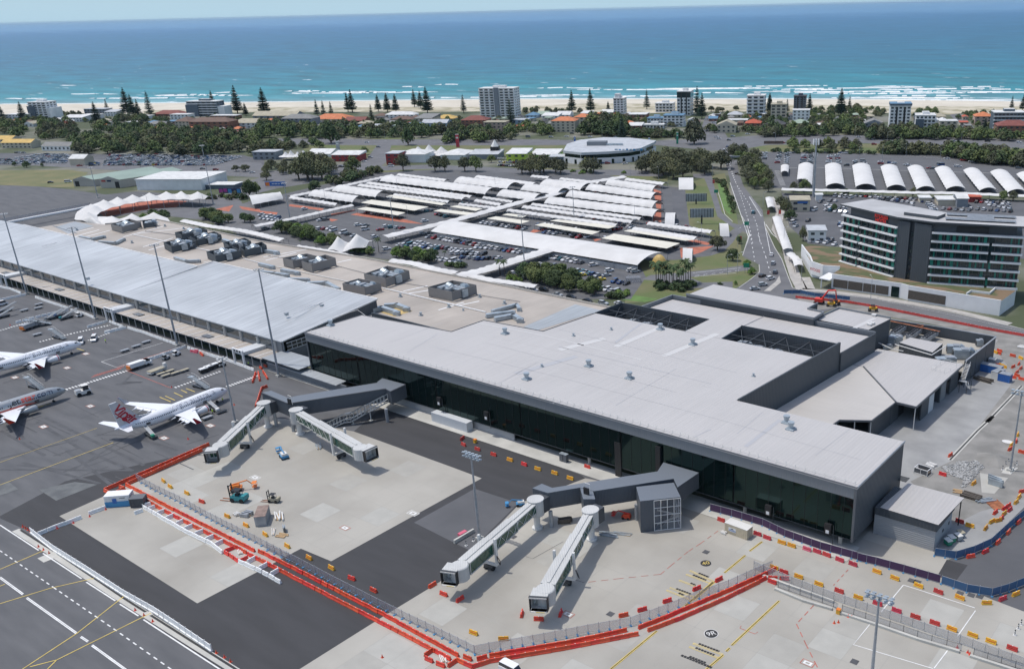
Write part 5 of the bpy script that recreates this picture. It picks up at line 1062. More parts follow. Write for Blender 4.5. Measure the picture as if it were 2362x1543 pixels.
mat('hotel_roof',(.42,.42,.42),.8,var=.12,scale=.1)
rl=[A-n1_*1.0-(Bq-A).normalized()*2,Bq-n1_*1.2,Cq-n3_*1.2,Dq-n3_*1.6+(Dq-Cq).normalized()*1.5,Dq+n3_*(dep+1)+(Dq-Cq).normalized()*1.5,Cq+n2_*(dep+1),A+n1_*(dep+1)-(Bq-A).normalized()*2]
m=MB();m.prism([tuple(p) for p in rl],HZ,HZ+.7,'clad','hotel_roof');P('roof',m,ho)
rin=[p+(K1((sum(q.x for q in rl)/7,sum(q.y for q in rl)/7))-p)*.05 for p in rl];m.prism([tuple(Bq+n2_*3.5),tuple(Cq+n2_*3.5),tuple(Cq+n2_*11),tuple(Bq+n2_*11)],HZ+.7,HZ+2.0,'clad','hotel_roof');P('lift_overrun',m,ho)
dd=(Dq-Cq).normalized();Ld=(Dq-Cq).length
for j in range(9):
 p=Cq+dd*(Ld*.52)+n3_*(3+j*1.45);m=MB();m.box((p.x,p.y,HZ+1.3),(Ld*.78 if j not in (3,4,5) else Ld*.3,.95,.12),J3,rz=atan2(dd.y,dd.x));m.box((p.x,p.y,HZ+1.0),(Ld*.76 if j not in (3,4,5) else Ld*.28,.1,.5),J4,rz=atan2(dd.y,dd.x));P('solar_panel_row',m,ho)
p=Cq+dd*Ld*.45-n3_*.0+n3_*1.0;m.box((p.x,p.y,HZ-2.6),(Ld*.36,.3,3.2),J8,rz=atan2(dd.y,dd.x));P('louvre_panel',m,ho)
d1=(Bq-A).normalized();sp_=A+d1*(Bq-A).length*.66+n1_*.9
m=MB();m.box((sp_.x,sp_.y,HZ-2.2),(7.6,.2,4.0),J8,rz=atan2(d1.y,d1.x));sg=P('sign_board',m,ho)
mat('sign_red',(.75,.03,.02),.5,emit=.25)
m=MB();n1v=-n1_
for txt,z in (('RYDGES',HZ-1.25),('HOTEL',HZ-3.1)):text_plane(m,txt,2.1,(sp_.x+n1v.x*.14,sp_.y+n1v.y*.14,z),(d1.x,d1.y,0),(0,0,1),'sign_red',.02,bold=.05)
P('lettering',m,sg)
mat('roof_garden',(.09,.105,.045),.95,col2=(.20,.14,.085),scale=.16,lo=.46,hi=.54,sx=.5)
po=T('hotel_podium','white walled hotel podium with a striped planted roof and slatted screens','podium',tuple(g(D4,1700,1150)))
pz=6.0
pd=gs(D4,[(345,590),(440,745),(690,790),(620,838),(1250,925),(1320,945),(2155,1080),(2290,985),(2290,940),(1480,870),(1180,815),(700,690),(700,590),(420,580)],pz)
m=MB();m.prism([(p.x,p.y) for p in pd],0,pz,J1,'roof_garden');P('podium_block',m,po)
w1=gs(D4,[(620,838),(1250,925),(1320,945),(2155,1080)],pz);m.wall(w1,.5,0,pz+.25,J1);m.wall(gs(D4,[(345,590),(380,640),(420,690),(440,745),(540,780),(690,790)],pz),.5,1.5,pz+1.2,J1);m.wall(gs(D4,[(2290,985),(2100,975),(2050,1020),(1880,1000),(1840,1025)],pz),.4,pz-.5,pz+.9,J1);P('parapet_wall',m,po)
a_,b_=w1[0],w1[1];c_,e_=w1[2],w1[3]
mat('slats',(.10,.085,.07),.9,var=.2,scale=2)
for (p,q_,t0,t1,z0,z1) in ((a_,b_,.03,.24,.6,4.2),(a_,b_,.25,.46,.6,4.2),(a_,b_,.47,.64,.6,4.2),(a_,b_,.65,.83,.6,4.2),(c_,e_,.0,.42,.8,4.4)):
 u=p.lerp(q_,t0);v=p.lerp(q_,t1);n_=K1(((v-u).y,-(v-u).x)).normalized();off=n_*.32 if n_.y<0 else -n_*.32
 m=MB();m.wall([(u.x+off.x,u.y+off.y),(v.x+off.x,v.y+off.y)],.14,z0,z1,'slats');P('slatted_screen',m,po)
u=a_.lerp(b_,.87);v=a_.lerp(b_,.98);m.wall([(u.x,u.y-.3),(v.x,v.y-.3)],.14,.2,4.6,'glass_dark');P('entrance_glass',m,po)
m.prism([tuple(p[:2]) for p in gs(D4,[(500,870),(590,820),(660,840),(600,890)],4.4)],4.0,4.4,J1);m.tube(g(D4,520,960),g(D4,520,960)+K1((0,0,4)),.3,J1);P('entrance_canopy',m,po)
p=g(D4,470,785,5);text_plane(m,'RYDGES',1.7,(p.x,p.y,4.3),(.93,-.36,0),(0,0,1),J0,.3,bold=.04);P('wall_lettering',m,po)
def barrel(c4,rise,nb,label,group,mt='fabric',scallop=.35,nm='car_park_canopy',posts=True):
 """c4: near-left, near-right, far-right, far-left edge points (3D)"""
 A,B,D,E_=[K1(p) for p in c4];ce=(A+B+D+E_)/4
 r=T(nm,label,'canopy',(ce.x,ce.y,0),0,group)
 m=MB();N=nb*6;K=9;vs=[]
 for i in range(N+1):
  t=i/N;a=A.lerp(B,t);b=E_.lerp(D,t);ph=abs(sin(pi*nb*t));dip=ph*scallop
  for j in range(K+1):
   s_=j/K;p=a.lerp(b,s_);h=rise*sin(pi*s_)**.8 if 0<s_<1 else 0
   ed=1-abs(2*s_-1);p=p+(b-a).normalized()*(ph*scallop*1.2*(1 if s_==0 else -1 if s_==1 else 0));p.z+=h-dip*(.9*ed+.1)+dip*.25;vs.append(tuple(p))
 fs=[(i*(K+1)+j,(i+1)*(K+1)+j,(i+1)*(K+1)+j+1,i*(K+1)+j+1) for i in range(N) for j in range(K)]
 m.add(vs,fs,mt);lo=[(x,y,z-.06) for x,y,z in vs];m.add(lo,[tuple(reversed(f)) for f in fs],mt);m.sm=True;P('membrane',m,r)
 m=MB()
 for i in range(0,nb+1,1 if nb<14 else 2):
  t=i/nb;a=A.lerp(B,t);b=E_.lerp(D,t);pts=[]
  for j in range(9):s_=j/8;p=a.lerp(b,s_);p.z+=(rise*sin(pi*s_)**.8 if 0<s_<1 else 0)-.12;pts.append(tuple(p))
  m.path(pts,.07,J3,n=4)
  for p in (a,b):m.tube((p.x,p.y,0),tuple(p),.1,J3,n=5)
 P('frame',m,r); return r
def bar3(k,a,b,d,label,rise,nb,z=2.9,group='white canopies of the covered car park',k2=None,mt='fabric',**kw):
 A,B,D=g(k,*a,z),g(k2 or k,*b,z),g(k2 or k,*d,z);w_=(D.y-B.y);E_=A+K1((0,w_,0));D=B+K1((0,w_,0)); return barrel((A,B,D,E_),rise,nb,label,group,mt,**kw)
WB='wide white arched canopy '
WIDE=[(C2,(1085,938),(2040,1058),(2165,1022),14,'longest one, at the rear of the car park'),(C2,(650,1028),(1045,1085),(1180,1052),7,'in the left corner of the car park, rear of two'),(C2,(435,1072),(835,1132),(965,1103),7,'in the left corner of the car park, front of two'),(C2,(1755,952),(2240,1008),(2362,975),8,'behind the longest canopy, left of the walkway'),(C3,(215,1140),(1200,1262),(1235,1215),12,'right of the walkway, first row from the front'),(C3,(410,1078),(1195,1182),(1225,1140),10,'right of the walkway, second row from the front'),(C3,(590,1018),(1185,1100),(1215,1062),8,'right of the walkway, third row from the front'),(C3,(770,972),(1195,1032),(1215,1000),6,'right of the walkway, fourth row from the front'),(C3,(170,978),(540,1020),(610,975),5,'left of the walkway, rear row'),(C3,(0,1018),(330,1062),(420,1025),5,'left of the walkway, second row from the rear'),(C2,(2145,1072),(2480,1115),(2560,1075),5,'left of the walkway, third row from the rear')]
for k,a,b,d,n_,wh in WIDE:bar3(k,a,b,d,WB+wh,3.2,n_,scallop=.6)
NB='narrow white scalloped canopy '
NARR=[(C2,(1235,888),(1670,942),(1695,927),10,'at the rear edge, left one'),(C2,(960,965),(1900,1092),(1930,1075),20,'rear one of the long pair behind the beige shade sails'),(C2,(880,985),(1830,1108),(1865,1090),20,'front one of the long pair behind the beige shade sails'),(C2,(1200,1072),(1700,1137),(1725,1122),11,'directly behind the widest beige shade sail'),(C2,(258,1097),(680,1162),(705,1145),9,'in front of the two left corner arches'),(C2,(1945,907),(2470,975),(2490,955),10,'at the rear edge, middle one'),(C3,(90,902),(245,917),(265,903),4,'short one at the rear edge'),(C3,(350,927),(700,965),(720,950),7,'at the rear edge left of the walkway end'),(C3,(945,932),(1290,974),(1315,957),7,'at the rear right corner'),(C3,(92,1160),(1080,1292),(1105,1275),18,'in front of the right arches, rear of two'),(C3,(10,1183),(1000,1322),(1035,1303),18,'in front of the right arches, front of two'),(C3,(-120,1215),(860,1352),(905,1335),16,'just behind the right beige sails'),(C3,(1145,1335),(1720,1414),(1760,1393),11,'rear one at the right end beside the lawn'),(C3,(1005,1385),(1575,1475),(1620,1450),11,'front one at the right end beside the lawn'),(C2,(2015,1097),(2280,1137),(2300,1125),6,'short one left of the walkway, rear of three'),(C2,(1940,1125),(2170,1165),(2200,1150),6,'short one left of the walkway, middle of three'),(C2,(1795,1157),(2130,1195),(2150,1182),7,'short one left of the walkway, front of three'),(C2,(2235,1215),(2500,1250),(2520,1238),5,'just right of the walkway near the front')]
for k,a,b,d,n_,wh in NARR:bar3(k,a,b,d,NB+wh,1.3,n_,z=2.7,scallop=.45)
A_,B_,D_=g(D2,1548,606,3.4),g(D3,1062,834,3.4),g(D3,1250,716,3.4);w_=D_.y-B_.y
barrel((A_,B_,B_+K1((0,w_,0)),A_+K1((0,w_,0))),2.6,20,'longest smooth white barrel canopy with a solid side wall facing the front lot','white canopies of the covered car park',scallop=.03)
m=MB();m.wall([(A_.x+2,A_.y+.3),(B_.x,B_.y+.3)],.2,0,2.6,J3);S('canopy_side_wall',m,'grey mesh side wall under the longest smooth white canopy','wall')
def flat(k,pts,label,z=2.9,ks=None):
 P4=[g((ks[i] if ks else k),*p,z) for i,p in K2(pts)];ce=sum(P4,K1())/4;r=T('shade_sail',label,'shade sail',(ce.x,ce.y,0),0,'flat beige shade sails of the car park')
 m=MB();m.prism([(p.x,p.y) for p in P4],z-.12,z,'fabric_cream');P('sail',m,r);m=MB()
 a,b,c,d=P4;n_=max(2,int((a-d).length/6)) if (a-d).length>(a-b).length else max(2,int((a-b).length/6))
 for i in range(n_+1):
  for u,v in ((a,d),(b,c)):p=u.lerp(v,i/n_);m.tube((p.x,p.y,0),(p.x,p.y,z-.1),.08,J4,n=4);P('post',m,r)
for k,pts,wh in ((D2,[(1140,292),(1190,277),(1690,352),(1650,368)],'narrow one behind the widest sail'),(D2,[(915,345),(1010,318),(1530,383),(1400,418)],'widest one at the left of the lot'),(D2,[(880,403),(960,385),(1320,435),(1250,460)],'frontmost one at the left, over a row of cars'),(D2,[(1720,380),(1790,370),(2020,400),(1960,420)],'short rear one left of the walkway'),(D2,[(1575,420),(1640,403),(1960,440),(1880,460)],'short front one left of the walkway'),(D2,[(2060,488),(2140,470),(2450,512),(2370,536)],'first one right of the walkway'),(D2,[(2200,455),(2250,442),(2420,464),(2380,480)],'small one behind the first right of the walkway'),(D3,[(130,470),(210,450),(720,530),(650,555)],'long one in front of the right arches'),(D3,[(270,430),(340,418),(880,478),(800,502)],'long one behind the long right sail'),(D3,[(740,590),(850,548),(1450,635),(1330,682)],'wide one right beside the longest smooth canopy'),(D3,[(940,524),(1000,508),(1620,600),(1500,612)],'behind the wide right sail')):flat(k,pts,'flat beige shade sail, '+wh)
def walkway(k,pts,wd,z,label,ks=None,nb=None,peaked=False,mt='fabric'):
 P_=[g((ks[i] if ks else k),*p,z) for i,p in K2(pts)];r=T('covered_walkway',label,'covered walkway',(P_[0].x,P_[0].y,0),0,'white fabric covered walkways')
 L=[0]
 for a,b in zip(P_,P_[1:]):L.append(L[-1]+(b-a).length)
 def at(s_):
  s_=max(0,min(L[-1]-1e-4,s_))
  for i in range(len(L)-1):
   if L[i]<=s_<=L[i+1]:t=(s_-L[i])/(L[i+1]-L[i]); return P_[i].lerp(P_[i+1],t)
 nb=nb or max(2,int(L[-1]/5));N=nb*5;K=6;vs=[];
 for i in range(N+1):
  s_=L[-1]*i/N;p=at(s_);d=(at(s_+.8)-at(s_-.8)).normalized();q=K1((-d.y,d.x,0));ph=abs(sin(pi*nb*i/N))
  w_=wd*(1-.10*ph)
  for j in range(K+1):u=j/K-.5;h=.8*cos(pi*u)-.22*ph;vs.append((p.x+q.x*u*w_,p.y+q.y*u*w_,z+h))
 fs=[(i*(K+1)+j,i*(K+1)+j+1,(i+1)*(K+1)+j+1,(i+1)*(K+1)+j) for i in range(N) for j in range(K)]
 m=MB();m.add(vs,fs,mt);m.add([(a,b,c-.05) for a,b,c in vs],[tuple(reversed(f)) for f in fs],mt);m.sm=True;P('membrane',m,r)
 m=MB()
 for i in range(nb+1):
  s_=L[-1]*i/nb;p=at(s_);d=(at(s_+.8)-at(s_-.8)).normalized();q=K1((-d.y,d.x,0))
  for e in (-.45,.45):m.tube((p.x+q.x*wd*e,p.y+q.y*wd*e,0),(p.x+q.x*wd*e,p.y+q.y*wd*e,z+.1),.08,J4,n=4)
 P('posts',m,r)
walkway(D2,[(265,290),(560,235),(860,170),(1195,98)],5,3.2,'white walkway roof along the rear left edge of the covered car park')
walkway(D2,[(-60,560),(250,500),(560,430),(830,370)],5,3.2,'white walkway roof crossing the open left part of the car park')
walkway(D2,[(1120,655),(1400,590),(1740,510),(2050,425),(2400,330),(2660,270),(2790,215),(2990,160),(3300,110)],8,3.6,'wide diagonal white walkway roof through the middle of the covered car park',nb=26)
walkway(D1,[(1670,352),(1900,400),(2200,440),(2362,475),(2580,530)],5.5,3.3,'wavy cream walkway roof beside the road behind the old terminal, left one',mt='fabric')
walkway(D2,[(350,742),(560,775),(760,815),(930,860)],4,3.0,'thin white awning along the rear parapet of the old terminal')
walkway(D2,[(1200,868),(1400,895),(1600,950),(1800,985)],6,3.3,'wavy white walkway roof in front of the hedge, middle one beside the terminal road')
walkway(D2,[(1920,1005),(2100,1045),(2362,1080),(2520,1105)],5,3.3,'wavy cream walkway roof beside the terminal road, right one')
walkway(D2,[(1780,1010),(2050,950),(2362,850),(2540,795),(2660,760)],9,3.5,'broad white walkway roof running from the terminal road to the longest smooth canopy')
walkway(C4,[(165,1010),(420,1018),(700,1022),(1000,1030),(1300,1040),(1700,1045),(2100,1060),(2500,1075)],7,3.3,'long wavy white walkway roof along the front of the right car park arches',nb=22)
for i,(c4) in K2(([(150,862),(225,862),(232,800),(152,800)],[(300,925),(440,975),(452,792),(312,792)],[(560,985),(738,985),(703,795),(552,795)],[(830,990),(1018,990),(965,797),(800,797)],[(1115,998),(1292,1000),(1214,808),(1057,808)],[(1385,1012),(1560,1012),(1450,815),(1300,815)],[(1655,1012),(1840,1012),(1700,825),(1548,825)],[(1955,1025),(2127,1025),(1962,840),(1808,840)],[(2210,1040),(2395,1040),(2220,855),(2052,855)],[(2470,1060),(2650,1060),(2450,875),(2290,875)])):
 q=gs(C4,c4,2.6);
 barrel((q[1],q[2],q[3],q[0]),2.1 if i else 1.4,9 if i else 3,'white arched canopy over the right car park, '+('small leftmost one by the striped paving' if i==0 else nth(i-1)+' large one from the left'),'white arched canopies of the right car park',scallop=.25,posts=True)
for nm,pts,lb in (('w',[(1440,150),(1572,150),(1570,75),(1438,75)],'free-standing white arch canopy in front of the rear hedge of trees'),('w',[(1312,475),(1400,475),(1420,405),(1330,405)],'free-standing white arch canopy at the end of the long rear canopies'),('w',[(1475,805),(1560,815),(1570,740),(1480,735)],'white arch canopy over the exit gates beside the gold dome'),('w',[(1815,575),(1900,575),(1870,525),(1800,520)],'small white half-ring arch beside the main road')):
 q=gs(D3,pts,.4);barrel((q[0],q[1],q[2],q[3]) if 'exit' not in lb else (q[0],q[1],q[2],q[3]),5.0 if 'half' not in lb else 5.5,3,lb,'white arch canopies at the car park gates',scallop=.1,nm='arch_canopy')
q=g(D3,1265,860);gd=T('gold_dome','gold fabric dome between the longest white canopy and the palms','dome',tuple(q));mat('gold',(.50,.34,.10),.5)
m=MB();n_=14;
for i in range(8):
 for j in range(n_):
  def pt(a,b):th=pi/2*a/8;ph=2*pi*b/n_; return (q.x+4.2*cos(th)*cos(ph),q.y+3.4*cos(th)*sin(ph),6.5*sin(th))
  m.add([pt(i,j),pt(i,j+1),pt(i+1,j+1),pt(i+1,j)],[(0,1,2,3)],'gold')
m.sm=True;P('shell',m,gd)
def tent(k,outer,inner,peaks,z0,zp,label,group=None,nm='tensile_canopy'):
 """outer and inner edge polylines with one more point than peaks"""
 n_=len(peaks);O=[g(k,*p,z0) for p in outer];I=[g(k,*p,z0) for p in inner];r=T(nm,label,'tent canopy',(O[0].x,O[0].y,0),0,group);m=MB()
 U,V=8,8;vs=[];
 for i in range(n_):
  pk=g(k,*peaks[i],zp);
  b0=len(m.v);vv=[]
  for a in range(U+1):
   for c in range(V+1):
    s_,t=a/U,c/V;p=O[i].lerp(O[i+1],s_).lerp(I[i].lerp(I[i+1],s_),t)
    es=4*s_*(1-s_);et=4*t*(1-t);w_=(max(es,0)*max(et,0))**1.8
    dist=hypot(2*s_-1,2*t-1);h=(zp-z0+1)*max(0,1-min(1,dist*.78))**1.35
    sag=.8*(1-abs(2*t-1))*(abs(2*s_-1))
    x_=p.x;y_=p.y
    vv.append((x_,y_,z0+h+sag*.5))
  fs=[(a*(V+1)+c,(a+1)*(V+1)+c,(a+1)*(V+1)+c+1,a*(V+1)+c+1) for a in range(U) for c in range(V)]
  m.add(vv,fs,'fabric');m.add([(x,y,z-.06) for x,y,z in vv],[tuple(reversed(f)) for f in fs],'fabric')
 m.sm=True;P('membrane',m,r);m=MB()
 for i in range(n_+1):
  for p in (O[i],I[i]):m.tube((p.x,p.y,0),tuple(p),.15,J3,n=6);P('mast',m,r)
 for i in range(n_):pk=(O[i]+O[i+1]+I[i]+I[i+1])/4;m.tube((pk.x,pk.y,0),(pk.x,pk.y,zp),.2,J3,n=6);P('mast',m,r)
tent(C1,[(675,1285),(700,1215),(830,1150),(960,1130),(1080,1110),(1240,1090),(1410,1070),(1570,1055),(1700,1060),(1920,1078)],[(900,1330),(880,1245),(950,1205),(1080,1165),(1200,1140),(1340,1120),(1480,1112),(1620,1105),(1740,1110),(1860,1100)],[(760,1225),(870,1150),(1000,1120),(1145,1090),(1320,1065),(1485,1045),(1640,1040),(1775,1042)][:8]+[(1840,1070)],5,8,'big curved white tent canopy with many peaks, rear arm behind the old terminal')
tent(C1,[(675,1285),(860,1258),(1070,1280),(1240,1270),(1500,1265)],[(840,1335),(1005,1425),(1200,1340),(1350,1310),(1550,1310)],[(830,1290),(990,1262),(1165,1250),(1355,1235)],5,8.5,'white tent canopy with peaks, front arm beside the ducts on the old terminal roof')
tent(D2,[(600,775),(740,795),(960,750),],[(700,745),(830,705),(1020,690)],[(745,690),(920,645)],3.5,8.5,'two-peaked white tent canopy at the hedge behind the old terminal')
q4=gs(D2,[(-60,350),(120,300),(250,300),(130,270)],4)
barrel((g(D2,-70,365,3),g(D2,210,310,3),g(D2,170,283,3),g(D2,-110,300,3)),3.5,4,'white domed canopy at the far left of the covered car park','white canopies of the covered car park')
m=MB();m.path([tuple(p) for p in gs(C1,[(-60,1340),(300,1270),(700,1195),(830,1165)],4)],.9,J1,n=8);m.wall(gs(C1,[(-60,1345),(830,1180)],0),.2,0,3.4,'fence_mesh');S('covered_walkway',m,'long straight white tube roof walkway beyond the left end of the old terminal','covered walkway')
for i,(pts,z,wd) in K2((([(10,1090),(90,1180)],3,4.5),([(80,1265),(240,1560)],3,5))):walkway(C4,[(pts[0][0]+35,pts[0][1]),(pts[1][0]-20,pts[1][1])],wd,z,'pale walkway roof beside the main road, '+('short rear one' if i==0 else 'long one opposite the hotel'))
walkway(D4,[(240,650),(300,700),(320,765)],4.5,3,'pale bus stop roof on the corner in front of the hotel')
for i,(x0,x1,y0,y1,yb,xb) in K2(((1510,1700,185,255,280,1597),(1547,1760,320,400,460,1648))):
 b=g(D3,xb,yb);h1=hgt(D3,xb,yb,y0);h0=hgt(D3,xb,yb,y1);wd=(g(D3,x1,yb)-g(D3,x0,yb)).length;r=T('billboard','back of a large slatted billboard on the lawn, '+('rear one' if i==0 else 'front one with a thick black post'),'billboard',tuple(b),YAW*-1*0,'billboards on the lawn')
 m=MB();an=.62;m.box((b.x,b.y+.3,(h0+h1)/2),(wd,.3,h1-h0),'galv',rz=an);P('panel',m,r);m=MB()
 dx,dy=cos(an),sin(an)
 for j in range(9):t=(j/8-.5)*wd*.98;m.box((b.x+dx*t+.2,b.y+dy*t-.2,(h0+h1)/2),(.25,.3,h1-h0),J4,rz=an)
 for j in range(5):m.box((b.x+.25,b.y-.15,h0+(h1-h0)*j/4),(wd,.2,.15),J3,rz=an)
 P('frame',m,r);m.tube(tuple(b),(b.x,b.y,h0+1),.45,J8,n=10);P('post',m,r)
def board(k,x0,x1,y0,y1,cols,label,txt=None,sz=2):
 a,b=g(k,x0,y1),g(k,x1,y1);h=hgt(k,(x0+x1)/2,y1,y0);r=T('billboard',label,'billboard',tuple((a+b)/2),0,'roadside advertising boards');d=(b-a).normalized();an=atan2(d.y,d.x);L=(b-a).length;c=(a+b)/2
 m=MB();m.box((c.x,c.y,h/2+.6),(L,.4,h-.8),cols[0],rz=an);P('panel',m,r);n_=K1((d.y,-d.x,0))*.24
 m=MB()
 for j,cc in K2(cols[1:]):
  p=c+d*L*((j+.5)/len(cols[1:])-.5)+n_;m.box((p.x,p.y,h/2+.6+(.3 if j%2 else -.2)),(L/len(cols[1:])*.8,.08,(h-.8)*(.7 if j%2 else .8)),cc,rz=an)
 if txt:
  for j,w_ in K2((.1,.14,.07)):p=c+n_*1.5+d*L*(-.1+j*.15);m.box((p.x,p.y,h*.66),(L*w_,.08,h*.12),J1,rz=an)
 P('artwork',m,r);m=MB()
 for s_ in (-.4,0,.4):p=c+d*L*s_-n_;m.tube((p.x,p.y,0),(p.x,p.y,h),.15,J3,n=5)
 P('posts',m,r)
mat('magenta',(.35,.04,.22),.5)
board(C1,1995,2195,1005,1060,['navy','magenta','magenta','sky_blue','navy','sky_blue'],'magenta and blue advertising board between the warehouse and the tent canopy')
board(C2,50,235,945,995,['blue','orange','blue','blue','blue'],'blue advertising board with a red figure left of the covered car park',1)
def pylon(k,x,yb,yt,wd,mt,label,txt=None):
 b=g(k,x,yb);h=hgt(k,x,yb,yt);r=T('pylon_sign',label,'pylon sign',tuple(b),.6,'pylon signs along the highway');m=MB();m.box((b.x,b.y,h/2),(wd,.8,h),mt,rz=.6);P('column',m,r);m.box((b.x,b.y,h+.1),(wd*1.1,.95,.3),J1,rz=.6);P('cap',m,r)
 m.box((b.x,b.y,h*.75),(wd*.7,.9,h*.12),J1,rz=.6);P('logo_panel',m,r)
pylon(C2,1797,630,515,3,J0,'tall red pylon sign among the trees beyond the car dealers');pylon(C3,1427,600,497,1.8,'green','tall green pylon sign beside the highway');pylon(C3,497,590,535,1.6,'blue','blue and white pylon sign behind the curved showroom');pylon(C3,1172,600,548,1.6,'sky_blue','small blue pylon right of the curved showroom')
pylon(C2,712,665,578,3,J3,'grey and yellow pylon beside the dealers at the left junction')
for i,(k,x,yb,yt,mt) in K2(((D4,28,310,270,J0),(D4,228,700,650,J0),(D3,1747,105,70,J0),(D3,1985,630,590,J0),(D3,2345,385,345,J0))):
 b=g(k,x,yb);h=max(3.5,hgt(k,x,yb,yt));r=T('banner_sign','small red banner sign, '+['on the verge below the rear pale walkway roof','by the bus stop roof in front of the hotel','at the rear end of the slip road','on the lawn between two trees beside the main road','at the right kerb of the main road'][i],'sign',tuple(b),0,'red banner signs');m=MB();m.tube(tuple(b),(b.x,b.y,h),.1,J3,n=5);P('post',m,r);m.box((b.x+.8,b.y,h-1.3),(1.5,.12,2.4),mt,rz=.5);P('banner',m,r)
for i,(k,x,yb,yt) in K2(((D3,2040,905,850),(D3,2045,515,475),(D3,1770,215,180),(C3,1955,690,630))):
 b=g(k,x,yb);r=T('road_sign','green direction sign, '+['beside the loop road lawn','where the exit road meets the main road','on the slip road lawn','in the median near the junction'][i],'sign',tuple(b),0,'green direction signs');m=MB();m.tube(tuple(b),(b.x,b.y,4.5),.1,J3,n=5);m.tube((b.x+1,b.y+.7,0),(b.x+1,b.y+.7,4.5),.1,J3,n=5);P('posts',m,r);m.box((b.x+.5,b.y+.3,3.6),(2.6,.15,2),'green',rz=.6);P('panel',m,r)
ga=T('sign_gantry','grey overhead sign gantry spanning the main road','gantry',tuple(g(C3,1845,800)));a,b=g(C3,1850,810),g(C3,1995,810);m=MB();m.tube(tuple(a),(a.x,a.y,8),.25,J3);m.tube(tuple(b),(b.x,b.y,8),.25,J3);P('legs',m,ga);c=(a+b)/2;d=b-a;m.box((c.x,c.y,7.6),(d.length,1,1.2),J3,rz=atan2(d.y,d.x));P('truss',m,ga)
mat('wall_white',(.76,.76,.74),.8,var=.08,scale=.2);mat('wall_cream',(.55,.49,.38),.85,var=.1,scale=.2);mat('wall_brick',(.27,.13,.085),.9,var=.2,scale=.5);mat('wall_brown',(.17,.12,.095),.9,var=.2,scale=.4);mat('wall_blue',(.33,.42,.50),.8,var=.1);mat('wall_grey',(.22,.24,.26),.8,var=.1);mat('wall_slate',(.10,.13,.16),.7,var=.1);mat('wall_pink',(.48,.36,.29),.85,var=.1);mat('wall_green',(.16,.42,.06),.6);mat('wall_lime',(.42,.55,.06),.6);mat('wall_red',(.30,.03,.03),.6)
for n_,c_ in (('orange',(.60,.20,.085)),('red',(.48,.10,.05)),('maroon',(.22,.07,.055)),('brown',(.16,.10,.075)),(K4,(.23,.23,.22)),('dark',(.07,.07,.075)),('beige',(.42,.38,.28)),(J1,(.68,.68,.66)),('yellow',(.62,.42,.13)),('blue',(.12,.24,.36)),('green',(.34,.42,.33)),(K3,(.48,.50,.52))):mat('tile_'+n_,c_,.8,col2=tuple(x*.8 for x in c_),scale=.25)
mat('window_small',(.05,.06,.07),.15,spec=.7)
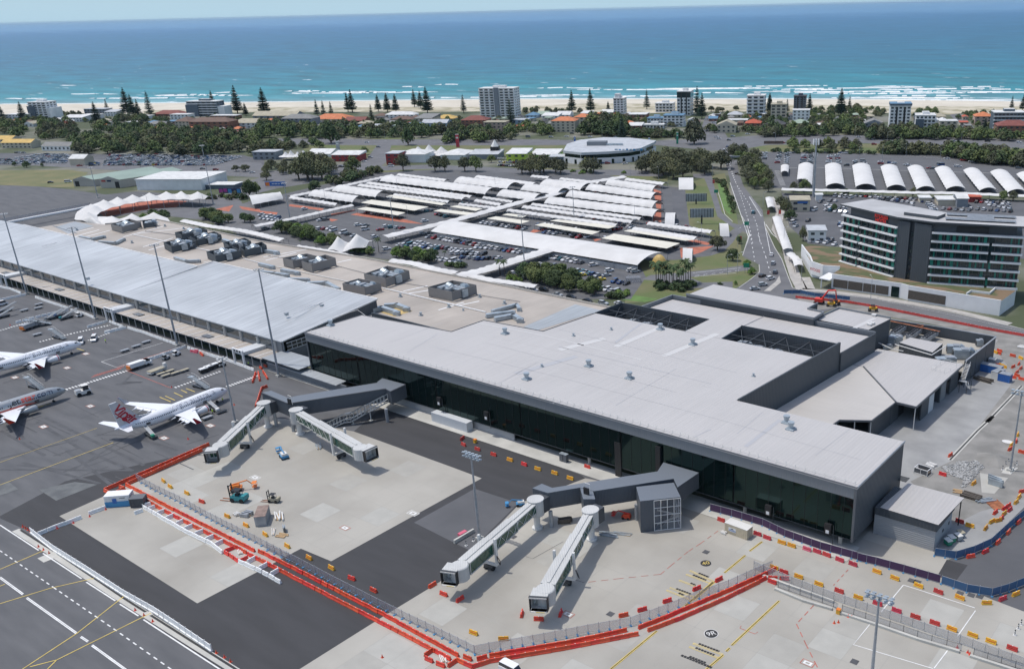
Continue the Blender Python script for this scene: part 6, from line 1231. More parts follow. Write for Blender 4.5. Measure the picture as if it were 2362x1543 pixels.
def house(k,xl,xr,yb,yt,dep,wall,roof,kind,label,storeys=2,rot=0.0,group='houses and low blocks between the highway and the beach',cat='house',nm='house',win=True,ridge=None):
 """xl,xr: photo columns of the front; yb: foot row; yt: eave row"""
 a,b=g(k,xl,yb),g(k,xr,yb);h=max(2.8,min(30,hgt(k,(xl+xr)/2,yb,yt)));d=(b-a);L=d.length;an=atan2(d.y,d.x)+rot;c=(a+b)/2;ux,uy=cos(an),sin(an);vx,vy=-uy,ux
 if rot:c=c+K1((vx,vy,0))*0
 r=T(nm,label,cat,(c.x,c.y,0),an,group)
 def W(u,v,z):return (c.x+ux*u+vx*v,c.y+uy*u+vy*v,z)
 hw='wall_'+wall;m=MB();m.prism([W(-L/2,0,0)[:2],W(L/2,0,0)[:2],W(L/2,dep,0)[:2],W(-L/2,dep,0)[:2]],0,h,hw);P('walls',m,r)
 rm_='tile_'+roof;o=.5;m=MB();rh=ridge or min(L,dep)*.22
 q=[W(-L/2-o,-o,h),W(L/2+o,-o,h),W(L/2+o,dep+o,h),W(-L/2-o,dep+o,h)]
 if kind=='flat':m.prism([p[:2] for p in q],h,h+.4,rm_);
 elif kind=='skill':m.add([W(-L/2-o,-o,h+.1),W(L/2+o,-o,h+.1),W(L/2+o,dep+o,h+rh*.6),W(-L/2-o,dep+o,h+rh*.6),W(-L/2-o,-o,h-.15),W(L/2+o,-o,h-.15),W(L/2+o,dep+o,h-.1),W(-L/2-o,dep+o,h-.1)],[(0,1,2,3),(7,6,5,4),(0,4,5,1),(1,5,6,2),(2,6,7,3),(3,7,4,0)],rm_)
 elif kind=='gable':
  r0,r1=W(-L/2-o,dep/2,h+rh),W(L/2+o,dep/2,h+rh);m.add(q+[r0,r1],[(0,1,5,4),(2,3,4,5),(3,2,1,0)],rm_);m.add([q[0],q[3],r0],[(0,2,1)],hw);m.add([q[1],q[2],r1],[(0,1,2)],hw)
 elif kind=='gablef':
  r0,r1=W(0,-o,h+rh),W(0,dep+o,h+rh);m.add(q+[r0,r1],[(1,2,5,4),(3,0,4,5),(3,2,1,0)],rm_);m.add([q[0],q[1],r0],[(0,1,2)],hw);m.add([q[2],q[3],r1],[(0,1,2)],hw)
 else:
  e=min(L,dep)/2*.95;
  if L>=dep:r0,r1=W(-L/2+e,dep/2,h+rh),W(L/2-e,dep/2,h+rh);m.add(q+[r0,r1],[(0,1,5,4),(1,2,5),(2,3,4,5),(3,0,4),(3,2,1,0)],rm_)
  else:r0,r1=W(0,e,h+rh),W(0,dep-e,h+rh);m.add(q+[r0,r1],[(0,1,4),(1,2,5,4),(2,3,5),(3,0,4,5),(3,2,1,0)],rm_)
 P('roof',m,r)
 if win:
  ns=max(1,int(round(h/3.0)));nw=max(2,min(7,int(L/4.2)))
  fh=h/ns;wi=None
  for s_ in range(ns):
   for j in range(nw):
    u=(-.5+(j+.5)/nw)*L;w_=L/nw*.42
    m=MB();m.box(W(u,-.05,s_*fh+fh*.52),(w_,.14,fh*.42),'window_small',rz=an);P('window',m,r)
 return r
H=[(C1,-60,110,605,560,14,'cream','yellow','gable','cream building with a yellow roof cut by the left edge, rear one'),(C1,20,290,640,590,13,'cream','yellow','gable','cream building with a yellow roof at the left edge, front one'),(C1,385,640,663,620,14,J1,K4,'gable','grey roofed hall at the left end of the wood'),(C1,60,240,395,335,16,J1,J1,'flat','long low white building at the far left by the beach'),(C1,400,560,400,380,16,J1,J1,'flat','low building with a white flat roof in front of the leftmost tower block'),(C1,560,750,400,362,16,J1,J1,'skill','low building with a grey white roof right of the leftmost tower block'),(C1,740,880,385,338,14,J1,J1,'flat','white modern house with an orange brick side'),(C1,770,960,330,285,14,K4,K3,'flat','grey beach house behind the white modern one'),(C1,955,1060,350,310,14,J1,K3,'skill','pale house left of the tallest left pine'),(C1,1395,1640,350,330,18,'brick','maroon','hip','low house with a dull red hip roof near the beach at the left'),(C1,1340,1510,450,420,12,K4,K4,'hip','grey hip roofed house with solar panels at the left'),(C1,1150,1250,425,405,10,J1,J1,'flat','small house with a white roof deep in the left trees'),(C1,1160,1340,375,350,14,J1,J1,'flat','pale house behind the left trees below the big pine'),(C1,1555,1720,400,335,12,J1,J1,'flat','white stepped apartments left of the slate block'),(C1,1600,1730,470,395,20,'cream','brown','hip','brown roofed flats with cream balconies'),(C1,1730,2090,480,400,18,'brick','brown','hip','long brick flats with a brown hip roof'),(C1,1920,2150,400,345,12,'brick',J1,'flat','brick building with a white flat roof behind the long flats'),(C1,2105,2420,460,410,18,J1,'beige','hip','wide house with a beige hip roof'),(C2,-60,330,400,345,20,K4,'beige','gable','long building with a beige roof near the beach'),(C2,200,480,440,370,18,K4,K4,'hip','large grey hip roofed building left of the orange roof'),(C2,480,790,410,375,22,'cream','orange','hip','long low house with a bright orange roof left of the middle'),(C2,770,950,430,390,16,'brick','maroon','gable','house with a maroon gable roof beside the orange one'),(C2,880,1020,440,415,12,'brown','beige','hip','small house with a tan roof in the middle'),(C2,1140,1400,372,335,14,J1,J1,'hip','white pyramid roofed house in the middle'),(C2,1190,1380,410,378,14,'brown','brown','hip','brown roofed house in front of the white pyramid roof'),(C2,1040,1140,370,345,12,'cream','brown','hip','small brown house behind the middle pines'),(C2,1410,1560,430,368,26,'cream',K4,'skill','cream block with a long grey skillion roof'),(C2,1590,1760,400,370,16,'cream','yellow','hip','house with a mustard yellow hip roof'),(C2,1830,2050,460,385,18,'brick','maroon','hip','red brick flats with a hip roof left of the big white tower'),(C2,1340,1465,480,435,12,'blue','blue','gable','small pale blue cottage in the trees'),(C2,1475,1700,470,410,14,'blue',K3,'gable','pale blue two storey house'),(C2,2035,2230,490,405,14,'pink','beige','flat','brick and cream flats with balconies in front of the big white tower'),(C2,2100,2250,400,372,14,'cream','green','flat','pale green roofed house at the foot of the big white tower'),(C2,2290,2420,440,385,14,'blue',K3,'flat','blue grey flats right of the brick and cream flats'),(C3,50,155,365,340,14,'blue','blue','hip','house with a blue roof right of the big white tower'),(C3,155,250,355,330,14,J1,'green','gable','house with a pale green gable roof right of the big white tower'),(C3,195,345,370,345,16,J1,J1,'skill','house with a white sloping roof beside the orange roofed flats'),(C3,330,450,360,338,16,J1,J1,'gable','house with a white gable roof behind the orange roofed flats'),(C3,285,500,495,392,16,'cream','orange','hip','three storey cream flats with an orange hip roof'),(C3,490,630,440,358,14,'cream','orange','hip','rear wing of the cream flats with an orange hip roof'),(C3,550,640,345,325,14,J1,J1,'skill','small white roofed house behind the orange roof'),(C3,740,840,335,312,12,J1,J1,'gable','small white gable left of the narrow white tower'),(C3,990,1140,390,335,20,'brick',J1,'flat','brick block with a white flat roof'),(C3,975,1100,470,435,14,'brick',J1,'skill','low block with a curved white roof in the middle'),(C3,1880,2010,365,335,14,'cream',K3,'hip','beach house with a pale hip roof right of the beach street'),(C3,1880,2060,415,385,12,'cream',J1,'flat','white flat roof behind the church hall'),(C3,1785,1955,500,430,18,'cream','beige','gablef','cream church-like hall with a front gable beside the junction'),(C3,2040,2180,465,412,16,'brick','red','hip','brick flats with a bright red hip roof'),(C3,2235,2400,450,428,14,'brown','dark','hip','low house with a dark hip roof right of the red roof'),(C4,258,410,410,295,12,J1,J1,'flat','white flats below the dark narrow tower'),(C4,250,400,450,412,14,'cream','green','hip','house with a pale green hip roof in front of the white flats'),(C4,15,195,445,428,12,'brown','dark','hip','low house with a dark roof and white awning'),(C4,485,640,480,430,14,K4,J1,'flat','grey house with a white flat roof left of the grey gables'),(C4,910,1080,470,415,16,K4,K4,'gablef','grey double gabled timber house left of the black and white tower'),(C4,720,770,380,345,8,J1,J1,'gable','tiny white gable among the dune trees'),(C4,900,1000,375,348,10,'cream','beige','hip','tan beach house behind the grey gables'),(C4,1540,1650,385,352,14,'cream','beige','hip','house with a beige hip roof behind the white stepped block'),(C4,1590,1750,490,395,14,'cream',J1,'flat','plain cream block with few windows'),(C4,1910,2070,430,350,16,'pink','orange','hip','two storey house with an orange hip roof near the right edge'),(C4,2110,2420,540,435,18,'brick','maroon','hip','dark red brick flats at the right edge'),]
for t in H:house(*t)
HC=[g(t[0],(t[1]+t[2])/2,t[3]) for t in H];rh_=random.Random(31);IN=[]
for k,x0,x1,y0,y1,n_ in ((C1,0,640,405,445,7),(C1,900,1560,415,480,10),(C1,1650,2362,455,520,9),(C2,0,900,400,470,20),(C2,900,1750,380,470,20),(C2,1750,2362,380,480,9),(C3,0,280,360,440,6),(C3,640,1120,345,440,12),(C3,1450,1600,380,450,3),(C3,1700,2362,350,440,10),(C4,0,900,360,470,20),(C4,1330,1900,360,470,8),(C4,1760,2362,340,460,5)):
 for _ in range(n_*8):
  if n_<=0:break
  x,y=rh_.uniform(x0,x1),rh_.uniform(y0,y1);p=g(k,x,y)
  if all((p-q).length>17 for q in HC):HC.append(p);IN.append((k,x,y));n_-=1
IN.sort(key=lambda q:KK[q[0]][0]+q[1]/3.937)
for i,(k,x,y) in K2(IN):
 w_=rh_.uniform(45,85);rf_=rh_.choice([K4,K4,J1,K3,'brown','maroon','beige','dark','orange','green','blue','red',J1])
 house(k,x-w_/2,x+w_/2,y,y-rh_.uniform(16,30),rh_.uniform(9,13),rh_.choice([J1,'cream','cream','brick',K4,'pink',J1]),rf_,rh_.choice(['hip','gable','hip','flat','gablef']),'small house with a %s roof among the trees, %s'%(rf_,nf(i,len(IN))),group='small suburban houses')
def block(k,xl,xr,yb,yt,dep,wall,label,nf,nw,trim=J1,roofm='tile_white',style='balc',side='wall_slate',top=None):
 a,b=g(k,xl,yb),g(k,xr,yb);h=hgt(k,(xl+xr)/2,yb,yt);d=b-a;L=d.length;an=atan2(d.y,d.x);c=(a+b)/2;ux,uy=cos(an),sin(an);vx,vy=-uy,ux
 r=T('apartment_block',label,'apartment block',(c.x,c.y,0),an,'beachfront apartment blocks')
 def W(u,v,z):return (c.x+ux*u+vx*v,c.y+uy*u+vy*v,z)
 m=MB();m.prism([W(-L/2,0,0)[:2],W(L/2,0,0)[:2],W(L/2,dep,0)[:2],W(-L/2,dep,0)[:2]],0,h,'wall_'+wall);P('walls',m,r)
 m.prism([W(-L/2-.4,-.9,0)[:2],W(L/2+.4,-.9,0)[:2],W(L/2+.4,dep+.4,0)[:2],W(-L/2-.4,dep+.4,0)[:2]],h,h+.7,roofm);m.prism([W(-L*.15,dep*.3,0)[:2],W(L*.2,dep*.3,0)[:2],W(L*.2,dep*.7,0)[:2],W(-L*.15,dep*.7,0)[:2]],h+.7,h+3,'wall_'+wall,roofm);P('roof',m,r)
 fh=h/nf
 for f in range(nf):
  for j in range(nw):
   if style=='core' and j==nw//2:continue
   u=(-.5+(j+.5)/nw)*L;m=MB();m.box(W(u,-.06,f*fh+fh*.55),(L/nw*.62,.16,fh*.5),'window_small',rz=an);P('window',m,r)
  if style in ('balc','core') and f>0:
   segs=[(-L/2,-L*.12),(L*.12,L/2)] if style=='core' else [(-L/2,L/2)]
   for s0,s1 in segs:m=MB();m.box(W((s0+s1)/2,-.7,f*fh+.35),(s1-s0+.6,1.5,.8),'wall_white' if trim==J1 else 'wall_'+trim,rz=an);P('balcony',m,r)
  m=MB()
  for j in range(3):m.box(W(L/2+.04,dep*(.2+.3*j),f*fh+fh*.55),(.14,dep*.16,fh*.45),'window_small',rz=an)
  P('side_window',m,r)
 if style=='core':m=MB();m.box(W(0,-.5,h/2+.6),(L*.13,1.6,h+1.2),'wall_grey',rz=an);P('lift_core',m,r)
 if style=='strip':
  for u in (-.18,.2):m=MB();m.box(W(L*u,-.15,h*.5),(L*.09,.3,h*.92),J8,rz=an);P('window_strip',m,r)
 if top=='glass':m=MB();m.prism([W(-L/2-.1,-.15,0)[:2],W(L/2+.15,-.15,0)[:2],W(L/2+.15,dep+.1,0)[:2],W(-L/2-.1,dep+.1,0)[:2]],h*.76,h-.2,'glass_grey');P('glazed_top',m,r)
 if top=='tower':m=MB();m.prism([W(-L*.38,1,0)[:2],W(L*.1,1,0)[:2],W(L*.1,dep*.6,0)[:2],W(-L*.38,dep*.6,0)[:2]],h,h*1.28,'wall_white','tile_white');P('roof_tower',m,r)
 if top=='slate':m=MB();m.prism([W(-L/2-.6,-.8,0)[:2],W(L/2+.8,-.8,0)[:2],W(L/2+.8,dep,0)[:2],W(-L/2-.6,dep,0)[:2]],h+.7,h+2.6,'wall_slate','tile_blue');P('roof_storey',m,r)
 if top=='step':m=MB();m.prism([W(-L/2,-3,0)[:2],W(-L*.1,-3,0)[:2],W(-L*.1,0,0)[:2],W(-L/2,0,0)[:2]],0,h*.8,'wall_slate');m.prism([W(L*.5,1,0)[:2],W(L*.72,1,0)[:2],W(L*.72,dep,0)[:2],W(L*.5,dep,0)[:2]],0,h*.7,'wall_white');P('side_wing',m,r)
 return r
block(C1,290,450,385,225,18,J1,'leftmost beach tower, white with stepped side',8,4,top='step')
block(C1,1715,1985,350,218,16,'slate','slate and white apartment block at the left beach, beside a pine',6,6,top='step')
block(C2,2005,2320,360,100,20,J1,'tallest and widest white tower with eleven balcony floors',11,7,style='core')
block(C3,850,940,345,190,16,J1,'narrow white tower with a taller top box',7,3,style='plain',top='tower')
block(C3,1228,1385,312,235,16,J1,'low white and glass apartments with roof garden',3,5)
block(C3,1424,1545,345,128,22,J1,'white tower with a dark glass crown beside the beach street',7,4,style='strip',top='glass')
block(C3,1155,1300,440,370,14,J1,'white flats with a blue roof, left wing',3,5,style='plain',roofm='tile_blue')
block(C3,1300,1480,445,345,16,J1,'white flats with a blue roof and a red stair panel, right wing',4,5,style='plain',roofm='tile_blue')
block(C3,1118,1300,462,430,10,J1,'single storey white shops below the blue roofed flats',1,6,style='plain')
block(C3,2055,2215,355,165,18,J1,'five balcony white block right of the beach street',6,3,style='balc')
block(C4,60,200,385,245,16,'cream','cream five storey flats with a tan roof',5,3,style='plain',roofm='tile_beige')
block(C4,268,378,290,170,16,'slate','dark narrow tower with white vertical fins',6,4,style='strip',roofm='tile_dark')
block(C4,1135,1320,468,260,20,J1,'black and white tower with a slate roof storey',7,5,style='strip',top='slate')
block(C4,1370,1550,480,345,20,J1,'white four storey block with stepped balconies',4,5,top='step')
block(C4,2075,2350,488,320,20,'slate','long white and slate apartment block at the right edge',5,8)
for t in [(C1,1250,1840,1020,925,34,J1,J1,'flat','large white warehouse with two teal doors left of the tent canopy'),(C1,1780,2130,1010,985,12,'slate',J1,'flat','long white awning building right of the white warehouse'),(C1,640,775,795,735,12,'cream',J1,'gable','cream open fronted shed in the packed car lot'),(C2,-60,145,745,675,14,K4,K3,'flat','grey warehouse left of the small white tents'),(C2,430,640,720,690,22,J1,J1,'gable','dealer building with a white peaked roof behind the dark trees'),(C2,655,905,760,700,14,'red',J1,'skill','dealer building with a dark red front and white skillion roof'),(C2,1150,1265,790,690,16,'red',K3,'flat','square dealer building with a dark red front'),(C2,1250,1500,770,695,22,J1,J1,'hip','dealer building with a white faceted roof behind a tree'),(C2,1640,1860,745,700,26,J1,J1,'hip','dealer building with a broad white roof and roof fans'),(C2,1900,2160,740,695,18,K4,K3,'skill','dealer building with a swept grey roof beside the black pyramid'),(C2,2240,2420,770,690,20,'lime',J1,'skill','lime green fronted dealer building with a white roof'),(C3,90,330,730,700,22,'green',J1,'skill','bright green walled dealer building with a white roof'),(C3,265,410,770,720,14,'slate',K3,'flat','low dark glass pavilion between the green building and the showroom')]:
 house(*t,group='car dealers and warehouses',cat='building',nm='commercial_building',win=t[6] in ('red','lime') or t[9].startswith(K4),ridge=3)
for (k,xl,xr,yb,yt,dep,lb) in ((C1,675,860,985,925,52,'left shed with a pale green roof and a dark door'),(C1,920,1100,1000,925,48,'right shed with a pale green roof and two small signs')):
 a,b=g(k,xl,yb),g(k,xr,yb);h=hgt(k,(xl+xr)/2,yb,yt);d=b-a;an=atan2(d.y,d.x);L=d.length;c=(a+b)/2;ux,uy=cos(an),sin(an);vx,vy=cos(an+1.05),sin(an+1.05)
 r=T('hangar',lb,'hangar',(c.x,c.y,0),an,'sheds beside the small apron');W=lambda u,v,z:(c.x+ux*u+vx*v,c.y+uy*u+vy*v,z)
 m=MB();m.prism([W(-L/2,0,0)[:2],W(L/2,0,0)[:2],W(L/2,dep,0)[:2],W(-L/2,dep,0)[:2]],0,h,'shed_cream');P('walls',m,r)
 q=[W(-L/2-.4,-.4,h),W(L/2+.4,-.4,h),W(L/2+.4,dep,h),W(-L/2-.4,dep,h)];m.add(q+[W(0,-.4,h+2.5),W(0,dep,h+2.5)],[(1,2,5,4),(3,0,4,5)],'shed_green');m.add([q[0],q[1],W(0,-.4,h+2.5)],[(0,1,2)],'shed_cream');P('roof',m,r)
 m.box(W(-L*.32 if 'left' in lb else L*.35,-.06,h*.38),(L*.2,.2,h*.75),J8,rz=an);P('door',m,r)
 if 'right' in lb:
  for u,mt_ in ((-.3,J0),(-.02,'navy')):m=MB();m.box(W(L*u,-.12,h*.85),(L*.2,.2,1.2),mt_,rz=an);P('sign',m,r)
for nm_,k,xl,xr,yb,yt,dep,wl,rf_,kd,lb in (('b',D4,240,415,270,170,14,'cream','beige','flat','two storey cream block with a blue sign left of the hotel'),('b',D4,400,562,550,445,12,J1,K3,'flat','white two storey site office beside the hotel'),('b',D4,1415,1515,190,148,8,'cream',J1,'flat','small cream hut behind the hotel roof'),('b',D4,1580,1745,215,165,12,'cream',J1,'flat','white roofed carport building behind the hotel'),('b',D4,1750,1850,230,150,12,K4,J1,'gable','grey roller door workshop behind the hotel'),('b',D4,1860,1970,185,140,8,'red','red','flat','dark red container block behind the hotel'),('b',C4,470,530,1115,1065,5,J1,J1,'flat','small white equipment hut at the foot of the telecom tower')):
 house(k,xl,xr,yb,yt,dep,wl,rf_,kd,lb,group='small buildings around the right car park',cat='building',nm='small_building',win='two storey' in lb)
b=g(D4,350,185);
m=MB();p=g(D4,355,205,5);q_=hgt(D4,330,270,185);m.box((g(D4,350,270).x,g(D4,350,270).y-.3,q_),(6,.2,1.2),'blue',rz=.6);S('wall_sign',m,'blue sign on the front of the cream block left of the hotel','sign')
def smalltent(k,xs,yb,yt,label,w_=6):
 pts=[g(k,x,yb,3) for x in xs];h=hgt(k,xs[0],yb,yt);r=T('tensile_canopy',label,'tent canopy',tuple(pts[0]),0,'small white tents at the dealers');m=MB()
 for i,p in K2(pts):
  n_=12;hh=h*(1 if i%2 else .85)
  for j in range(n_):
   a0,a1=2*pi*j/n_,2*pi*(j+1)/n_;prev=None
   for t0,t1 in ((0,.25),(.25,.5),(.5,1)):
    z=lambda t:3+(hh-3)*(1-t)**2.2;rr=lambda t:w_*(.04+t*.96)
    m.add([(p.x+rr(t0)*cos(a0),p.y+rr(t0)*sin(a0),z(t0)),(p.x+rr(t1)*cos(a0),p.y+rr(t1)*sin(a0),z(t1)),(p.x+rr(t1)*cos(a1),p.y+rr(t1)*sin(a1),z(t1)),(p.x+rr(t0)*cos(a1),p.y+rr(t0)*sin(a1),z(t0))],[(0,1,2,3)],'fabric')
 m.sm=True;P('membrane',m,r);m=MB()
 for p in pts:m.tube((p.x,p.y,0),(p.x,p.y,h*.9),.2,J3,n=5)
 P('masts',m,r)
smalltent(C2,(235,285,345,400),712,628,'row of four small white peaked tents left of the dark trees',6);smalltent(C2,(1440,1540,1650),690,578,'three large white tent peaks behind the dealer roofs',12)
b=g(C2,2140,715);h_=hgt(C2,2140,715,560);py=T('pyramid_sculpture','dark frame tower with a white glass pyramid top','tower',tuple(b));m=MB();m.box((b.x,b.y,h_*.3),(7,7,h_*.6),J8,rz=.6);P('base',m,py);m.lathe([(h_*.6,3.6),(h_,.1)],J2,axis='z',n=5,c=(b.x,b.y,0));P('pyramid',m,py)
sr=T('car_showroom','long white showroom with a curved glass front and a pale roof','showroom',tuple(g(C3,800,780)));hS=hgt(C3,700,775,665)
fr=gs(C3,[(395,770),(560,790),(800,780),(1000,765),(1100,745),(1215,690)],0);bk_=gs(C3,[(1235,672),(1000,645),(760,640),(540,665),(430,705)],0)
m=MB();m.prism([(p.x,p.y) for p in fr+bk_],hS-1.9,hS,'white_clad','tile_silver');m.prism([(p.x,p.y) for p in fr+bk_],0,hS*.5,J1);P('walls',m,sr)
inn=[p+(K1((sum(q.x for q in fr)/6,sum(q.y for q in fr)/6+12,0))-p)*.03 for p in fr];m.wall(inn,.3,2.2,hS-1.9,'glass_dark');P('glass_band',m,sr)
m=MB()
for i in range(len(fr)-1):
 for t in (.2,.7):p=fr[i].lerp(fr[i+1],t);m.box((p.x,p.y-.2,1.9),(2.6,.3,3.4),'glass_dark',rz=.55)
P('shopfront_glass',m,sr)
p=g(C3,985,775);m=MB();[m.box((fr[3].x-9+j*2.4,fr[3].y-6.2+j*1.55,hS+.1),(1.9 if j else 2.6,.3,1.5 if j%3 else 1.9),'sky_blue' if j%2 else 'wall_blue',rz=.57) for j in range(9)];P('sign',m,sr)
c=g(C3,700,610,hS);m.box((c.x,c.y,hS+1.6),(16,9,3.2),'clad_light',rz=.5);m.box((c.x+14,c.y+5,hS+.8),(14,3,1.4),'galv',rz=.5);P('roof_plant',m,sr)
m=MB()
for j in range(9):p=fr[1].lerp(fr[4],j/8);m.tube((p.x,p.y,0),(p.x-.5,p.y-1,hS),.2,J1,n=5)
P('columns',m,sr)
a,b=g(C4,0,600),g(C4,175,600);m.wall([a,b],.4,0,2.5,'wall_brown');S('noise_wall',m,'brown noise wall beside the highway right of the junction','wall')
def leafcloud(mb,blobs,n,size,m,rng,flat=.35):
 tot=sum(b[3]**2 for b in blobs)
 for (x,y,z,r_) in blobs:
  k_=max(8,int(n*r_*r_/tot))
  for _ in range(k_):
   a=rng.uniform(0,2*pi);u=rng.uniform(-.75,1);s_=sqrt(max(0,1-u*u));rr=r_*rng.uniform(.62,1.06)
   c=K1((x+rr*s_*cos(a),y+rr*s_*sin(a),z+rr*u*.8));nrm=(K1((s_*cos(a),s_*sin(a),u+.35))+K1((rng.uniform(-.7,.7),rng.uniform(-.7,.7),rng.uniform(-.5,.5)))).normalized()
   t=nrm.cross(K1((rng.uniform(-1,1),rng.uniform(-1,1),.3))).normalized();b=nrm.cross(t);h=size*rng.uniform(.6,1.25)
   p=[c+t*h*rng.uniform(.8,1.1),c+b*h*.7,c-t*h*rng.uniform(.8,1.1),c-b*h*.7]
   mb.add(p,[(0,1,2,3)],m)
def tree_proto(seed,h,w_,n,leaf,m,trunk_h=.3,nb=9,spread=1.0):
 rng=random.Random(seed);r=T('tree','x','tree',(0,0,0));crown=MB();blobs=[]
 ch=h*(1-trunk_h)
 for i in range(nb):
  a=2.4*i+rng.uniform(-.5,.5);t=(i+.5)/nb;d=w_*.5*sqrt(1-t)*.75*rng.uniform(.6,1.1)*spread;z=h*trunk_h+ch*(.18+.62*t*rng.uniform(.8,1.05));blobs.append((d*cos(a),d*sin(a),z,w_*rng.uniform(.17,.28)*(1.1-.35*t)))
 leafcloud(crown,blobs,n,leaf,m,rng)
 tr=MB();tr.tube((0,0,-.2),(0,0,h*trunk_h*1.2),w_*.035+.1,'trunk',w_*.022+.06,n=6)
 for b in blobs[:6]:tr.tube((0,0,h*trunk_h*rng.uniform(.7,1.1)),(b[0]*.9,b[1]*.9,b[2]),w_*.016+.05,'trunk',.04,n=4)
 P('crown',crown,r);P('trunk',tr,r); return r
def pine_proto(seed,h,w_,tiers,m='pine_leaf',gaps=0.0):
 rng=random.Random(seed);r=T('norfolk_pine','x','pine tree',(0,0,0));mb=MB();tr=MB();tr.tube((0,0,-.3),(0,0,h),h*.014+.12,'trunk',.06,n=6)
 for i in range(tiers):
  t=i/(tiers-1);z=h*(.14+.84*t)+rng.uniform(-.3,.3);L=w_*.5*(1-t)**.8*rng.uniform(.85,1.1)+.35;nbr=7 if t<.8 else 5
  for j in range(nbr):
   if rng.random()<gaps:continue
   a=2*pi*j/nbr+i*.45+rng.uniform(-.15,.15);c_,s_=cos(a),sin(a);LL=L*rng.uniform(.75,1.08);ns=max(3,int(LL/.75))
   up=.10+.25*t
   for q in range(ns):
    f0,f1=q/ns,(q+1.25)/ns;z0=z+LL*(up*f0**1.6-.12*f0);z1=z+LL*(up*f1**1.6-.12*f1);wd=(.5+.2*(1-f0))*(1 if q<ns-1 else .6)*(1+L*.1)
    A=(c_*LL*f0,s_*LL*f0,z0);B=(c_*LL*f1,s_*LL*f1,z1+.05);hz=wd*.7
    mb.add([(A[0]-s_*wd,A[1]+c_*wd,A[2]+.28),(A[0]+s_*wd,A[1]-c_*wd,A[2]+.28),(B[0]+s_*wd*.5,B[1]-c_*wd*.5,B[2]+.2),(B[0]-s_*wd*.5,B[1]+c_*wd*.5,B[2]+.2),(A[0],A[1],A[2]-hz),(B[0],B[1],B[2]-hz*.5)],[(0,4,5,3),(1,2,5,4),(0,3,2,1)],m)
 leafcloud(mb,[(0,0,h-.3,.5)],10,.4,m,rng);P('crown',mb,r);P('trunk',tr,r); return r
def palm_proto(seed,h,n=15,fr=2.6):
 rng=random.Random(seed);r=T('palm_tree','x','palm tree',(0,0,0));mb=MB();tr=MB();tr.tube((0,0,-.2),(.1,0,h),.2,'trunk',.13,n=6)
 for j in range(n):
  a=2*pi*j/n+rng.uniform(-.2,.2);el=rng.uniform(-.1,.9);c_,s_=cos(a),sin(a);prev=K1((0,0,h));d=K1((c_*cos(el),s_*cos(el),sin(el)))
  for q in range(6):
   nx=prev+d*fr/6;d=(d+K1((0,0,-.30))).normalized();wd=fr*.17*(1-abs(q-2)/6);sd=K1((-s_,c_,0))*wd
   mb.add([prev,nx,nx+sd-K1((0,0,.3*wd+.15)),prev+sd-K1((0,0,.3*wd+.15)),nx-sd-K1((0,0,.3*wd+.15)),prev-sd-K1((0,0,.3*wd+.15))],[(0,1,2,3),(1,0,5,4)],'foliage_dark');prev=nx
 P('crown',mb,r);P('trunk',tr,r); return r
PR={}
for i in range(3):PR['far%d'%i]=tree_proto(10+i,10,11,560,.78,['foliage','foliage_dark','foliage_brown'][i],.06,12)
PR['far3']=tree_proto(14,10,12,560,.78,'foliage_olive',.08,12)
for i in range(3):PR['mid%d'%i]=tree_proto(30+i,11,10.5,1500,.46,['foliage_brown','foliage_olive','foliage'][i],.22,13,1.05)
PR['near0']=tree_proto(41,8,8,1700,.36,'foliage_dark',.15,11);PR['near1']=tree_proto(42,8,8.5,1700,.36,'foliage',.15,12);PR['near2']=tree_proto(43,8,8,1700,.36,'foliage_bright',.12,11)
PR['dome']=tree_proto(44,7,8.5,1500,.4,'foliage_brown',.3,12,1.15)
PR['bush0']=tree_proto(51,2.6,4,300,.34,'foliage_dark',.05,6);PR['bush1']=tree_proto(52,2.6,4.2,300,.34,'foliage_olive',.05,6);PR['bush2']=tree_proto(53,2.2,3.6,300,.3,'foliage_bright',.05,6)
PR['pine0']=pine_proto(61,30,13,24);PR['pine1']=pine_proto(62,30,11,24,gaps=.08);PR['pine2']=pine_proto(63,30,10,20,gaps=.2);PR['pinew']=pine_proto(64,22,13,17,gaps=.05);PR['palm0']=palm_proto(71,7.5);PR['palm1']=palm_proto(72,9,18,3.2)
HT0={'far':10,'mid':11,'near':8,'dome':7,'bush':2.6,'pine':30,'pinew':22,'palm':7.5}
used=set();NT={}
PLN=[]
def plant(kind,loc,h,label,group,wf=1.0):
 s_=h/HT0.get(kind,HT0.get(kind[:-1],10));PLN.append([kind,K1(loc),h,label,group,(s_*wf,s_*wf,s_),random.uniform(0,6.28)])
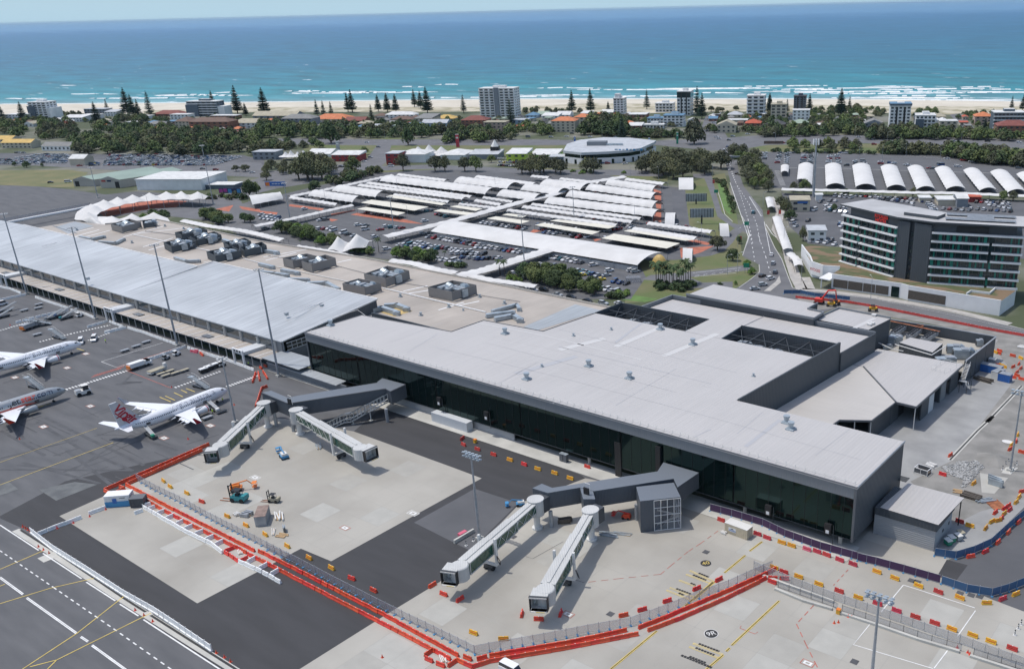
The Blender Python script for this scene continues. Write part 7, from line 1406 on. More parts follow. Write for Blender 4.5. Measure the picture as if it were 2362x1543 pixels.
def plant_all():
 cp=K1((0,0,HH));tr=[q for q in PLN if 'pine' not in q[0] and 'palm' not in q[0] and 'bush' not in q[0]]
 tr.sort(key=lambda q:-(q[2]*q[5][0]/q[5][2])/(q[1]-cp).length);rest=tr[292:];drop=set(map(id,rest));keep=[q for q in PLN if id(q) not in drop]
 gr={}
 for q in keep:gr.setdefault(q[3],[]).append(q)
 for lb,l in gr.items():
  if len(l)>1:
   l.sort(key=lambda q:px(q[1])[0])
   for i,q in K2(l):q[3]=lb+', '+nf(i,len(l))
 for kind,loc,h,label,group,sc_,rz in keep:
  if kind not in used:used.add(kind);o=PR[kind];o.location=loc;o.rotation_euler=(0,0,rz);o.scale=sc_;o['label']=label;o['group']=group
  else:o=dup(PR[kind],loc,rz,label,group,sc_)
  if 'bush' in kind:o.name='shrub';o['category']='shrub'
 sm=MB()
 for kind,loc,h,label,group,sc_,rz in rest:
  c_,s_=cos(rz),sin(rz)
  for ch in PR[kind].children:
   me=ch.data;b=len(sm.v);mi=[sm.mi(m) for m in me.materials]
   sm.v+=[(loc[0]+(v.co.x*c_-v.co.y*s_)*sc_[0],loc[1]+(v.co.x*s_+v.co.y*c_)*sc_[1],v.co.z*sc_[2]) for v in me.vertices];sm.f+=[[b+i for i in p.vertices] for p in me.polygons];sm.m+=[mi[p.material_index] for p in me.polygons]
 S('woodland',sm,'far off belts of dark trees between the highway and the houses','trees',kind='stuff',loc=(0,0,0))
def grove(k,poly,n,kinds,h0,h1,label,wf=(.9,1.25),mind=4.0):
 if kinds[0][:3]=='far':n=int(n*1.9);mind*=.72
 W=[tuple(q[:2]) for q in gs(k,poly)];xs=[q[0] for q in W];ys=[q[1] for q in W];pts=[];tries=0;
 rng=random.Random(int(poly[0][0]*7+poly[0][1]*13+n))
 while len(pts)<n and tries<n*60:
  tries+=1;p=(rng.uniform(min(xs),max(xs)),rng.uniform(min(ys),max(ys)))
  if inside(p,W) and all(hypot(p[0]-q[0],p[1]-q[1])>mind for q in pts):pts.append(p)
 for p in pts:plant(rng.choice(kinds),(p[0],p[1],0),rng.uniform(h0,h1),label,label,rng.uniform(*wf))
FK=['far0','far1','far2','far3','far1','far0']
grove(C1,[(640,560),(1200,520),(2400,540),(2400,700),(1800,705),(1200,700),(700,690)],78,FK,9,13,'dark green tree in the dense wood behind the packed car lot',mind=7)
grove(C1,[(-60,400),(640,410),(700,520),(640,560),(300,560),(-60,560)],26,FK,8,12,'bushy tree in the belt behind the yellow roofed buildings at the left',mind=7)
grove(C1,[(900,420),(1150,440),(1550,460),(1600,500),(2400,500),(2400,540),(900,520)],24,FK,8,12,'tree between the left wood and the houses',mind=7)
grove(C1,[(560,330),(760,330),(760,345),(560,345)],6,['far2','far3'],4,6,'low dune tree near the leftmost beach houses',mind=5)
grove(C1,[(1050,400),(1350,400),(1350,380),(1050,380)],7,FK,8,10,'dark tree at the foot of the tallest left pine',mind=6)
grove(C2,[(-20,440),(480,470),(900,480),(1300,470),(1750,500),(1700,540),(900,550),(-20,560)],46,FK,9,13,'dark tree along the far side of the highway, middle',mind=7)
grove(C2,[(-20,590),(500,600),(600,640),(180,660),(-20,650)],12,FK,6,9,'bushy tree on the near side of the highway, left part',mind=7)
grove(C2,[(1680,540),(2000,520),(2400,510),(2400,560),(2000,590),(1680,620)],16,FK,8,12,'dark tree around the red pylon sign',mind=7)
grove(C2,[(1750,440),(1830,440),(2040,480),(2350,480),(2350,500),(1750,500)],8,FK,7,10,'tree among the flats below the big white tower',mind=7)
grove(C3,[(0,440),(270,450),(270,530),(0,530)],8,FK,7,10,'tree left of the orange roofed flats',mind=7)
grove(C3,[(550,460),(640,420),(960,420),(960,540),(540,525)],20,['far1','far0','far2'],11,16,'tall dark tree right of the orange roofed flats',mind=7)
grove(C3,[(1010,520),(1450,520),(1450,545),(1010,545)],10,['far2','far1'],7,9,'round topped street tree in front of the blue roofed flats',mind=8,wf=(1.2,1.4))
grove(C3,[(30,300),(440,305),(600,318),(600,330),(30,325)],12,['far1','far2'],4,7,'dark shrubby tree behind the beach right of the big white tower',mind=6)
grove(C3,[(1700,320),(2000,310),(2000,300),(1700,305)],4,['dome'],5,7,'umbrella shaped tree on the dune by the beach street',mind=9)
grove(C3,[(1700,480),(1780,480),(1780,500),(1700,500)],2,FK,7,9,'bushy tree left of the church hall',mind=5)
grove(C3,[(1900,490),(2030,480),(2170,520),(2362,540),(2362,500),(2100,490)],9,FK,6,9,'tree between the church hall and the highway',mind=6)
grove(C3,[(1070,915),(1120,800),(1300,760),(1600,760),(1840,800),(1850,850),(1560,900),(1300,925)],24,['mid0','mid0','mid1'],11,16,'tall dark olive tree in the big clump beside the curved showroom',mind=6.5)
grove(C3,[(0,850),(370,860),(370,885),(0,880)],7,['mid0','mid1'],11,15,'dark tree before the lime green dealer building',mind=6)
grove(C3,[(580,850),(720,860),(720,875),(580,870)],2,['mid0','mid1'],11,13,'tree in front of the curved showroom',mind=7)
grove(C3,[(400,860),(560,800),(960,870),(960,890),(400,885)],6,['bush1','bush2'],2.5,4,'small shrub in front of the curved showroom',mind=5)
grove(C3,[(1900,720),(2050,715),(2050,735),(1900,735)],3,['mid0'],11,13,'tall tree beside the main road just before the junction',mind=6)
grove(C3,[(1985,780),(2160,720),(2190,840),(2330,1040),(2200,1070),(2060,960)],20,['mid0','mid1','mid2'],8,13,'olive tree between the main road and right car park',mind=6.5)
grove(C3,[(1760,930),(1850,950),(1960,1180),(1930,1230),(1900,1140),(1850,1000)],22,['bush0','bush1'],2.0,3.2,'clipped shrub in the long hedge beside the slip road',mind=2.6)
grove(C2,[(300,900),(450,840),(640,840),(640,920),(300,950)],10,['mid0','mid2','mid1'],13,19,'big dark tree behind the blue advertising board',mind=6)
grove(C2,[(10,860),(260,780),(280,880),(60,930)],8,['mid1','mid0'],6,9,'tree left of the big dark clump by the blue board',mind=6)
grove(C2,[(450,1000),(700,900),(1080,840),(1080,880),(760,960),(480,1020)],22,['bush1','mid1','bush0'],4,7,'olive bush in the scrub behind the rear left walkway',mind=4.5)
for k,x,yb,yt,kd,wf,lb in ((C2,1300,845,670,'mid0',.85,'dense round tree in front of the square red dealer building'),(C2,1590,850,690,'mid0',1.0,'left one of two broad trees in front of the dealer tents'),(C2,1680,850,700,'mid1',.9,'right one of two broad trees in front of the dealer tents'),(C2,1860,850,700,'mid0',.9,'tree in front of the dealer with the broad white roof, left one'),(C2,1960,850,690,'mid2',.9,'tree in front of the dealer with the broad white roof, right one'),(C2,2100,770,690,'mid2',1,'bright tree right of the dealer with the broad white roof'),(C2,850,870,690,'mid2',.9,'tree beside the road at the left dealer junction'),(C2,950,700,615,'mid2',1.1,'small tree on the corner of the left dealer junction'),(C2,645,595,370,'far1',.7,'very tall slim tree beside the highway at the left'),(C2,1345,612,425,'far1',.6,'tall slim tree in the highway median'),(C3,925,580,335,'pine1',1.1,'dark spruce like pine behind the curved showroom'),(C3,1580,600,350,'far2',.8,'very tall tree beside the highway left of the junction'),(D3,1790,700,565,'dome',1.0,'spreading grey green tree beside the small half-ring arch'),(D3,1930,795,665,'near0',.95,'dense round dark tree on the lawn'),(D3,2060,845,775,'near2',1.2,'small round tree at the loop road, upper one'),(D3,2105,915,845,'near2',1.2,'small round tree at the loop road, lower one'),(D3,1985,640,560,'near0',.7,'small upright tree near the lawn edge'),(D3,1955,1010,968,'near2',.9,'tiny tree on the lower lawn'),(D3,1810,1010,985,'bush0',1.5,'low dark bush on the lower lawn'),(C4,365,1035,905,'mid2',.8,'dense dark tree beside the telecom tower'),(C4,270,1035,930,'mid0',.8,'olive tree left of the dense dark one by the telecom tower'),(C4,745,1070,995,'near0',.9,'small dark tree in front of the wavy walkway'),(C4,1350,1085,990,'mid1',.8,'olive tree in front of the wavy walkway behind the hotel'),(C4,2170,1120,1010,'mid2',1.0,'left one of two big trees behind the hotel'),(C4,2260,1120,1015,'mid0',.9,'right one of two big trees behind the hotel'),(C4,240,1290,1180,'near0',1.1,'round dark tree at the left of the white site office'),(C4,150,1190,1060,'mid0',.9,'tree beside the cream block, left one'),(C4,200,1240,1080,'mid1',.8,'tree beside the cream block, right one'),(C4,355,1480,1340,'mid1',.6,'olive tree left of the white site office'),(C4,640,1210,1130,'near0',.8,'dark tree in the small lot left of the hotel'),(C1,245,815,745,'near0',1,'round tree on the verge at the far left, left one'),(C1,135,800,755,'near0',1,'round tree on the verge at the far left, right one'),(C1,385,805,770,'near0',1,'small round tree on the verge beside the cream shed'),(C1,2145,850,790,'dome',1,'spreading tree beside the warehouse road, left one'),(C1,2230,850,785,'dome',1.2,'spreading tree beside the warehouse road, right one'),(C1,2270,1080,900,'near0',.85,'big dense tree right of the magenta board'),(C1,2330,1060,930,'near1',.9,'tree right of the big dense one by the magenta board')):
 plant(kd,g(k,x,yb),min(40,hgt(k,x,yb,yt)),lb,'single trees',wf)
grove(C1,[(1880,1040),(2000,1080),(2180,1080),(2220,1110),(1900,1120)],9,['bush1','bush0','bush2'],2.5,5,'bush around the magenta advertising board',mind=3)
grove(C4,[(0,480),(640,480),(640,540),(0,540)],16,['far0','far2','far1'],8,11,'dark tree in the belt behind the highway, right part',mind=7)
grove(C4,[(640,400),(900,400),(910,540),(640,500)],14,FK,8,11,'tree between the small houses and the grey gabled house',mind=6.5)
grove(C4,[(960,520),(1350,500),(1360,560),(980,560)],14,['far0','far1','far2'],9,13,'dark tree in front of the black and white tower',mind=7)
grove(C4,[(1350,510),(1700,510),(2362,550),(2400,575),(1700,565),(1350,570)],24,FK,8,11,'tree behind the highway at the right edge',mind=7)
grove(C4,[(430,320),(640,290),(900,280),(1100,310),(1100,350),(800,350),(430,350)],22,['far0','far3','far1'],5,8,'low windswept tree on the dune behind the grey gabled house',mind=6)
grove(C4,[(1350,330),(1560,320),(1560,345),(1350,345)],6,['far1','far0'],6,9,'dark tree behind the white stepped block',mind=6)
grove(C4,[(1800,330),(2200,320),(2200,335),(1800,345)],8,['far3','far1'],3,6,'low dune bush near the right edge',mind=6)
grove(C4,[(230,620),(900,640),(900,655),(230,640)],6,['far2','far0'],7,10,'spreading tree on the verge between the highway and the right car park',mind=12,wf=(1.1,1.3))
grove(C4,[(60,665),(1200,690),(1200,700),(60,680)],26,['bush0'],3,4,'dark bush in the hedge line behind the right car park',mind=5)
grove(C4,[(1040,660),(1560,690),(1560,705),(1040,690)],12,['far2','far3','far1'],7,12,'tree behind the right car park, middle',mind=6)
grove(C4,[(1640,680),(2000,720),(2400,780),(2400,820),(1980,780),(1640,720)],24,['far2','far1','far0'],9,13,'tree in the thick belt at the right edge',mind=6.5)
grove(C4,[(530,385),(640,385),(640,400),(420,430),(420,400)],7,FK,6,9,'tree right of the white flats near the beach',mind=6)
for k,pl,n_,w_ in ((C2,[(0,395),(900,400),(1750,395),(1750,430),(900,440),(0,445)],22,'between the middle beach houses'),(C2,[(1750,380),(2362,400),(2362,470),(1750,440)],8,'below the tallest white tower'),(C3,[(640,350),(1120,350),(1450,400),(1450,450),(1000,450),(640,420)],14,'among the houses left of the beach street'),(C3,[(1700,340),(2362,345),(2362,440),(1700,440)],12,'among the houses right of the beach street'),(C4,[(0,350),(900,350),(900,440),(0,450)],16,'among the houses left of the grey gables'),(C4,[(1330,350),(2362,350),(2362,470),(1350,460)],14,'among the houses at the right edge'),(C1,[(300,360),(1560,370),(2362,370),(2362,430),(900,420),(300,400)],22,'among the left beach houses')):
 grove(k,pl,n_,FK,5,8,'garden tree '+w_,mind=8)
grove(C1,[(1830,1290),(2000,1340),(2110,1350),(2110,1310),(1900,1250)],9,['near1','near0'],6,8.5,'dense tree in the clump at the left end of the terminal hedge',mind=3.8)
grove(C1,[(2220,1320),(2300,1330),(2290,1300),(2220,1295)],2,['near0'],6,7,'dark tree in the left lot',mind=3)
grove(C1,[(1380,1250),(1540,1270),(1500,1240),(1380,1235)],8,['bush2','bush0'],2.5,4,'low bush in the garden inside the tent canopy loop',mind=2.5)
grove(C1,[(1260,1290),(1330,1280),(1300,1265)],3,['bush2'],2.5,3.5,'bush at the front of the tent canopy loop',mind=2)
grove(D2,[(180,620),(340,660),(560,740),(560,700),(400,620),(200,580)],16,['near0','near1','near2'],5.5,8.5,'tree in the dense hedge clump left of the two-peaked tent',mind=3.6)
grove(D2,[(580,750),(700,745),(700,710),(600,700)],4,['near1','near2'],5,6.5,'tree just left of the two-peaked tent',mind=3)
grove(D2,[(830,800),(1010,830),(1010,800),(850,780)],6,['near2','near1'],4,6,'leafy tree in front of the two-peaked tent',mind=3)
grove(D2,[(1180,830),(1400,890),(1580,900),(1560,850),(1300,800)],13,['near0','near1','near2'],4.5,7,'tree in the hedge beside the packed front lot',mind=3.6)
grove(D2,[(1700,930),(1880,945),(1870,915),(1700,905)],7,['bush2','bush0'],2,3.5,'shrub beside the broad white walkway',mind=2.4)
grove(D2,[(2240,1040),(2362,1060),(2362,1030),(2260,1020)],6,['bush2','bush1'],1.8,3,'shrub near the fan palms',mind=2.2)
grove(D3,[(20,950),(180,1020),(400,1070),(700,1120),(720,1060),(500,1000),(250,930)],22,['near0','near1','near1'],5.5,9,'tree in the thick hedge in front of the taxi lot',mind=4)
grove(D3,[(740,1140),(900,1150),(1000,1090),(900,1080)],9,['bush0','bush2'],2.2,3.4,'shrub at the right end of the taxi lot hedge',mind=2.6)
grove(D3,[(1250,1070),(1560,1060),(1560,1010),(1260,1020)],12,['bush0','near0'],2.6,4,'dark understorey bush below the palm clump',mind=2.6)
for i in range(16):
 x=1230+i*21+random.uniform(-6,6);y=1010+random.uniform(-15,40);b=g(D3,x,y);plant(random.choice(['palm0','palm1']),b,random.uniform(6.5,9),'drooping palm in the big palm clump left of the loop road','palms of the big clump',1.0)
for k,x,yb,yt,lb in ((D2,1080,800,655,'tallest palm between the two-peaked tent and the lot mast'),(D2,1680,860,775,'single palm in the packed front lot'),(D2,2180,1010,850,'left one of two fan palms by the broad white walkway'),(D2,2220,1010,855,'right one of two fan palms by the broad white walkway'),(D2,850,780,715,'palm on the near side of the two-peaked tent'),(D2,510,760,690,'palm in the hedge left of the tent, right one'),(D2,370,735,680,'palm in the hedge left of the tent, left one'),(C1,1275,810,755,'palm behind the green sheds, left one'),(C1,1400,830,770,'palm behind the green sheds, right one'),(C1,1150,820,785,'palm behind the green sheds, between the roofs')):
 plant('palm0',g(k,x,yb),hgt(k,x,yb,yt)*.85,lb,'single palms',1.0)
PINES=[(C1,30,400,240,'pine0'),(C1,215,395,215,'pine0'),(C1,885,410,218,'pine0'),(C1,975,300,188,'pine2'),(C1,1165,345,90,'pine0'),(C1,1215,350,150,'pine0'),(C1,1265,350,195,'pine1'),(C1,1370,360,120,'pine2'),(C1,1880,260,182,'pine2'),(C1,1940,290,115,'pine1'),(C1,2160,330,68,'pine1'),(C1,2235,345,225,'pine0'),(C2,45,340,88,'pine0'),(C2,520,345,195,'pinew'),(C2,580,345,205,'pinew'),(C2,650,345,212,'pinew'),(C2,800,310,135,'pine1'),(C2,840,315,105,'pine1'),(C2,1018,400,238,'pine2'),(C2,1075,305,150,'pine0'),(C2,1158,310,133,'pine0'),(C2,1235,312,145,'pine0'),(C2,1403,265,105,'pine1'),(C2,1460,275,118,'pine0'),(C2,1522,325,83,'pine0'),(C2,1850,320,150,'pine2'),(C2,2278,440,190,'pine2'),(C3,472,320,113,'pine1'),(C3,640,320,97,'pine1'),(C3,800,325,213,'pine0'),(C3,1150,285,108,'pine2'),(C3,1605,345,80,'pine2'),(C3,1650,375,140,'pine1'),(C3,2262,330,138,'pine1'),(C4,50,300,140,'pine1'),(C4,210,320,190,'pine2'),(C4,412,325,143,'pine1'),(C4,695,345,95,'pine0'),(C4,775,300,163,'pine2'),(C4,2247,285,163,'pine2'),(C4,2345,300,150,'pine1'),(C4,2005,470,360,'pine1')]
PL=sorted(range(len(PINES)),key=lambda i:KK[PINES[i][0]][0]+PINES[i][1]/3.937)
for r_,i in K2(PL):
 k,x,yb,yt,kd=PINES[i];h=hgt(k,x,yb,yt);plant(kd,g(k,x,yb),h,('tall dense' if h>32 else 'dense' if kd=='pine0' else 'thin' if kd=='pine2' else 'broad' if kd=='pinew' else 'slim')+' beachfront pine, '+nf(r_,len(PINES)),'beachfront pines',(30 if kd!='pinew' else 22)/h*(1.28 if kd!='pinew' else 1.0)*h/30)
plant_all()
for n_,c_ in ((J1,(.72,.72,.72)),(K3,(.42,.44,.45)),(K4,(.14,.15,.16)),(J8,(.02,.02,.023)),('blue',(.02,.07,.20)),('red',(.33,.02,.02)),('yellow',(.75,.55,.03)),('teal',(.03,.16,.20))):mat('car_'+n_,c_,.25,spec=.6)
mat('car_glass',(.02,.025,.03),.08,spec=.8)
def car_geo(kind,cm):
 m=MB();Wd=.88
 if kind=='hatch':body=[(-2.0,.3),(-2.05,.85),(-1.3,.98),(1.0,.95),(2.05,.75),(2.1,.3)];cab=[(-1.85,.92),(-1.45,1.42),(.15,1.45),(1.05,.95)]
 elif kind=='suv':body=[(-2.25,.35),(-2.3,1.0),(-1.6,1.1),(1.1,1.1),(2.2,.9),(2.3,.35)];cab=[(-2.2,1.05),(-1.95,1.68),(.2,1.72),(1.0,1.1)]
 elif kind=='van':body=[(-2.4,.35),(-2.45,1.15),(-2,1.25),(1.9,1.2),(2.4,.9),(2.45,.35)];cab=[(-2.4,1.2),(-2.3,2.1),(1.2,2.1),(1.95,1.2)]
 elif kind=='ute':body=[(-2.6,.45),(-2.6,1.05),(-.5,1.05),(1.2,1.05),(2.3,.95),(2.4,.4)];cab=[(-.6,1.0),(-.5,1.68),(.6,1.7),(1.3,1.05)]
 else:body=[(-2.25,.3),(-2.3,.85),(-1.4,.95),(1.1,.92),(2.2,.72),(2.3,.3)];cab=[(-1.75,.9),(-1.1,1.38),(.2,1.42),(1.2,.92)]
 def ext(pr,w0,w1,mt,tops=None):
  n=len(pr);a=[(x,-w0 if z<1.2 or w0==w1 else -w1,z) for x,z in pr];b=[(x,-y,z) for x,y,z in a]
  m.add(a,[tuple(range(n))[::-1]],mt);m.add(b,[tuple(range(n))],mt)
  for i in range(n):
   j=(i+1)%n;m.add([a[i],a[j],b[j],b[i]],[(0,1,2,3)],(tops[i] if tops else mt))
 ext(body,Wd,Wd,cm)
 ext(cab,Wd-.04,Wd-.16,'car_glass',['car_glass',cm,'car_glass',cm])
 for x in (-1.35,1.35):
  for s_ in (-1,1):m.tube((x,s_*(Wd-.12),.32),(x,s_*(Wd+.03),.32),.33,'rubber',n=8)
 for s_ in (-1,1):m.box((body[-1][0]-.02,s_*.6,.62),(.1,.3,.14),J1);m.box((body[0][0]+.0,s_*.62,.72),(.1,.25,.14),J0)
 return m
CM={}
def carmesh(kind,col):
 if (kind,col) not in CM:CM[(kind,col)]=car_geo(kind,'car_'+col).mesh('parked_car')
 return CM[(kind,col)]
KN={'hatch':'hatchback','suv':'wagon','van':'van','ute':'pickup','sedan':'sedan'}
CARS=[]
def car(k,x,y,an,col,kind,label,group):
 CARS.append((g(k,x,y),an,col,kind,label,group))
rc=random.Random(77)
def rcol():return rc.choices([J1,K3,K4,J8,'blue','red','yellow','teal'],[46,16,14,9,7,6,.4,2])[0]
def rkind():return rc.choices(['hatch','suv','sedan','van','ute'],[30,34,26,4,6])[0]
def row(k,a,b,n,desc,ang=pi/2,kinds=None,cols=None,miss=0.0):
 A,B=g(k,*a),g(k,*b);it=[]
 for i in range(n):
  if rc.random()<miss:continue
  p=A.lerp(B,i/max(1,n-1));it.append(p)
 for i,p in K2(it):
  col=(cols[i%len(cols)] if cols else rcol());kd=(kinds[i%len(kinds)] if kinds else rkind())
  CARS.append((p,ang+rc.choice((0,pi))+rc.uniform(-.04,.04),col,kd,'%s %s, %s in %s'%(col,KN[kd],nf(i,len(it)) if len(it)>1 else 'alone',desc),'cars in '+desc))
row(D2,(1690,690),(1985,740),12,'the rear row of the packed front lot')
row(D2,(1270,738),(1640,752),10,'the left front row of the packed front lot',cols=[J1,J1,'teal',K3,J1,J1,J1,K4,J1,K3])
row(D2,(1330,712),(1470,722),4,'the short row below the diagonal walkway');row(D2,(1530,665),(1640,680),3,'the corner under the long smooth canopy')
row(D2,(1500,755),(1600,775),3,'the second left row of the packed lot');row(D2,(1670,765),(1900,800),7,'the middle row of the packed lot',cols=['red',K4,J1,J1,J1,K3,J1])
row(D2,(1750,815),(2030,820),7,'the lower middle row of the packed lot');row(D2,(1975,758),(2160,770),5,'the row beside the long canopy wall',cols=[J1,K3,J1,J1,J1])
row(D2,(2190,780),(2362,805),5,'the right part of the wall row',cols=[K4,'blue','red',J1,J1]);row(D2,(1610,868),(1800,890),5,'the nearest left row of the packed lot');row(D2,(1990,865),(2170,855),5,'the row of dark cars by the broad walkway',cols=['blue','blue',J8,J8,J1])
row(D2,(1840,850),(1960,860),3,'the short row beside the single palm')
row(D2,(540,590),(630,590),3,'the row behind the white vans');row(D2,(665,605),(670,606),1,'front of the hedge as the left white van',kinds=['van'],cols=[J1]);row(D2,(755,628),(756,628),1,'front of the hedge as the right white van',kinds=['van'],cols=[J1]);row(D2,(795,640),(850,655),2,'the gap right of the white vans',cols=[K4,K3])
for x,y,c,kd,lb in ((890,557,J1,'suv','white wagon alone in the open lot, left of a grey car'),(960,560,K4,'sedan','grey car in the open lot beside a white wagon'),(955,597,J1,'van','white van facing the viewer in the open lot'),(1092,598,'red','sedan','dark red sedan left of the middle mast in the open lot'),(1145,570,J1,'suv','white wagon left of the middle mast'),(1195,577,'teal','suv','dark teal wagon at the foot of the middle mast'),(1245,580,K3,'hatch','silver hatchback right of the middle mast'),(1290,582,'red','hatch','red hatchback beside the silver one right of the middle mast'),(545,513,J1,'sedan','white sedan near the left walkway roof'),(597,507,K4,'suv','grey wagon beside the white sedan near the left walkway'),(402,412,J1,'suv','white wagon driving behind the left walkway roof'),(1497,520,J1,'suv','white wagon just left of the diagonal walkway'),(1480,632,J1,'hatch','white hatchback under the edge of the diagonal walkway'),(300,525,K4,'suv','grey wagon at the foot of the left mast'),(50,590,K4,'suv','grey wagon in the bottom left corner of the car park'),(1040,665,J1,'suv','white wagon half hidden by the tent and the palm'),(1150,775,J1,'suv','white wagon right of the tallest palm'),(2080,970,K3,'suv','silver wagon under the broad walkway roof'),(2300,990,J1,'sedan','white sedan right of the two fan palms')):
 car(D2,x,y,pi/2+rc.uniform(-.5,.1)-.3*(kd=='van'),c,kd,lb,'single cars in the car park')
row(D2,(10,465),(160,490),5,'the rear row left of the left mast');row(D2,(20,495),(170,510),5,'the front row left of the left mast')
row(D2,(975,440),(1270,487),6,'the row under the frontmost left shade sail');row(D2,(1520,430),(1560,425),2,'the gap right of the widest sail',cols=['teal',K4]);row(D2,(1610,455),(1690,480),3,'the row below the short front sail',cols=['red',J8,'teal'])
row(D2,(2020,535),(2400,590),9,'the row below the first right sail');row(D3,(190,512),(560,575),10,'the row below the long right sail');row(D3,(225,545),(320,555),3,'the second row below the long right sail');row(D3,(610,585),(611,585),1,'front of the longest canopy as a parked white van',kinds=['van'],cols=[J1]);row(D3,(490,580),(530,590),2,'the pair left of the white van',cols=[J8,'red'])
row(D3,(735,535),(900,512),5,'the row between the right sails');row(D3,(295,775),(555,820),8,'the row under the long canopy wall',cols=[J1,J1,'teal',J1,J1,J1,J1,K4])
row(D3,(165,838),(340,870),5,'the left row of the taxi lot');row(D3,(530,895),(700,935),6,'the middle row of the taxi lot',cols=[K3,'teal',K3,'teal','blue',K3]);row(D3,(740,1055),(880,1085),4,'the nearest row of the taxi lot');row(D3,(855,990),(965,1010),3,'the dark row left of the wire cage',cols=['blue','blue',J8])
for x,y,c,kd,lb in ((665,842,J1,'suv','white wagon alone below the long canopy wall'),(810,893,J1,'suv','white wagon beside the yellow taxi lot lines'),(785,935,K3,'sedan','silver sedan behind the right yellow taxi'),(1008,893,J1,'suv','white wagon beside the canopy end'),(1045,902,K3,'suv','silver wagon beside the canopy end'),(735,972,'yellow','sedan','yellow taxi at the right of the taxi lot'),(560,932,'yellow','sedan','yellow taxi half hidden by the hedge')):
 car(D3,x,y,pi/2-.5,c,kd,lb,'single cars in the taxi lot')
for i,(x,y,c) in K2(((30,1045,J1),(120,1068,J1),(215,1068,J8),(340,1112,K3),(465,1140,J8),(610,1168,J8),(755,1192,K3),(900,1192,J1))):car(D3,x,y,.05,c,'sedan' if i%2 else 'suv','%s car, %s on the road directly behind the old terminal'%(c,nf(i,8)),'cars on the terminal road')
for i,(k,x,y,c,kd,a) in K2(((C3,1880,628,'blue','sedan',1.9),(C3,1853,662,J1,'suv',1.9),(C3,1892,685,J1,'sedan',1.9),(C3,1857,707,J1,'suv',1.9),(C3,1884,797,K4,'sedan',1.9),(C3,1903,840,J1,'sedan',1.9),(C3,1962,874,J8,'sedan',1.9),(C3,2117,1232,'teal','suv',1.9),(D3,2280,748,J1,'sedan',2.0),(D3,2297,828,K3,'suv',1.9),(D3,2315,908,K4,'suv',1.9),(D3,2197,940,J8,'hatch',1.5),(D3,2272,965,J1,'suv',1.3),(D3,2203,1022,K3,'suv',1.0),(D3,2130,1058,K3,'sedan',.8))):car(k,x,y,a,c,kd,'%s %s driving on the main road, %s counted from the junction'%(c,KN[kd],nth(i)),'cars on the main road')
HW=[(C2,695,555),(C2,970,592),(C2,1075,633),(C2,1002,728),(C2,945,765),(C2,735,812),(C2,1190,807),(C2,2005,542),(C3,72,542),(C3,280,543),(C3,420,537),(C3,470,510),(C3,635,542),(C3,870,540),(C3,975,546),(C3,1085,538),(C3,1290,537),(C3,1425,556),(C3,1780,542),(C3,1803,558),(C3,1895,570),(C3,1930,536),(C3,2065,515),(C3,1700,490),(C3,1760,412),(C3,1690,385),(C4,60,595),(C4,170,595),(C4,250,590),(C4,380,600),(C4,565,555),(C4,860,542),(C4,990,567),(C4,1000,610),(C4,1725,580),(C4,2030,582),(C4,2315,592),(C1,725,803),(C1,1840,830),(C1,1960,840),(C1,2290,865),(C1,460,955),(C1,620,950)]
HS=sorted(range(len(HW)),key=lambda i:KK[HW[i][0]][0]+HW[i][1]/3.937)
for r_,i in K2(HS):
 k,x,y=HW[i];c='red' if i in (33,27,37,39) else [J1,J1,K4,K3,J1,J8][i%6];kd='van' if i in (35,30,8,42,6) else ['suv','sedan','hatch'][i%3];car(k,x,y,.42+(.6 if k==C1 else 0),c,kd,'%s %s on the far roads, %s'%(c,KN[kd],nf(r_,len(HW))),'cars on the highway and side roads')
HL='the lot beside the cream block'
row(D4,(510,190),(580,215),2,HL+', left pair');row(D4,(560,235),(730,250),5,HL+', middle row');row(D4,(560,262),(740,285),5,HL+', front row');row(D4,(600,180),(650,180),2,HL+', rear pair',cols=[K4,J1])
row(D4,(650,135),(790,150),4,'the white van line by the hotel',kinds=['van'],cols=[J1]);row(D4,(840,132),(1380,165),13,'the rear row behind the hotel roof');row(D4,(1040,158),(1350,195),8,'the front row behind the hotel roof');row(D4,(1345,220),(1346,220),1,'the gravel behind the hotel roof',cols=[J1])
for i in range(5):car(D4,1500+i*14,208+i*16,.35,rcol(),rkind(),'parked car, %s from the rear in the column between the hotel huts'%nth(i),'cars in the column between the huts')
row(D4,(1630,250),(1860,265),5,'the row directly behind the solar panels');row(D4,(2030,190),(2220,210),5,'the rear row at the right behind the hotel');row(D4,(2050,215),(2230,245),5,'the second row at the right behind the hotel');row(D4,(1880,250),(2240,275),7,'the third row at the right behind the hotel');row(D4,(1930,190),(1975,190),2,'the front of the dark red container block',cols=[J8,'red'])
row(D4,(1445,185),(1446,185),1,'front of the small cream hut',cols=['blue']);row(D4,(262,378),(264,378),1,'the verge as a white van left of the site office',kinds=['van'],cols=[J1]);row(D4,(290,408),(400,360),2,'the verge left of the site office',cols=[K3,J8]);row(D4,(430,545),(560,560),3,'the front of the white site office',cols=[J1,J1,J1]);row(D4,(610,540),(640,575),2,'the right side of the site office',cols=[K4,J1]);row(D4,(690,380),(700,410),3,'the left end of the hotel',cols=[K3,'blue',J1])
row(D4,(460,262),(461,262),1,'the right side of the cream block',cols=[J1])
EL='the right car park'
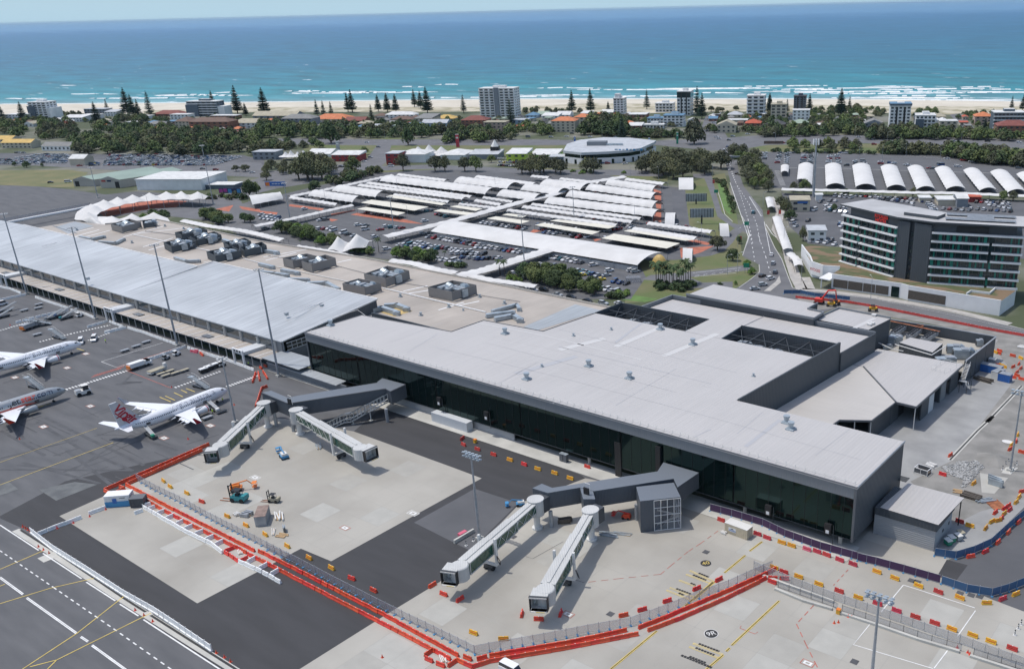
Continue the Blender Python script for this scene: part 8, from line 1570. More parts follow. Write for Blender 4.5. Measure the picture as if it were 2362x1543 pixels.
for ci,(x0,y0,x1,y1,n_) in K2(((10,690,5,740,4),(150,690,120,775,6),(212,690,205,778,6),(370,708,350,778,6),(432,715,420,778,5),(598,715,590,770,5),(665,712,680,778,6),(830,762,835,782,2),(900,765,915,785,2),(1060,768,1060,785,2),(1145,780,1180,782,2),(1290,795,1310,798,2),(1595,795,1610,800,2),(1750,810,1770,812,2),(245,685,280,686,2),(405,685,410,686,1),(565,685,570,686,1),(700,685,760,690,3),(1660,738,1665,740,1),(1810,755,1880,765,2),(2310,825,2315,826,1),(750,800,760,802,1),(1500,825,1530,828,2))):
 for i in range(n_):t=i/max(1,n_-1);car(C4,x0+(x1-x0)*t,y0+(y1-y0)*t,.45+rc.choice((0,pi)),'red' if (ci,i)==(1,5) else rcol(),rkind(),'parked car, %s from the rear in the %s column of %s'%(nth(i),nth(ci),EL),'cars in the right car park')
camp=K1((0,0,HH));CARS.sort(key=lambda c:(c[0]-camp).length)
KEEP=CARS[:290];REST=CARS[290:]
for (p,an,col,kd,lb,gr) in KEEP:
 o=bpy.data.objects.new('parked_car' if 'driving' not in lb and 'road' not in lb else 'car',carmesh(kd,col));C.objects.link(o);o.location=(p.x,p.y,.06);o.rotation_euler=(0,0,an)
 if lb.startswith('parked car'):lb=col+' '+KN[kd]+lb[10:]
 tag(o,lb,'van' if kd=='van' else 'car',gr)
sm=MB();CG={}
def addcar(p,an,col,kd):
 if (kd,col) not in CG:CG[(kd,col)]=car_geo(kd,'car_'+col)
 q=CG[(kd,col)];c_,s_=cos(an),sin(an);b=len(sm.v);sm.v+=[(p[0]+x*c_-y*s_,p[1]+x*s_+y*c_,z+.06) for x,y,z in q.v];sm.f+=[[b+i for i in f] for f in q.f];sm.m+=[sm.mi(q.ml[i]) for i in q.m]
for (p,an,col,kd,lb,gr) in REST:addcar(p,an,col,kd)
def fillrows(k,a,b,c,d,nrow,n,ang,miss=.12):
 A,B,D,E_=g(k,*a),g(k,*b),g(k,*c),g(k,*d)
 for r_ in range(nrow):
  u,v=A.lerp(E_,r_/max(1,nrow-1)),B.lerp(D,r_/max(1,nrow-1))
  for i in range(n):
   if rc.random()<miss:continue
   addcar(u.lerp(v,(i+rc.uniform(-.1,.1))/n),ang+rc.uniform(-.06,.06),rcol(),rkind())
fillrows(C1,(1010,705),(2200,725),(1960,795),(960,795),8,44,.9);fillrows(C1,(330,705),(640,705),(620,775),(60,770),7,16,.9);fillrows(C1,(10,750),(100,750),(380,785),(-20,780),3,10,.9);fillrows(C1,(150,735),(330,720),(400,760),(180,770),3,8,.9);fillrows(C1,(830,785),(900,780),(900,795),(830,800),2,4,.9);fillrows(C1,(150,685),(280,685),(280,690),(150,690),1,4,.2)
fillrows(C2,(2150,745),(2362,740),(2362,810),(2180,800),3,9,.9);fillrows(C3,(400,775),(1000,785),(980,800),(900,805),1,12,.9,.3)
for (k,a,b,n_) in ((C2,(1010,945),(1950,1070),30),(C2,(930,975),(1850,1112),28),(C2,(330,1110),(680,1172),12),(C2,(480,1080),(820,1140),12),(C2,(1250,1085),(1690,1150),14),(C3,(240,1150),(1180,1275),28),(C3,(430,1085),(1180,1190),22),(C3,(600,1028),(1180,1110),18),(C3,(60,1165),(1060,1305),28),(C3,(20,1190),(980,1335),26),(D3,(290,435),(800,512),14),(D3,(150,480),(650,565),14),(D3,(760,600),(1320,695),14),(D3,(960,530),(1500,625),14),(D3,(1160,465),(1700,555),14),(D2,(930,352),(1400,428),12),(C2,(1800,1160),(2120,1205),8),(D2,(1580,425),(1880,470),8),(D2,(1560,640),(2362,770),0),(D3,(940,510),(1000,500),2),(D3,(1240,700),(1450,690),5)):
 A,B=g(k,*a),g(k,*b)
 for i in range(n_):
  if rc.random()>.2:addcar(A.lerp(B,i/n_)+K1((0,rc.choice((1.5,4.5)),0)),pi/2,rcol(),rkind())
S('parked_cars',sm,'distant mass of parked cars in the far lots and under the canopies','cars',kind='stuff',loc=(0,0,0))
KK.update({G1:(2062,780,4.48),G2:(2102,1040,3.446),G3:(480,1080,4.979),G4:(0,640,4.158),G5:(300,760,3.811),G6:(1600,1180,3.43)})
def bar_proto(mt,hole=True,L=2.0):
 r=T('water_barrier','x','barrier',(0,0,0));m=MB();h=.95
 pr=[(-.3,0),(-.3,.22),(-.15,.5),(-.11,h),(.11,h),(.15,.5),(.3,.22),(.3,0)];n=len(pr)
 a=[(-L/2,y,z) for y,z in pr];b=[(L/2,y,z) for y,z in pr]
 m.add(a+b,[(i,(i+1)%n,n+(i+1)%n,n+i) for i in range(n)]+[tuple(range(n))[::-1],tuple(range(n,2*n))],mt)
 if hole:
  for s_ in (-1,1):
   for x in (-.62,-.2,.2,.62):m.box((x*L/2,s_*.2,.55),(.16*L,.1,.16),{'barrier_yellow':'orange','barrier_white':J2}.get(mt,J0))
 P('body',m,r);m.box((0,0,h+.03),(.16,.12,.07),J1);P('filler_cap',m,r); return r
BP={c:bar_proto('barrier_'+c) for c in ('red','crimson','yellow','pink',J1)};BP['line']=bar_proto('barrier_red',False)
bu=set();BQ=[]
def barrier(c,p,an,label,group):BQ.append((c,K1(p)+K1((rc.uniform(-.06,.06),rc.uniform(-.06,.06),0)),an+rc.uniform(-.035,.035),label,group))
def bline(c,k,pts,desc,sp=2.05,ks=None):
 P_=[g((ks[i] if ks else k),*q) for i,q in K2(pts)];items=[]
 for a,b in zip(P_,P_[1:]):
  d=b-a;n_=max(1,round(d.length/sp))
  for i in range(n_):items.append((a+d*((i+.5)/n_),atan2(d.y,d.x)))
 for i,(p,an) in K2(items):barrier(c,p,an,'%s barrier, %s in %s'%(desc[0],nth(i),desc[1]),desc[1])
R_='orange red'
bline('line','Z',[(241,1133),(483,1027)],(R_,'the outer line at the left stand edge'))
bline('line','Z',[(292,1120),(467,1040)],(R_,'the inner line at the left stand edge'))
bline('line',F1,[(840,115),(905,150),(1000,100),(960,85)],(R_,'the corner behind the blue and white hut'))
bline('line',F1,[(1015,70),(1330,235),(1700,425),(2045,600)],(R_,'the long inner line, left half'))
bline('line',F2,[(-10,600),(300,755),(650,935),(1000,1115),(1590,1438)],(R_,'the long inner line, right half'))
bline('line',F1,[(1175,195),(1330,285),(1700,475),(1980,615)],(R_,'the long outer line, left half'))
bline('line',F2,[(-20,665),(0,672),(300,830),(650,1010),(1000,1190),(1530,1470)],(R_,'the long outer line, right half'))
bline('line',F1,[(1985,625),(2120,690),(2340,805)],(R_,'the outer line between the ladder and the lane'))
bline('line',F1,[(1885,572),(1800,608),(1920,688),(1995,652)],(R_,'the small box beside the white ladder'))
bline('line',F2,[(1390,1390),(1310,1450),(1400,1495),(1500,1532),(1580,1475),(1700,1530)],(R_,'the small box at the bottom edge'))
bline('line',F3,[(240,1098),(310,1128)],(R_,'the short gap at the bottom corner'))
bline('line',F3,[(325,1130),(450,1095),(1100,985),(1548,890)],(R_,'the inner line turning right, first half'))
bline('line',F3,[(320,1182),(450,1140),(1100,1025),(1640,920)],(R_,'the outer line turning right, first half'))
bline('line',F3,[(1640,872),(1850,790),(2362,572),(2750,395)],(R_,'the inner line turning right, second half'))
bline('line',F3,[(1718,893),(2000,785),(2362,625),(2670,470),(2860,480)],(R_,'the outer line turning right, second half'))
Wd='white plastic'
bline(J1,F1,[(1150,250),(1300,335),(1500,450),(1700,545),(1785,615)],(Wd,'the ladder shaped row'))
for j,(a,b) in K2((((1150,240),(1205,225)),((1185,268),(1240,248)),((1270,300),(1320,280)),((1340,340),(1390,318)),((1420,385),(1470,360)),((1490,425),(1545,400)),((1575,465),(1625,445)),((1655,510),(1710,485)),((1735,550),(1785,525)))):bline(J1,F1,[a,b],(Wd,'the %s rung of the ladder shaped row'%nth(j)))
bline(J1,F1,[(1920,688),(2050,745),(2160,800),(2255,855)],(Wd,'the lower end of the ladder row'))
for j,(a,b) in K2((((1990,690),(2045,660)),((2085,740),(2140,710)),((2175,790),(2230,760)))):bline(J1,F1,[a,b],(Wd,'the %s lower rung of the ladder row'%nth(j)))
bline(J1,F1,[(310,468),(460,405),(580,362),(660,330)],(Wd,'the row from the white wall to the gap'));bline(J1,F1,[(712,305),(850,252)],(Wd,'the row beside the blue and white hut'));bline(J1,F1,[(1072,305),(1150,275)],(Wd,'the short row below the grey box'))
E1L=[([(1160,70),(1300,110),(1450,165),(1600,218)],'the row behind the middle bay'),([(950,118),(1150,68)],'the row left of the middle bay'),([(1165,412),(1400,345),(1690,240)],'the row behind the fuel truck'),([(1705,250),(1900,315),(2100,375),(2310,455)],'the row behind the baggage carts')]
for pts,d_ in E1L:bline(J1,E1,pts,(Wd,d_),2.3)
for pts,d_ in (([(340,195),(450,235),(560,270),(660,305)],'the row near the second tall mast'),([(150,442),(400,378),(660,318)],'the row behind the blue loaders'),([(680,320),(800,350),(905,392)],'the row right of the blue loaders'),([(835,485),(1040,425)],'the row behind the white car'),([(1050,430),(1180,478)],'the kinked row by the portal'),([(0,225),(250,170)],'the row at the left edge, lower'),([(0,95),(100,115),(205,158)],'the row at the left edge, upper'),([(1000,535),(1200,485)],'the row above the standing worker')):bline(J1,G4,pts,(Wd,d_),2.3)
def sc(c,k,lst,dx,dy,desc,grp):
 names={'red':'red','crimson':'dark red','yellow':'yellow','pink':'pink'}
 for i,q in K2(lst):
  x,y=q[:2];ddx,ddy=(q[2],q[3]) if len(q)>2 else (dx,dy);a,b=g(k,x-ddx,y-ddy),g(k,x+ddx,y+ddy);d=b-a
  barrier(c,(a+b)/2,atan2(d.y,d.x),'%s water barrier, %s in %s'%(names[c],nf(i,len(lst)),desc),grp)
GA,GB='loose barriers on the stands','barriers in front of the terminal'
sc('red',E3,[(60,1315,30,-18),(145,1385,32,12),(272,1425,30,-20)],30,0,'the loose trio at the third jet bridge',GA)
sc('red',F3,[(710,760,10,-40),(845,800,40,2),(1020,755,12,-38)],30,0,'the trio at the rightmost jet bridge',GA)
sc('red',F3,[(1525,770,38,-9),(1672,725,38,-10),(1870,655,36,-12),(2108,555,35,-15),(2285,482,34,-16)],36,-12,'the row by the fence corner',GA)
sc('yellow',F3,[(322,912,34,14),(562,960,42,-2)],34,10,'the pair inside the fence bend',GA)
sc('yellow',F2,[(42,470,22,14),(218,562,24,14),(396,655,26,16),(572,738,28,16)],26,15,'the row near the dark lane',GA)
sc('red',F2,[(735,822,30,12),(912,915,32,14)],30,12,'the pair on the dark lane',GA)
sc('yellow',F1,[(1312,40,16,12),(1365,85,18,10),(1500,138,20,9),(1825,322,24,10),(1975,395,22,12)],20,10,'the row at the left stand fence',GA);sc('red',F1,[(1622,205,24,8)],24,8,'the yellow row behind the left fence',GA)
sc('crimson',E3,[(290,180,20,-16),(300,228,26,12),(408,262,22,8)],20,5,'the group at the kerb by the yellow hydrant',GB)
sc('red',E3,[(533,305),(768,380),(1258,400)],26,9,'the row on the new black asphalt',GB);sc('yellow',E3,[(660,345),(875,415),(1005,448),(1125,488)],30,9,'the row on the new black asphalt',GB)
sc('crimson',G6,[(218,75),(505,185),(582,215)],34,12,'the row beside the cream container',GB);sc('yellow',G6,[(695,253),(775,277)],38,13,'the pair before the glass front',GB);sc('pink',G6,[(895,305)],38,14,'the row before the glass front',GB)
sc('crimson',G6,[(975,325),(1050,350),(1155,390),(1262,425)],38,14,'the run right of the pink barrier',GB)
FD='barriers between the two fences at the right'
sc('yellow',F4,[(575,348),(752,412),(895,465),(1175,560)],34,12,'the front row along the low fence',FD);sc('crimson',F4,[(645,378),(1038,513),(1315,605),(1450,655),(1587,698),(1723,742)],36,13,'the front row along the low fence',FD)
sc('yellow',F4,[(1848,785),(1993,828),(2127,875)],38,14,'the right end of the front row',FD);sc('crimson',F4,[(2278,925)],40,15,'the far right end of the front row',FD)
sc('yellow',F4,[(1310,375),(1437,422),(1608,475),(1902,562),(2095,600,40,0)],36,14,'the rear row along the purple fence',FD);sc('crimson',F4,[(1750,520),(2210,570,36,-14)],36,14,'the rear row along the purple fence',FD);sc('yellow',F4,[(2302,535,36,-14)],36,-14,'the road end of the rear row',FD);sc('red',F4,[(560,448,32,12)],32,12,'the corner where the low fence starts',FD)
sc('red',G2,[(472,848,36,-6),(585,808,30,-14),(688,735,24,-20),(770,655,22,-22),(852,575,24,-22)],30,-14,'the curve outside the blue fence','barriers outside the blue fence')
SY='barriers in the works yard'
sc('yellow',G2,[(465,602,36,10)],30,10,'the annex post corner',SY);sc('crimson',G2,[(385,568,40,14)],30,10,'the annex post corner',SY)
sc('yellow',G2,[(590,620,20,-24),(640,570,22,-14),(690,560,22,-6),(735,505,18,-16),(830,415,20,-18),(857,372,16,-20)],20,-14,'the zigzag run inside the blue fence',SY);sc('red',G2,[(665,495,18,-14),(710,545,18,-14),(740,462,26,-16),(770,445,26,-16),(783,475,22,-16),(880,330,18,-4)],20,-14,'the zigzag run inside the blue fence',SY)
sc('red',G2,[(250,195,38,12),(310,42,18,-14)],30,0,'the yard beside the rubble',SY);sc('yellow',G2,[(495,265,24,-18)],20,-14,'the yard beside the rubble',SY)
sc('red',G1,[(1090,140,46,14),(1085,165,46,20),(1228,190,40,10),(1060,285,40,12),(1290,275,20,-26),(1232,305,32,-14),(1310,320,30,-26),(1270,360,30,-22),(1270,395,40,14),(1230,415,40,8),(1320,432,50,14)],40,10,'the tangle beyond the plant yard wall',SY);sc('yellow',G1,[(1050,155,20,10),(1310,215,40,20),(1135,305,42,12),(1110,290,24,8)],40,10,'the tangle beyond the plant yard wall',SY)
sc('yellow',E4,[(2300,150,8,-30),(2250,230,24,-20)],20,-20,'the right edge beside the manhole',SY);sc('red',E4,[(2285,200,8,-26),(2240,262,30,-18),(2330,285,40,10)],20,-10,'the right edge beside the manhole',SY)
RL=[(F5,[(290,185),(440,205),(560,212),(740,228),(950,262),(1150,300),(1400,350),(1700,410),(2000,470),(2362,535)])]
bline('crimson',F5,RL[0][1],('dark red','the long road line in front of the hotel'))
bline('red','Z',[(583,884),(590,862)],(R_,'the upright group by the left walkway end, first'));bline('red','Z',[(600,880),(596,860)],(R_,'the upright group, second'));bline('red','Z',[(618,876),(607,858)],(R_,'the upright group, third'));bline('red','Z',[(590,940),(604,898),(618,893)],(R_,'the upright group, below'))
sc('pink',E1,[(1750,285,20,4),(1775,292,20,4),(1790,282,20,4)],20,4,'the heap behind the fuel truck',GA);sc('red',G5,[(625,218),(635,230),(1150,345),(1190,330)],14,8,'the clutter at the old terminal end',GA)
BQ.sort(key=lambda q:(q[1]-camp).length);hi={}
for q in BQ[:300]:
 c,p,an,lb,gr=q;o=BP[c];cat_='barrier'
 if c not in bu:bu.add(c);o.location=p;o.rotation_euler=(0,0,an);o['label']=lb;o['group']=gr
 else:dup(BP[c],p,an,lb,gr,(1,1.1,1.05) if c==J1 else None)
sm=MB()
for c,p,an,lb,gr in BQ[300:]:
 c_,s_=cos(an),sin(an)
 for ch in BP[c].children:
  me=ch.data;b=len(sm.v);mi=[sm.mi(m) for m in me.materials];sm.v+=[(p.x+v.co.x*c_-v.co.y*s_,p.y+v.co.x*s_+v.co.y*c_,v.co.z) for v in me.vertices];sm.f+=[[b+i for i in f.vertices] for f in me.polygons];sm.m+=[mi[f.material_index] for f in me.polygons]
S('water_barriers',sm,'far runs of plastic barriers along the hotel road and the apron','barriers',kind='stuff',loc=(0,0,0))
for c in BP:
 if c not in bu:
  for ch in list(BP[c].children):bpy.data.objects.remove(ch)
  bpy.data.objects.remove(BP[c])
P_=gs(F1,[(250,450),(430,590),(700,760),(1000,955),(1240,1090),(1400,1195),(1700,1400)]);it=[]
for a,b in zip(P_,P_[1:]):
 d=b-a;n_=max(1,round(d.length/2.2))
 for i in range(n_):it.append((a+d*((i+.5)/n_),atan2(d.y,d.x),d.length/n_))
wp=T('barrier_panel','x','barrier panel');m=MB();m.box((0,0,.95),(2.1,.12,1.5),'barrier_white');m.box((0,0,.2),(2.15,.5,.4),'barrier_white');P('panel',m,wp);m.box((1.02,.1,.9),(.1,.2,1.8),J2);m.box((0,.12,1.0),(2.0,.05,.1),J2);P('rib',m,wp)
for i,(p,an,L) in K2(it):
 lb='tall white barrier panel, %s from the upper left along the taxiway'%nth(i)
 if i==0:wp.location=p;wp.rotation_euler=(0,0,an);wp['label']=lb;wp['group']='tall white panels along the taxiway'
 else:dup(wp,p,an,lb,'tall white panels along the taxiway')
def fence(k,pts,h,mt,label,sp=2.4,feet='sky_blue',post=J3,ks=None,rail=True):
 P_=[g((ks[i] if ks else k),*q) for i,q in K2(pts)];r=T('temporary_fence' if feet else 'fence',label,'fence',tuple(P_[0]),0,'site fences');n0=0;tot=sum((b-a).length for a,b in zip(P_,P_[1:]));sp=max(sp,tot/98)
 for a,b in zip(P_,P_[1:]):
  d=b-a;n_=max(1,round(d.length/sp));an=atan2(d.y,d.x)
  for i in range(n_):
   p,q=a+d*(i/n_),a+d*((i+1)/n_);m=MB();c=(p+q)/2;m.box((c.x,c.y,h/2+.1),((q-p).length,.03,h-.15),mt,rz=an)
   if rail:m.tube((p.x,p.y,h),(q.x,q.y,h),.04,post,n=4);m.tube((p.x,p.y,.2),(q.x,q.y,.2),.035,post,n=4)
   m.tube((p.x,p.y,0),(p.x,p.y,h+.25),.05,post,n=5)
   if feet:m.box((p.x,p.y,.1),(.75,.35,.2),feet,rz=an+pi/2)
   P('panel',m,r)
 return r
fence(F1,[(1100,30),(1250,115),(1450,210),(1700,350),(2000,500),(2362,690)],2.1,'fence_mesh','mesh fence with blue feet beside the long red lines, left half')
fence(F2,[(60,590),(300,700),(600,860),(950,1040),(1080,1105),(1400,1260),(1725,1420)],2.1,'fence_mesh','mesh fence with blue feet beside the long red lines, right half')
fence(F3,[(330,1075),(450,1050),(800,990),(1240,905),(1580,845),(1880,735),(2130,630),(2362,545),(2715,385)],2.1,'fence_mesh','mesh fence with blue feet on the inside of the line turning right')
fence(F4,[(430,345),(700,460),(1000,570),(1400,705),(1900,880),(2362,1045)],2.0,'fence_mesh','blue grey cloth fence running to the lower right',feet=None)
fence(F4,[(603,480),(760,535),(1000,620),(1030,640)],1.5,'fence_mesh','black framed low fence on kerb blocks, left section',feet=None,post=J4);fence(F4,[(1060,650),(1400,765),(1700,870),(1915,935)],1.5,'fence_mesh','black framed low fence on kerb blocks, middle section',feet=None,post=J4);fence(F4,[(2000,965),(2400,1085)],1.5,'fence_mesh','black framed low fence on kerb blocks, right section',feet=None,post=J4)
fence(G6,[(130,-5),(300,40),(545,115),(720,200),(1000,300),(1250,370),(1400,412)],2.1,'fence_purple','dark purple screened fence in front of the glass wall');fence(F4,[(1170,290),(1300,320),(1500,375),(1760,450)],2.1,'fence_purple','purple screened fence in front of the annex',sp=2.6)
fence(F4,[(1770,455),(1950,515),(2130,545),(2250,510),(2362,465)],2.1,'fence_blue','blue screened fence curving along the road at the right edge',sp=2.4);fence(G2,[(182,835),(350,860),(500,815),(630,755),(770,625),(896,520)],2.1,'fence_blue','blue screened fence curving past the annex bins',sp=2.4)
m=MB()
for pts in ([(580,495),(785,580),(990,640)],[(1040,665),(1300,750),(1600,855),(1900,945)],[(1975,975),(2362,1100)],[(490,400),(700,480),(1000,590)]):m.wall(gs(F4,pts),.6,0,.55,J9)
tag(S('concrete_kerb_blocks',m),'pale concrete kerb block line under the black framed fence','concrete barrier')
def wheels(m,L,W,r_,xs=(-.35,.35)):
 for x in xs:
  for s_ in (-1,1):m.tube((x*L,s_*(W/2-.15),r_),(x*L,s_*(W/2+.08),r_),r_,'rubber',n=10)
def base(name,label,cat,k,x,y,an,group=None):return T(name,label,cat,tuple(g(k,x,y)+K1((0,0,.05))),an,group)
def vehicle(kind,k,x,y,an,label,mt=J1):
 nm,ct={'tug':('baggage_tug','tug'),'loader':('belt_loader','belt loader'),'pushback':('pushback_tug','tug'),'dolly':('baggage_dolly','baggage cart'),'truck':('service_truck','truck'),'van':('apron_van','van'),'stairs':('passenger_stairs','stairs'),'cargo':('cargo_loader','loader')}[kind]
 r=base(nm,label,ct,k,x,y,an,'apron vehicles');b,c,w_=MB(),MB(),MB()
 if kind in ('tug','pushback'):
  s_=1 if kind=='tug' else 1.7;b.box((0,0,.65*s_),(2.6*s_,1.5*s_,.7*s_),mt);b.box((.8*s_,0,1.05*s_),(.9*s_,1.3*s_,.25*s_),J3);Pl('body',b,r);c.box((-.5*s_,0,1.4*s_),(1.0*s_,1.3*s_,.9*s_),'car_glass');c.box((-.5*s_,0,1.9*s_),(1.2*s_,1.4*s_,.1),mt);Pl('cab',c,r);wheels(w_,2.4*s_,1.5*s_,.38*s_);Pl('wheels',w_,r)
 elif kind=='loader':
  b.box((-.5,0,.6),(5.5,1.6,.5),J4);b.box((-2.6,.3,1.1),(1.0,.9,.8),mt);Pl('chassis',b,r);c.box((1.2,0,2.0),(7.6,.9,.2),J3,ry=-.28);
  for s_ in (-.5,.5):c.box((1.2,s_,2.15),(7.6,.07,.3),J2,ry=-.28)
  c.tube((.5,0,.8),(2.5,0,2.2),.08,J2);Pl('belt',c,r);wheels(w_,4,1.6,.35);Pl('wheels',w_,r)
 elif kind=='dolly':b.box((0,0,.5),(3.2,1.5,.18),J3);b.box((0,0,.75),(3.1,1.35,.08),mt);b.tube((1.6,0,.4),(2.5,0,.3),.04,J4,n=4);Pl('deck',b,r);wheels(w_,2.6,1.3,.22);Pl('wheels',w_,r)
 elif kind=='van':
  b.add(car_geo('van','car_white').v,car_geo('van','car_white').f,J1);q=car_geo('van','car_white');b=MB();b.v,b.f,b.m,b.ml=q.v,q.f,q.m,q.ml;Pl('body',b,r);c.box((.2,0,2.15),(1.8,1.3,.08),J2);Pl('roof_rack',c,r)
 elif kind=='truck':
  b.box((-1.2,0,1.7),(5.2,2.3,1.5),mt);b.box((-3.7,0,1.2),(.8,2.2,1.2),'orange');b.box((0,0,.75),(7.4,2.1,.3),J4);Pl('body',b,r);c.box((2.6,0,1.5),(1.9,2.2,1.5),mt);c.box((2.9,0,2.0),(1.4,2.24,.5),'car_glass');c.box((3.9,0,1.1),(.9,2.0,.7),mt);Pl('cab',c,r);wheels(w_,7.4,2.2,.5,(-.36,-.2,.36));Pl('wheels',w_,r)
 elif kind=='stairs':
  n_=16
  for i in range(n_):b.box((-4+i*.42,0,.5+i*.17),(.45,1.5,.1),'galv')
  b.box((3.4,0,3.25),(1.8,1.7,.15),'galv');Pl('flight',b,r)
  for s_ in (-.8,.8):
   c.tube((-4,s_,1.4),(2.6,s_,4.2),.05,J2,n=4);c.tube((2.6,s_,4.2),(4.2,s_,4.2),.05,J2,n=4);c.tube((-4,s_,.5),(2.6,s_,3.2),.08,J3,n=4)
   for i in range(9):t=i/8;c.tube((-4+6.6*t,s_,.5+2.7*t),(-4+6.6*t,s_,1.4+2.8*t),.04,J2,n=4)
   c.tube((2.6,s_,.4),(2.6,s_,3.2),.1,J2,n=5);c.tube((-2.6,s_,.4),(2.6,s_,1.6),.06,J3,n=4)
  c.box((0,0,4.6),(.1,.1,.1),'galv');Pl('railing',c,r);w_.box((-.5,0,.45),(6.5,1.7,.2),J4);wheels(w_,6,1.7,.35);Pl('chassis',w_,r)
 elif kind=='cargo':b.box((0,0,1.2),(6,2.6,.25),'tile_beige');b.box((0,0,.7),(6.2,2.4,.5),J2);b.tube((-2,-1,.7),(2,-1,2),.08,J3);Pl('platform',b,r);c.box((2.6,-1,2.1),(1,1,1.6),J2);Pl('cab',c,r);wheels(w_,5,2.4,.35);Pl('wheels',w_,r)
 return r
for v in [('stairs','P',1750,150,A0-1.55+pi,'silver passenger stairs at the nose of the nearest white jet'),('stairs',E1,320,610,A0-1.55+pi,'silver passenger stairs at the grey jet'),('stairs',E1,530,160,A0-1.55+pi,'silver passenger stairs at the rearmost white jet'),('loader','P',1960,480,A0+1.4,'belt loader at the front hold of the nearest white jet'),('loader','P',1045,850,A0+1.35,'belt loader with a green hood at the rear hold of the nearest white jet','green'),('dolly','P',1860,600,A0-.1,'long flat grey cart near the engine of the nearest white jet',J3),('dolly','P',2060,510,A0-.15,'dark baggage cart beside the front belt loader',J4),('pushback',E1,760,670,A0+pi-.3,'grey pushback tug in front of the grey jet',J2),('truck',E1,1270,425,A0-.05,'white fuel truck with an orange rear parked left of the cargo loader'),('cargo',E1,1430,470,A0,'beige cargo loader beside the white fuel truck'),('van',E1,860,180,-.6,'white van standing left of the worker'),('van',E1,740,205,-.5,'white van behind the nose of the rearmost jet'),('tug',G5,412,228,A0,'small grey tug beside the white barrier row'),('tug',G5,808,322,A0,'grey tug at the end of the white covered carts',J2),('truck',G4,300,490,A0+.2,'white truck with a grey tank at the upper left apron',J3),('loader',G4,510,400,A0,'grey belt loader in the blue group, front one',J3),('loader',G4,600,370,A0,'blue belt loader in the blue group','blue'),('loader',G4,650,395,A0,'teal belt loader in the blue group','teal'),('tug',G4,768,378,A0,'white tug right of the blue loader group'),('stairs',G4,380,470,A0+2.6,'small grey stairs behind the tank truck'),('van',G4,20,270,A0,'white van cut by the left edge'),('loader',G4,60,330,A0,'grey loader at the left edge, upper one'),('loader',G4,40,385,A0,'grey loader at the left edge, lower one'),('tug',E1,1510,350,A0,'small pump cart with a tall stand behind the cargo loader',J3)]:
 vehicle(*v)
for i,(k,x,y,mt_) in K2([(G4,235,325,J3),(G4,375,268,J3),(G4,370,303,J3),(G4,360,558,J3),(G4,1200,712,J3),(G4,1310,670,J3),(G5,145,120,J3),(G5,280,400,'tile_beige'),(G5,320,415,'tile_beige'),(G5,400,395,'tile_beige'),(G5,480,370,'tile_beige'),(G5,350,378,'tile_beige')]):vehicle('dolly',k,x,y,A0-.1,('flat grey baggage cart, ' if mt_==J3 else 'flat beige cargo dolly, ')+nth(i)+' counted from the upper left of the apron',mt_)
for i,(x,y) in K2(((650,380),(697,358),(742,340))):
 r=base('covered_cart','black cart with a white cover, '+nf(i,3)+' in the train of three','baggage cart',G5,x,y,A0-.1,'covered carts');m=MB();m.box((0,0,1.55),(2.9,1.6,.3),J1);Pl('cover',m,r);m.box((0,0,.95),(2.8,1.5,1.0),J8);Pl('body',m,r);wheels(m,2.4,1.4,.25);Pl('wheels',m,r)
def person(k,x,y,label):
 r=T('person',label,'person',tuple(g(k,x,y)),0,'apron workers');m=MB()
 for s_ in (-.1,.1):m.tube((s_,0,.04),(s_,0,.85),.07,'navy',.1,n=8)
 m.lathe([(.82,.16),(1.0,.17),(1.3,.2),(1.45,.19),(1.52,.07),(1.58,.06),(1.62,.1),(1.72,.11),(1.8,.07)],'hivis',axis='z',n=10,sc=(1.1,.75))
 for s_ in (-1,1):m.tube((s_*.22,0,1.42),(s_*.28,.05,1.12),.055,'hivis',n=6);m.tube((s_*.28,.05,1.12),(s_*.26,-.12,.88),.045,'skin',n=6)
 m.sm=True;Pl('body',m,r);m.lathe([(1.7,.125),(1.78,.12),(1.84,.05)],J1,axis='z',n=10);Pl('helmet',m,r)
for k,x,y,lb in ((G4,1017,630,'worker in a yellow vest standing alone right of the white van'),(G5,818,640,'worker in a yellow vest under the nose of the nearest jet'),(G5,730,745,'worker in a yellow vest at the front belt loader'),(G5,1045,322,'worker in a vest at the end portal of the old terminal')):person(k,x,y,lb)
def forklift(k,x,y,an,s_,mt,label):
 r=base('forklift',label,'forklift',k,x,y,an,'forklifts');m=MB();m.box((-.6*s_,0,.95*s_),(3.0*s_,1.7*s_,.8*s_),mt);m.box((-1.9*s_,0,1.2*s_),(.8*s_,1.6*s_,.9*s_),mt);Pl('body',m,r)
 m=MB()
 for a,b in ((-1,-.7),(-1,.7),(.5,-.7),(.5,.7)):m.tube((a*s_,b*s_,1.3*s_),(a*s_*.9,b*s_,2.6*s_),.05*s_,J8,n=4)
 m.box((-.25*s_,0,2.62*s_),(1.6*s_,1.5*s_,.08),J8);m.box((-.3*s_,0,1.6*s_),(.7*s_,.8*s_,.5*s_),J8);Pl('cab',m,r)
 m=MB()
 for b in (-.5,.5):m.box((1.15*s_,b*s_,1.9*s_),(.2*s_,.18*s_,3.6*s_),J8)
 for z in (.6,1.8,3.4):m.box((1.15*s_,0,z*s_),(.16*s_,1.1*s_,.15*s_),J8)
 Pl('mast',m,r);m=MB()
 for b in (-.45,.45):m.box((2.5*s_,b*s_,.12),(2.4*s_,.18*s_,.08),'rust')
 Pl('forks',m,r);wheels(m,3.0*s_,1.7*s_,.5*s_,(-.5,.2));Pl('wheels',m,r)
forklift(G3,340,375,3.55,1.25,'teal','large teal forklift with a black mast on the left stand');forklift(G3,745,385,3.6,.85,'tile_beige','small tan forklift with a black cage on the left stand')
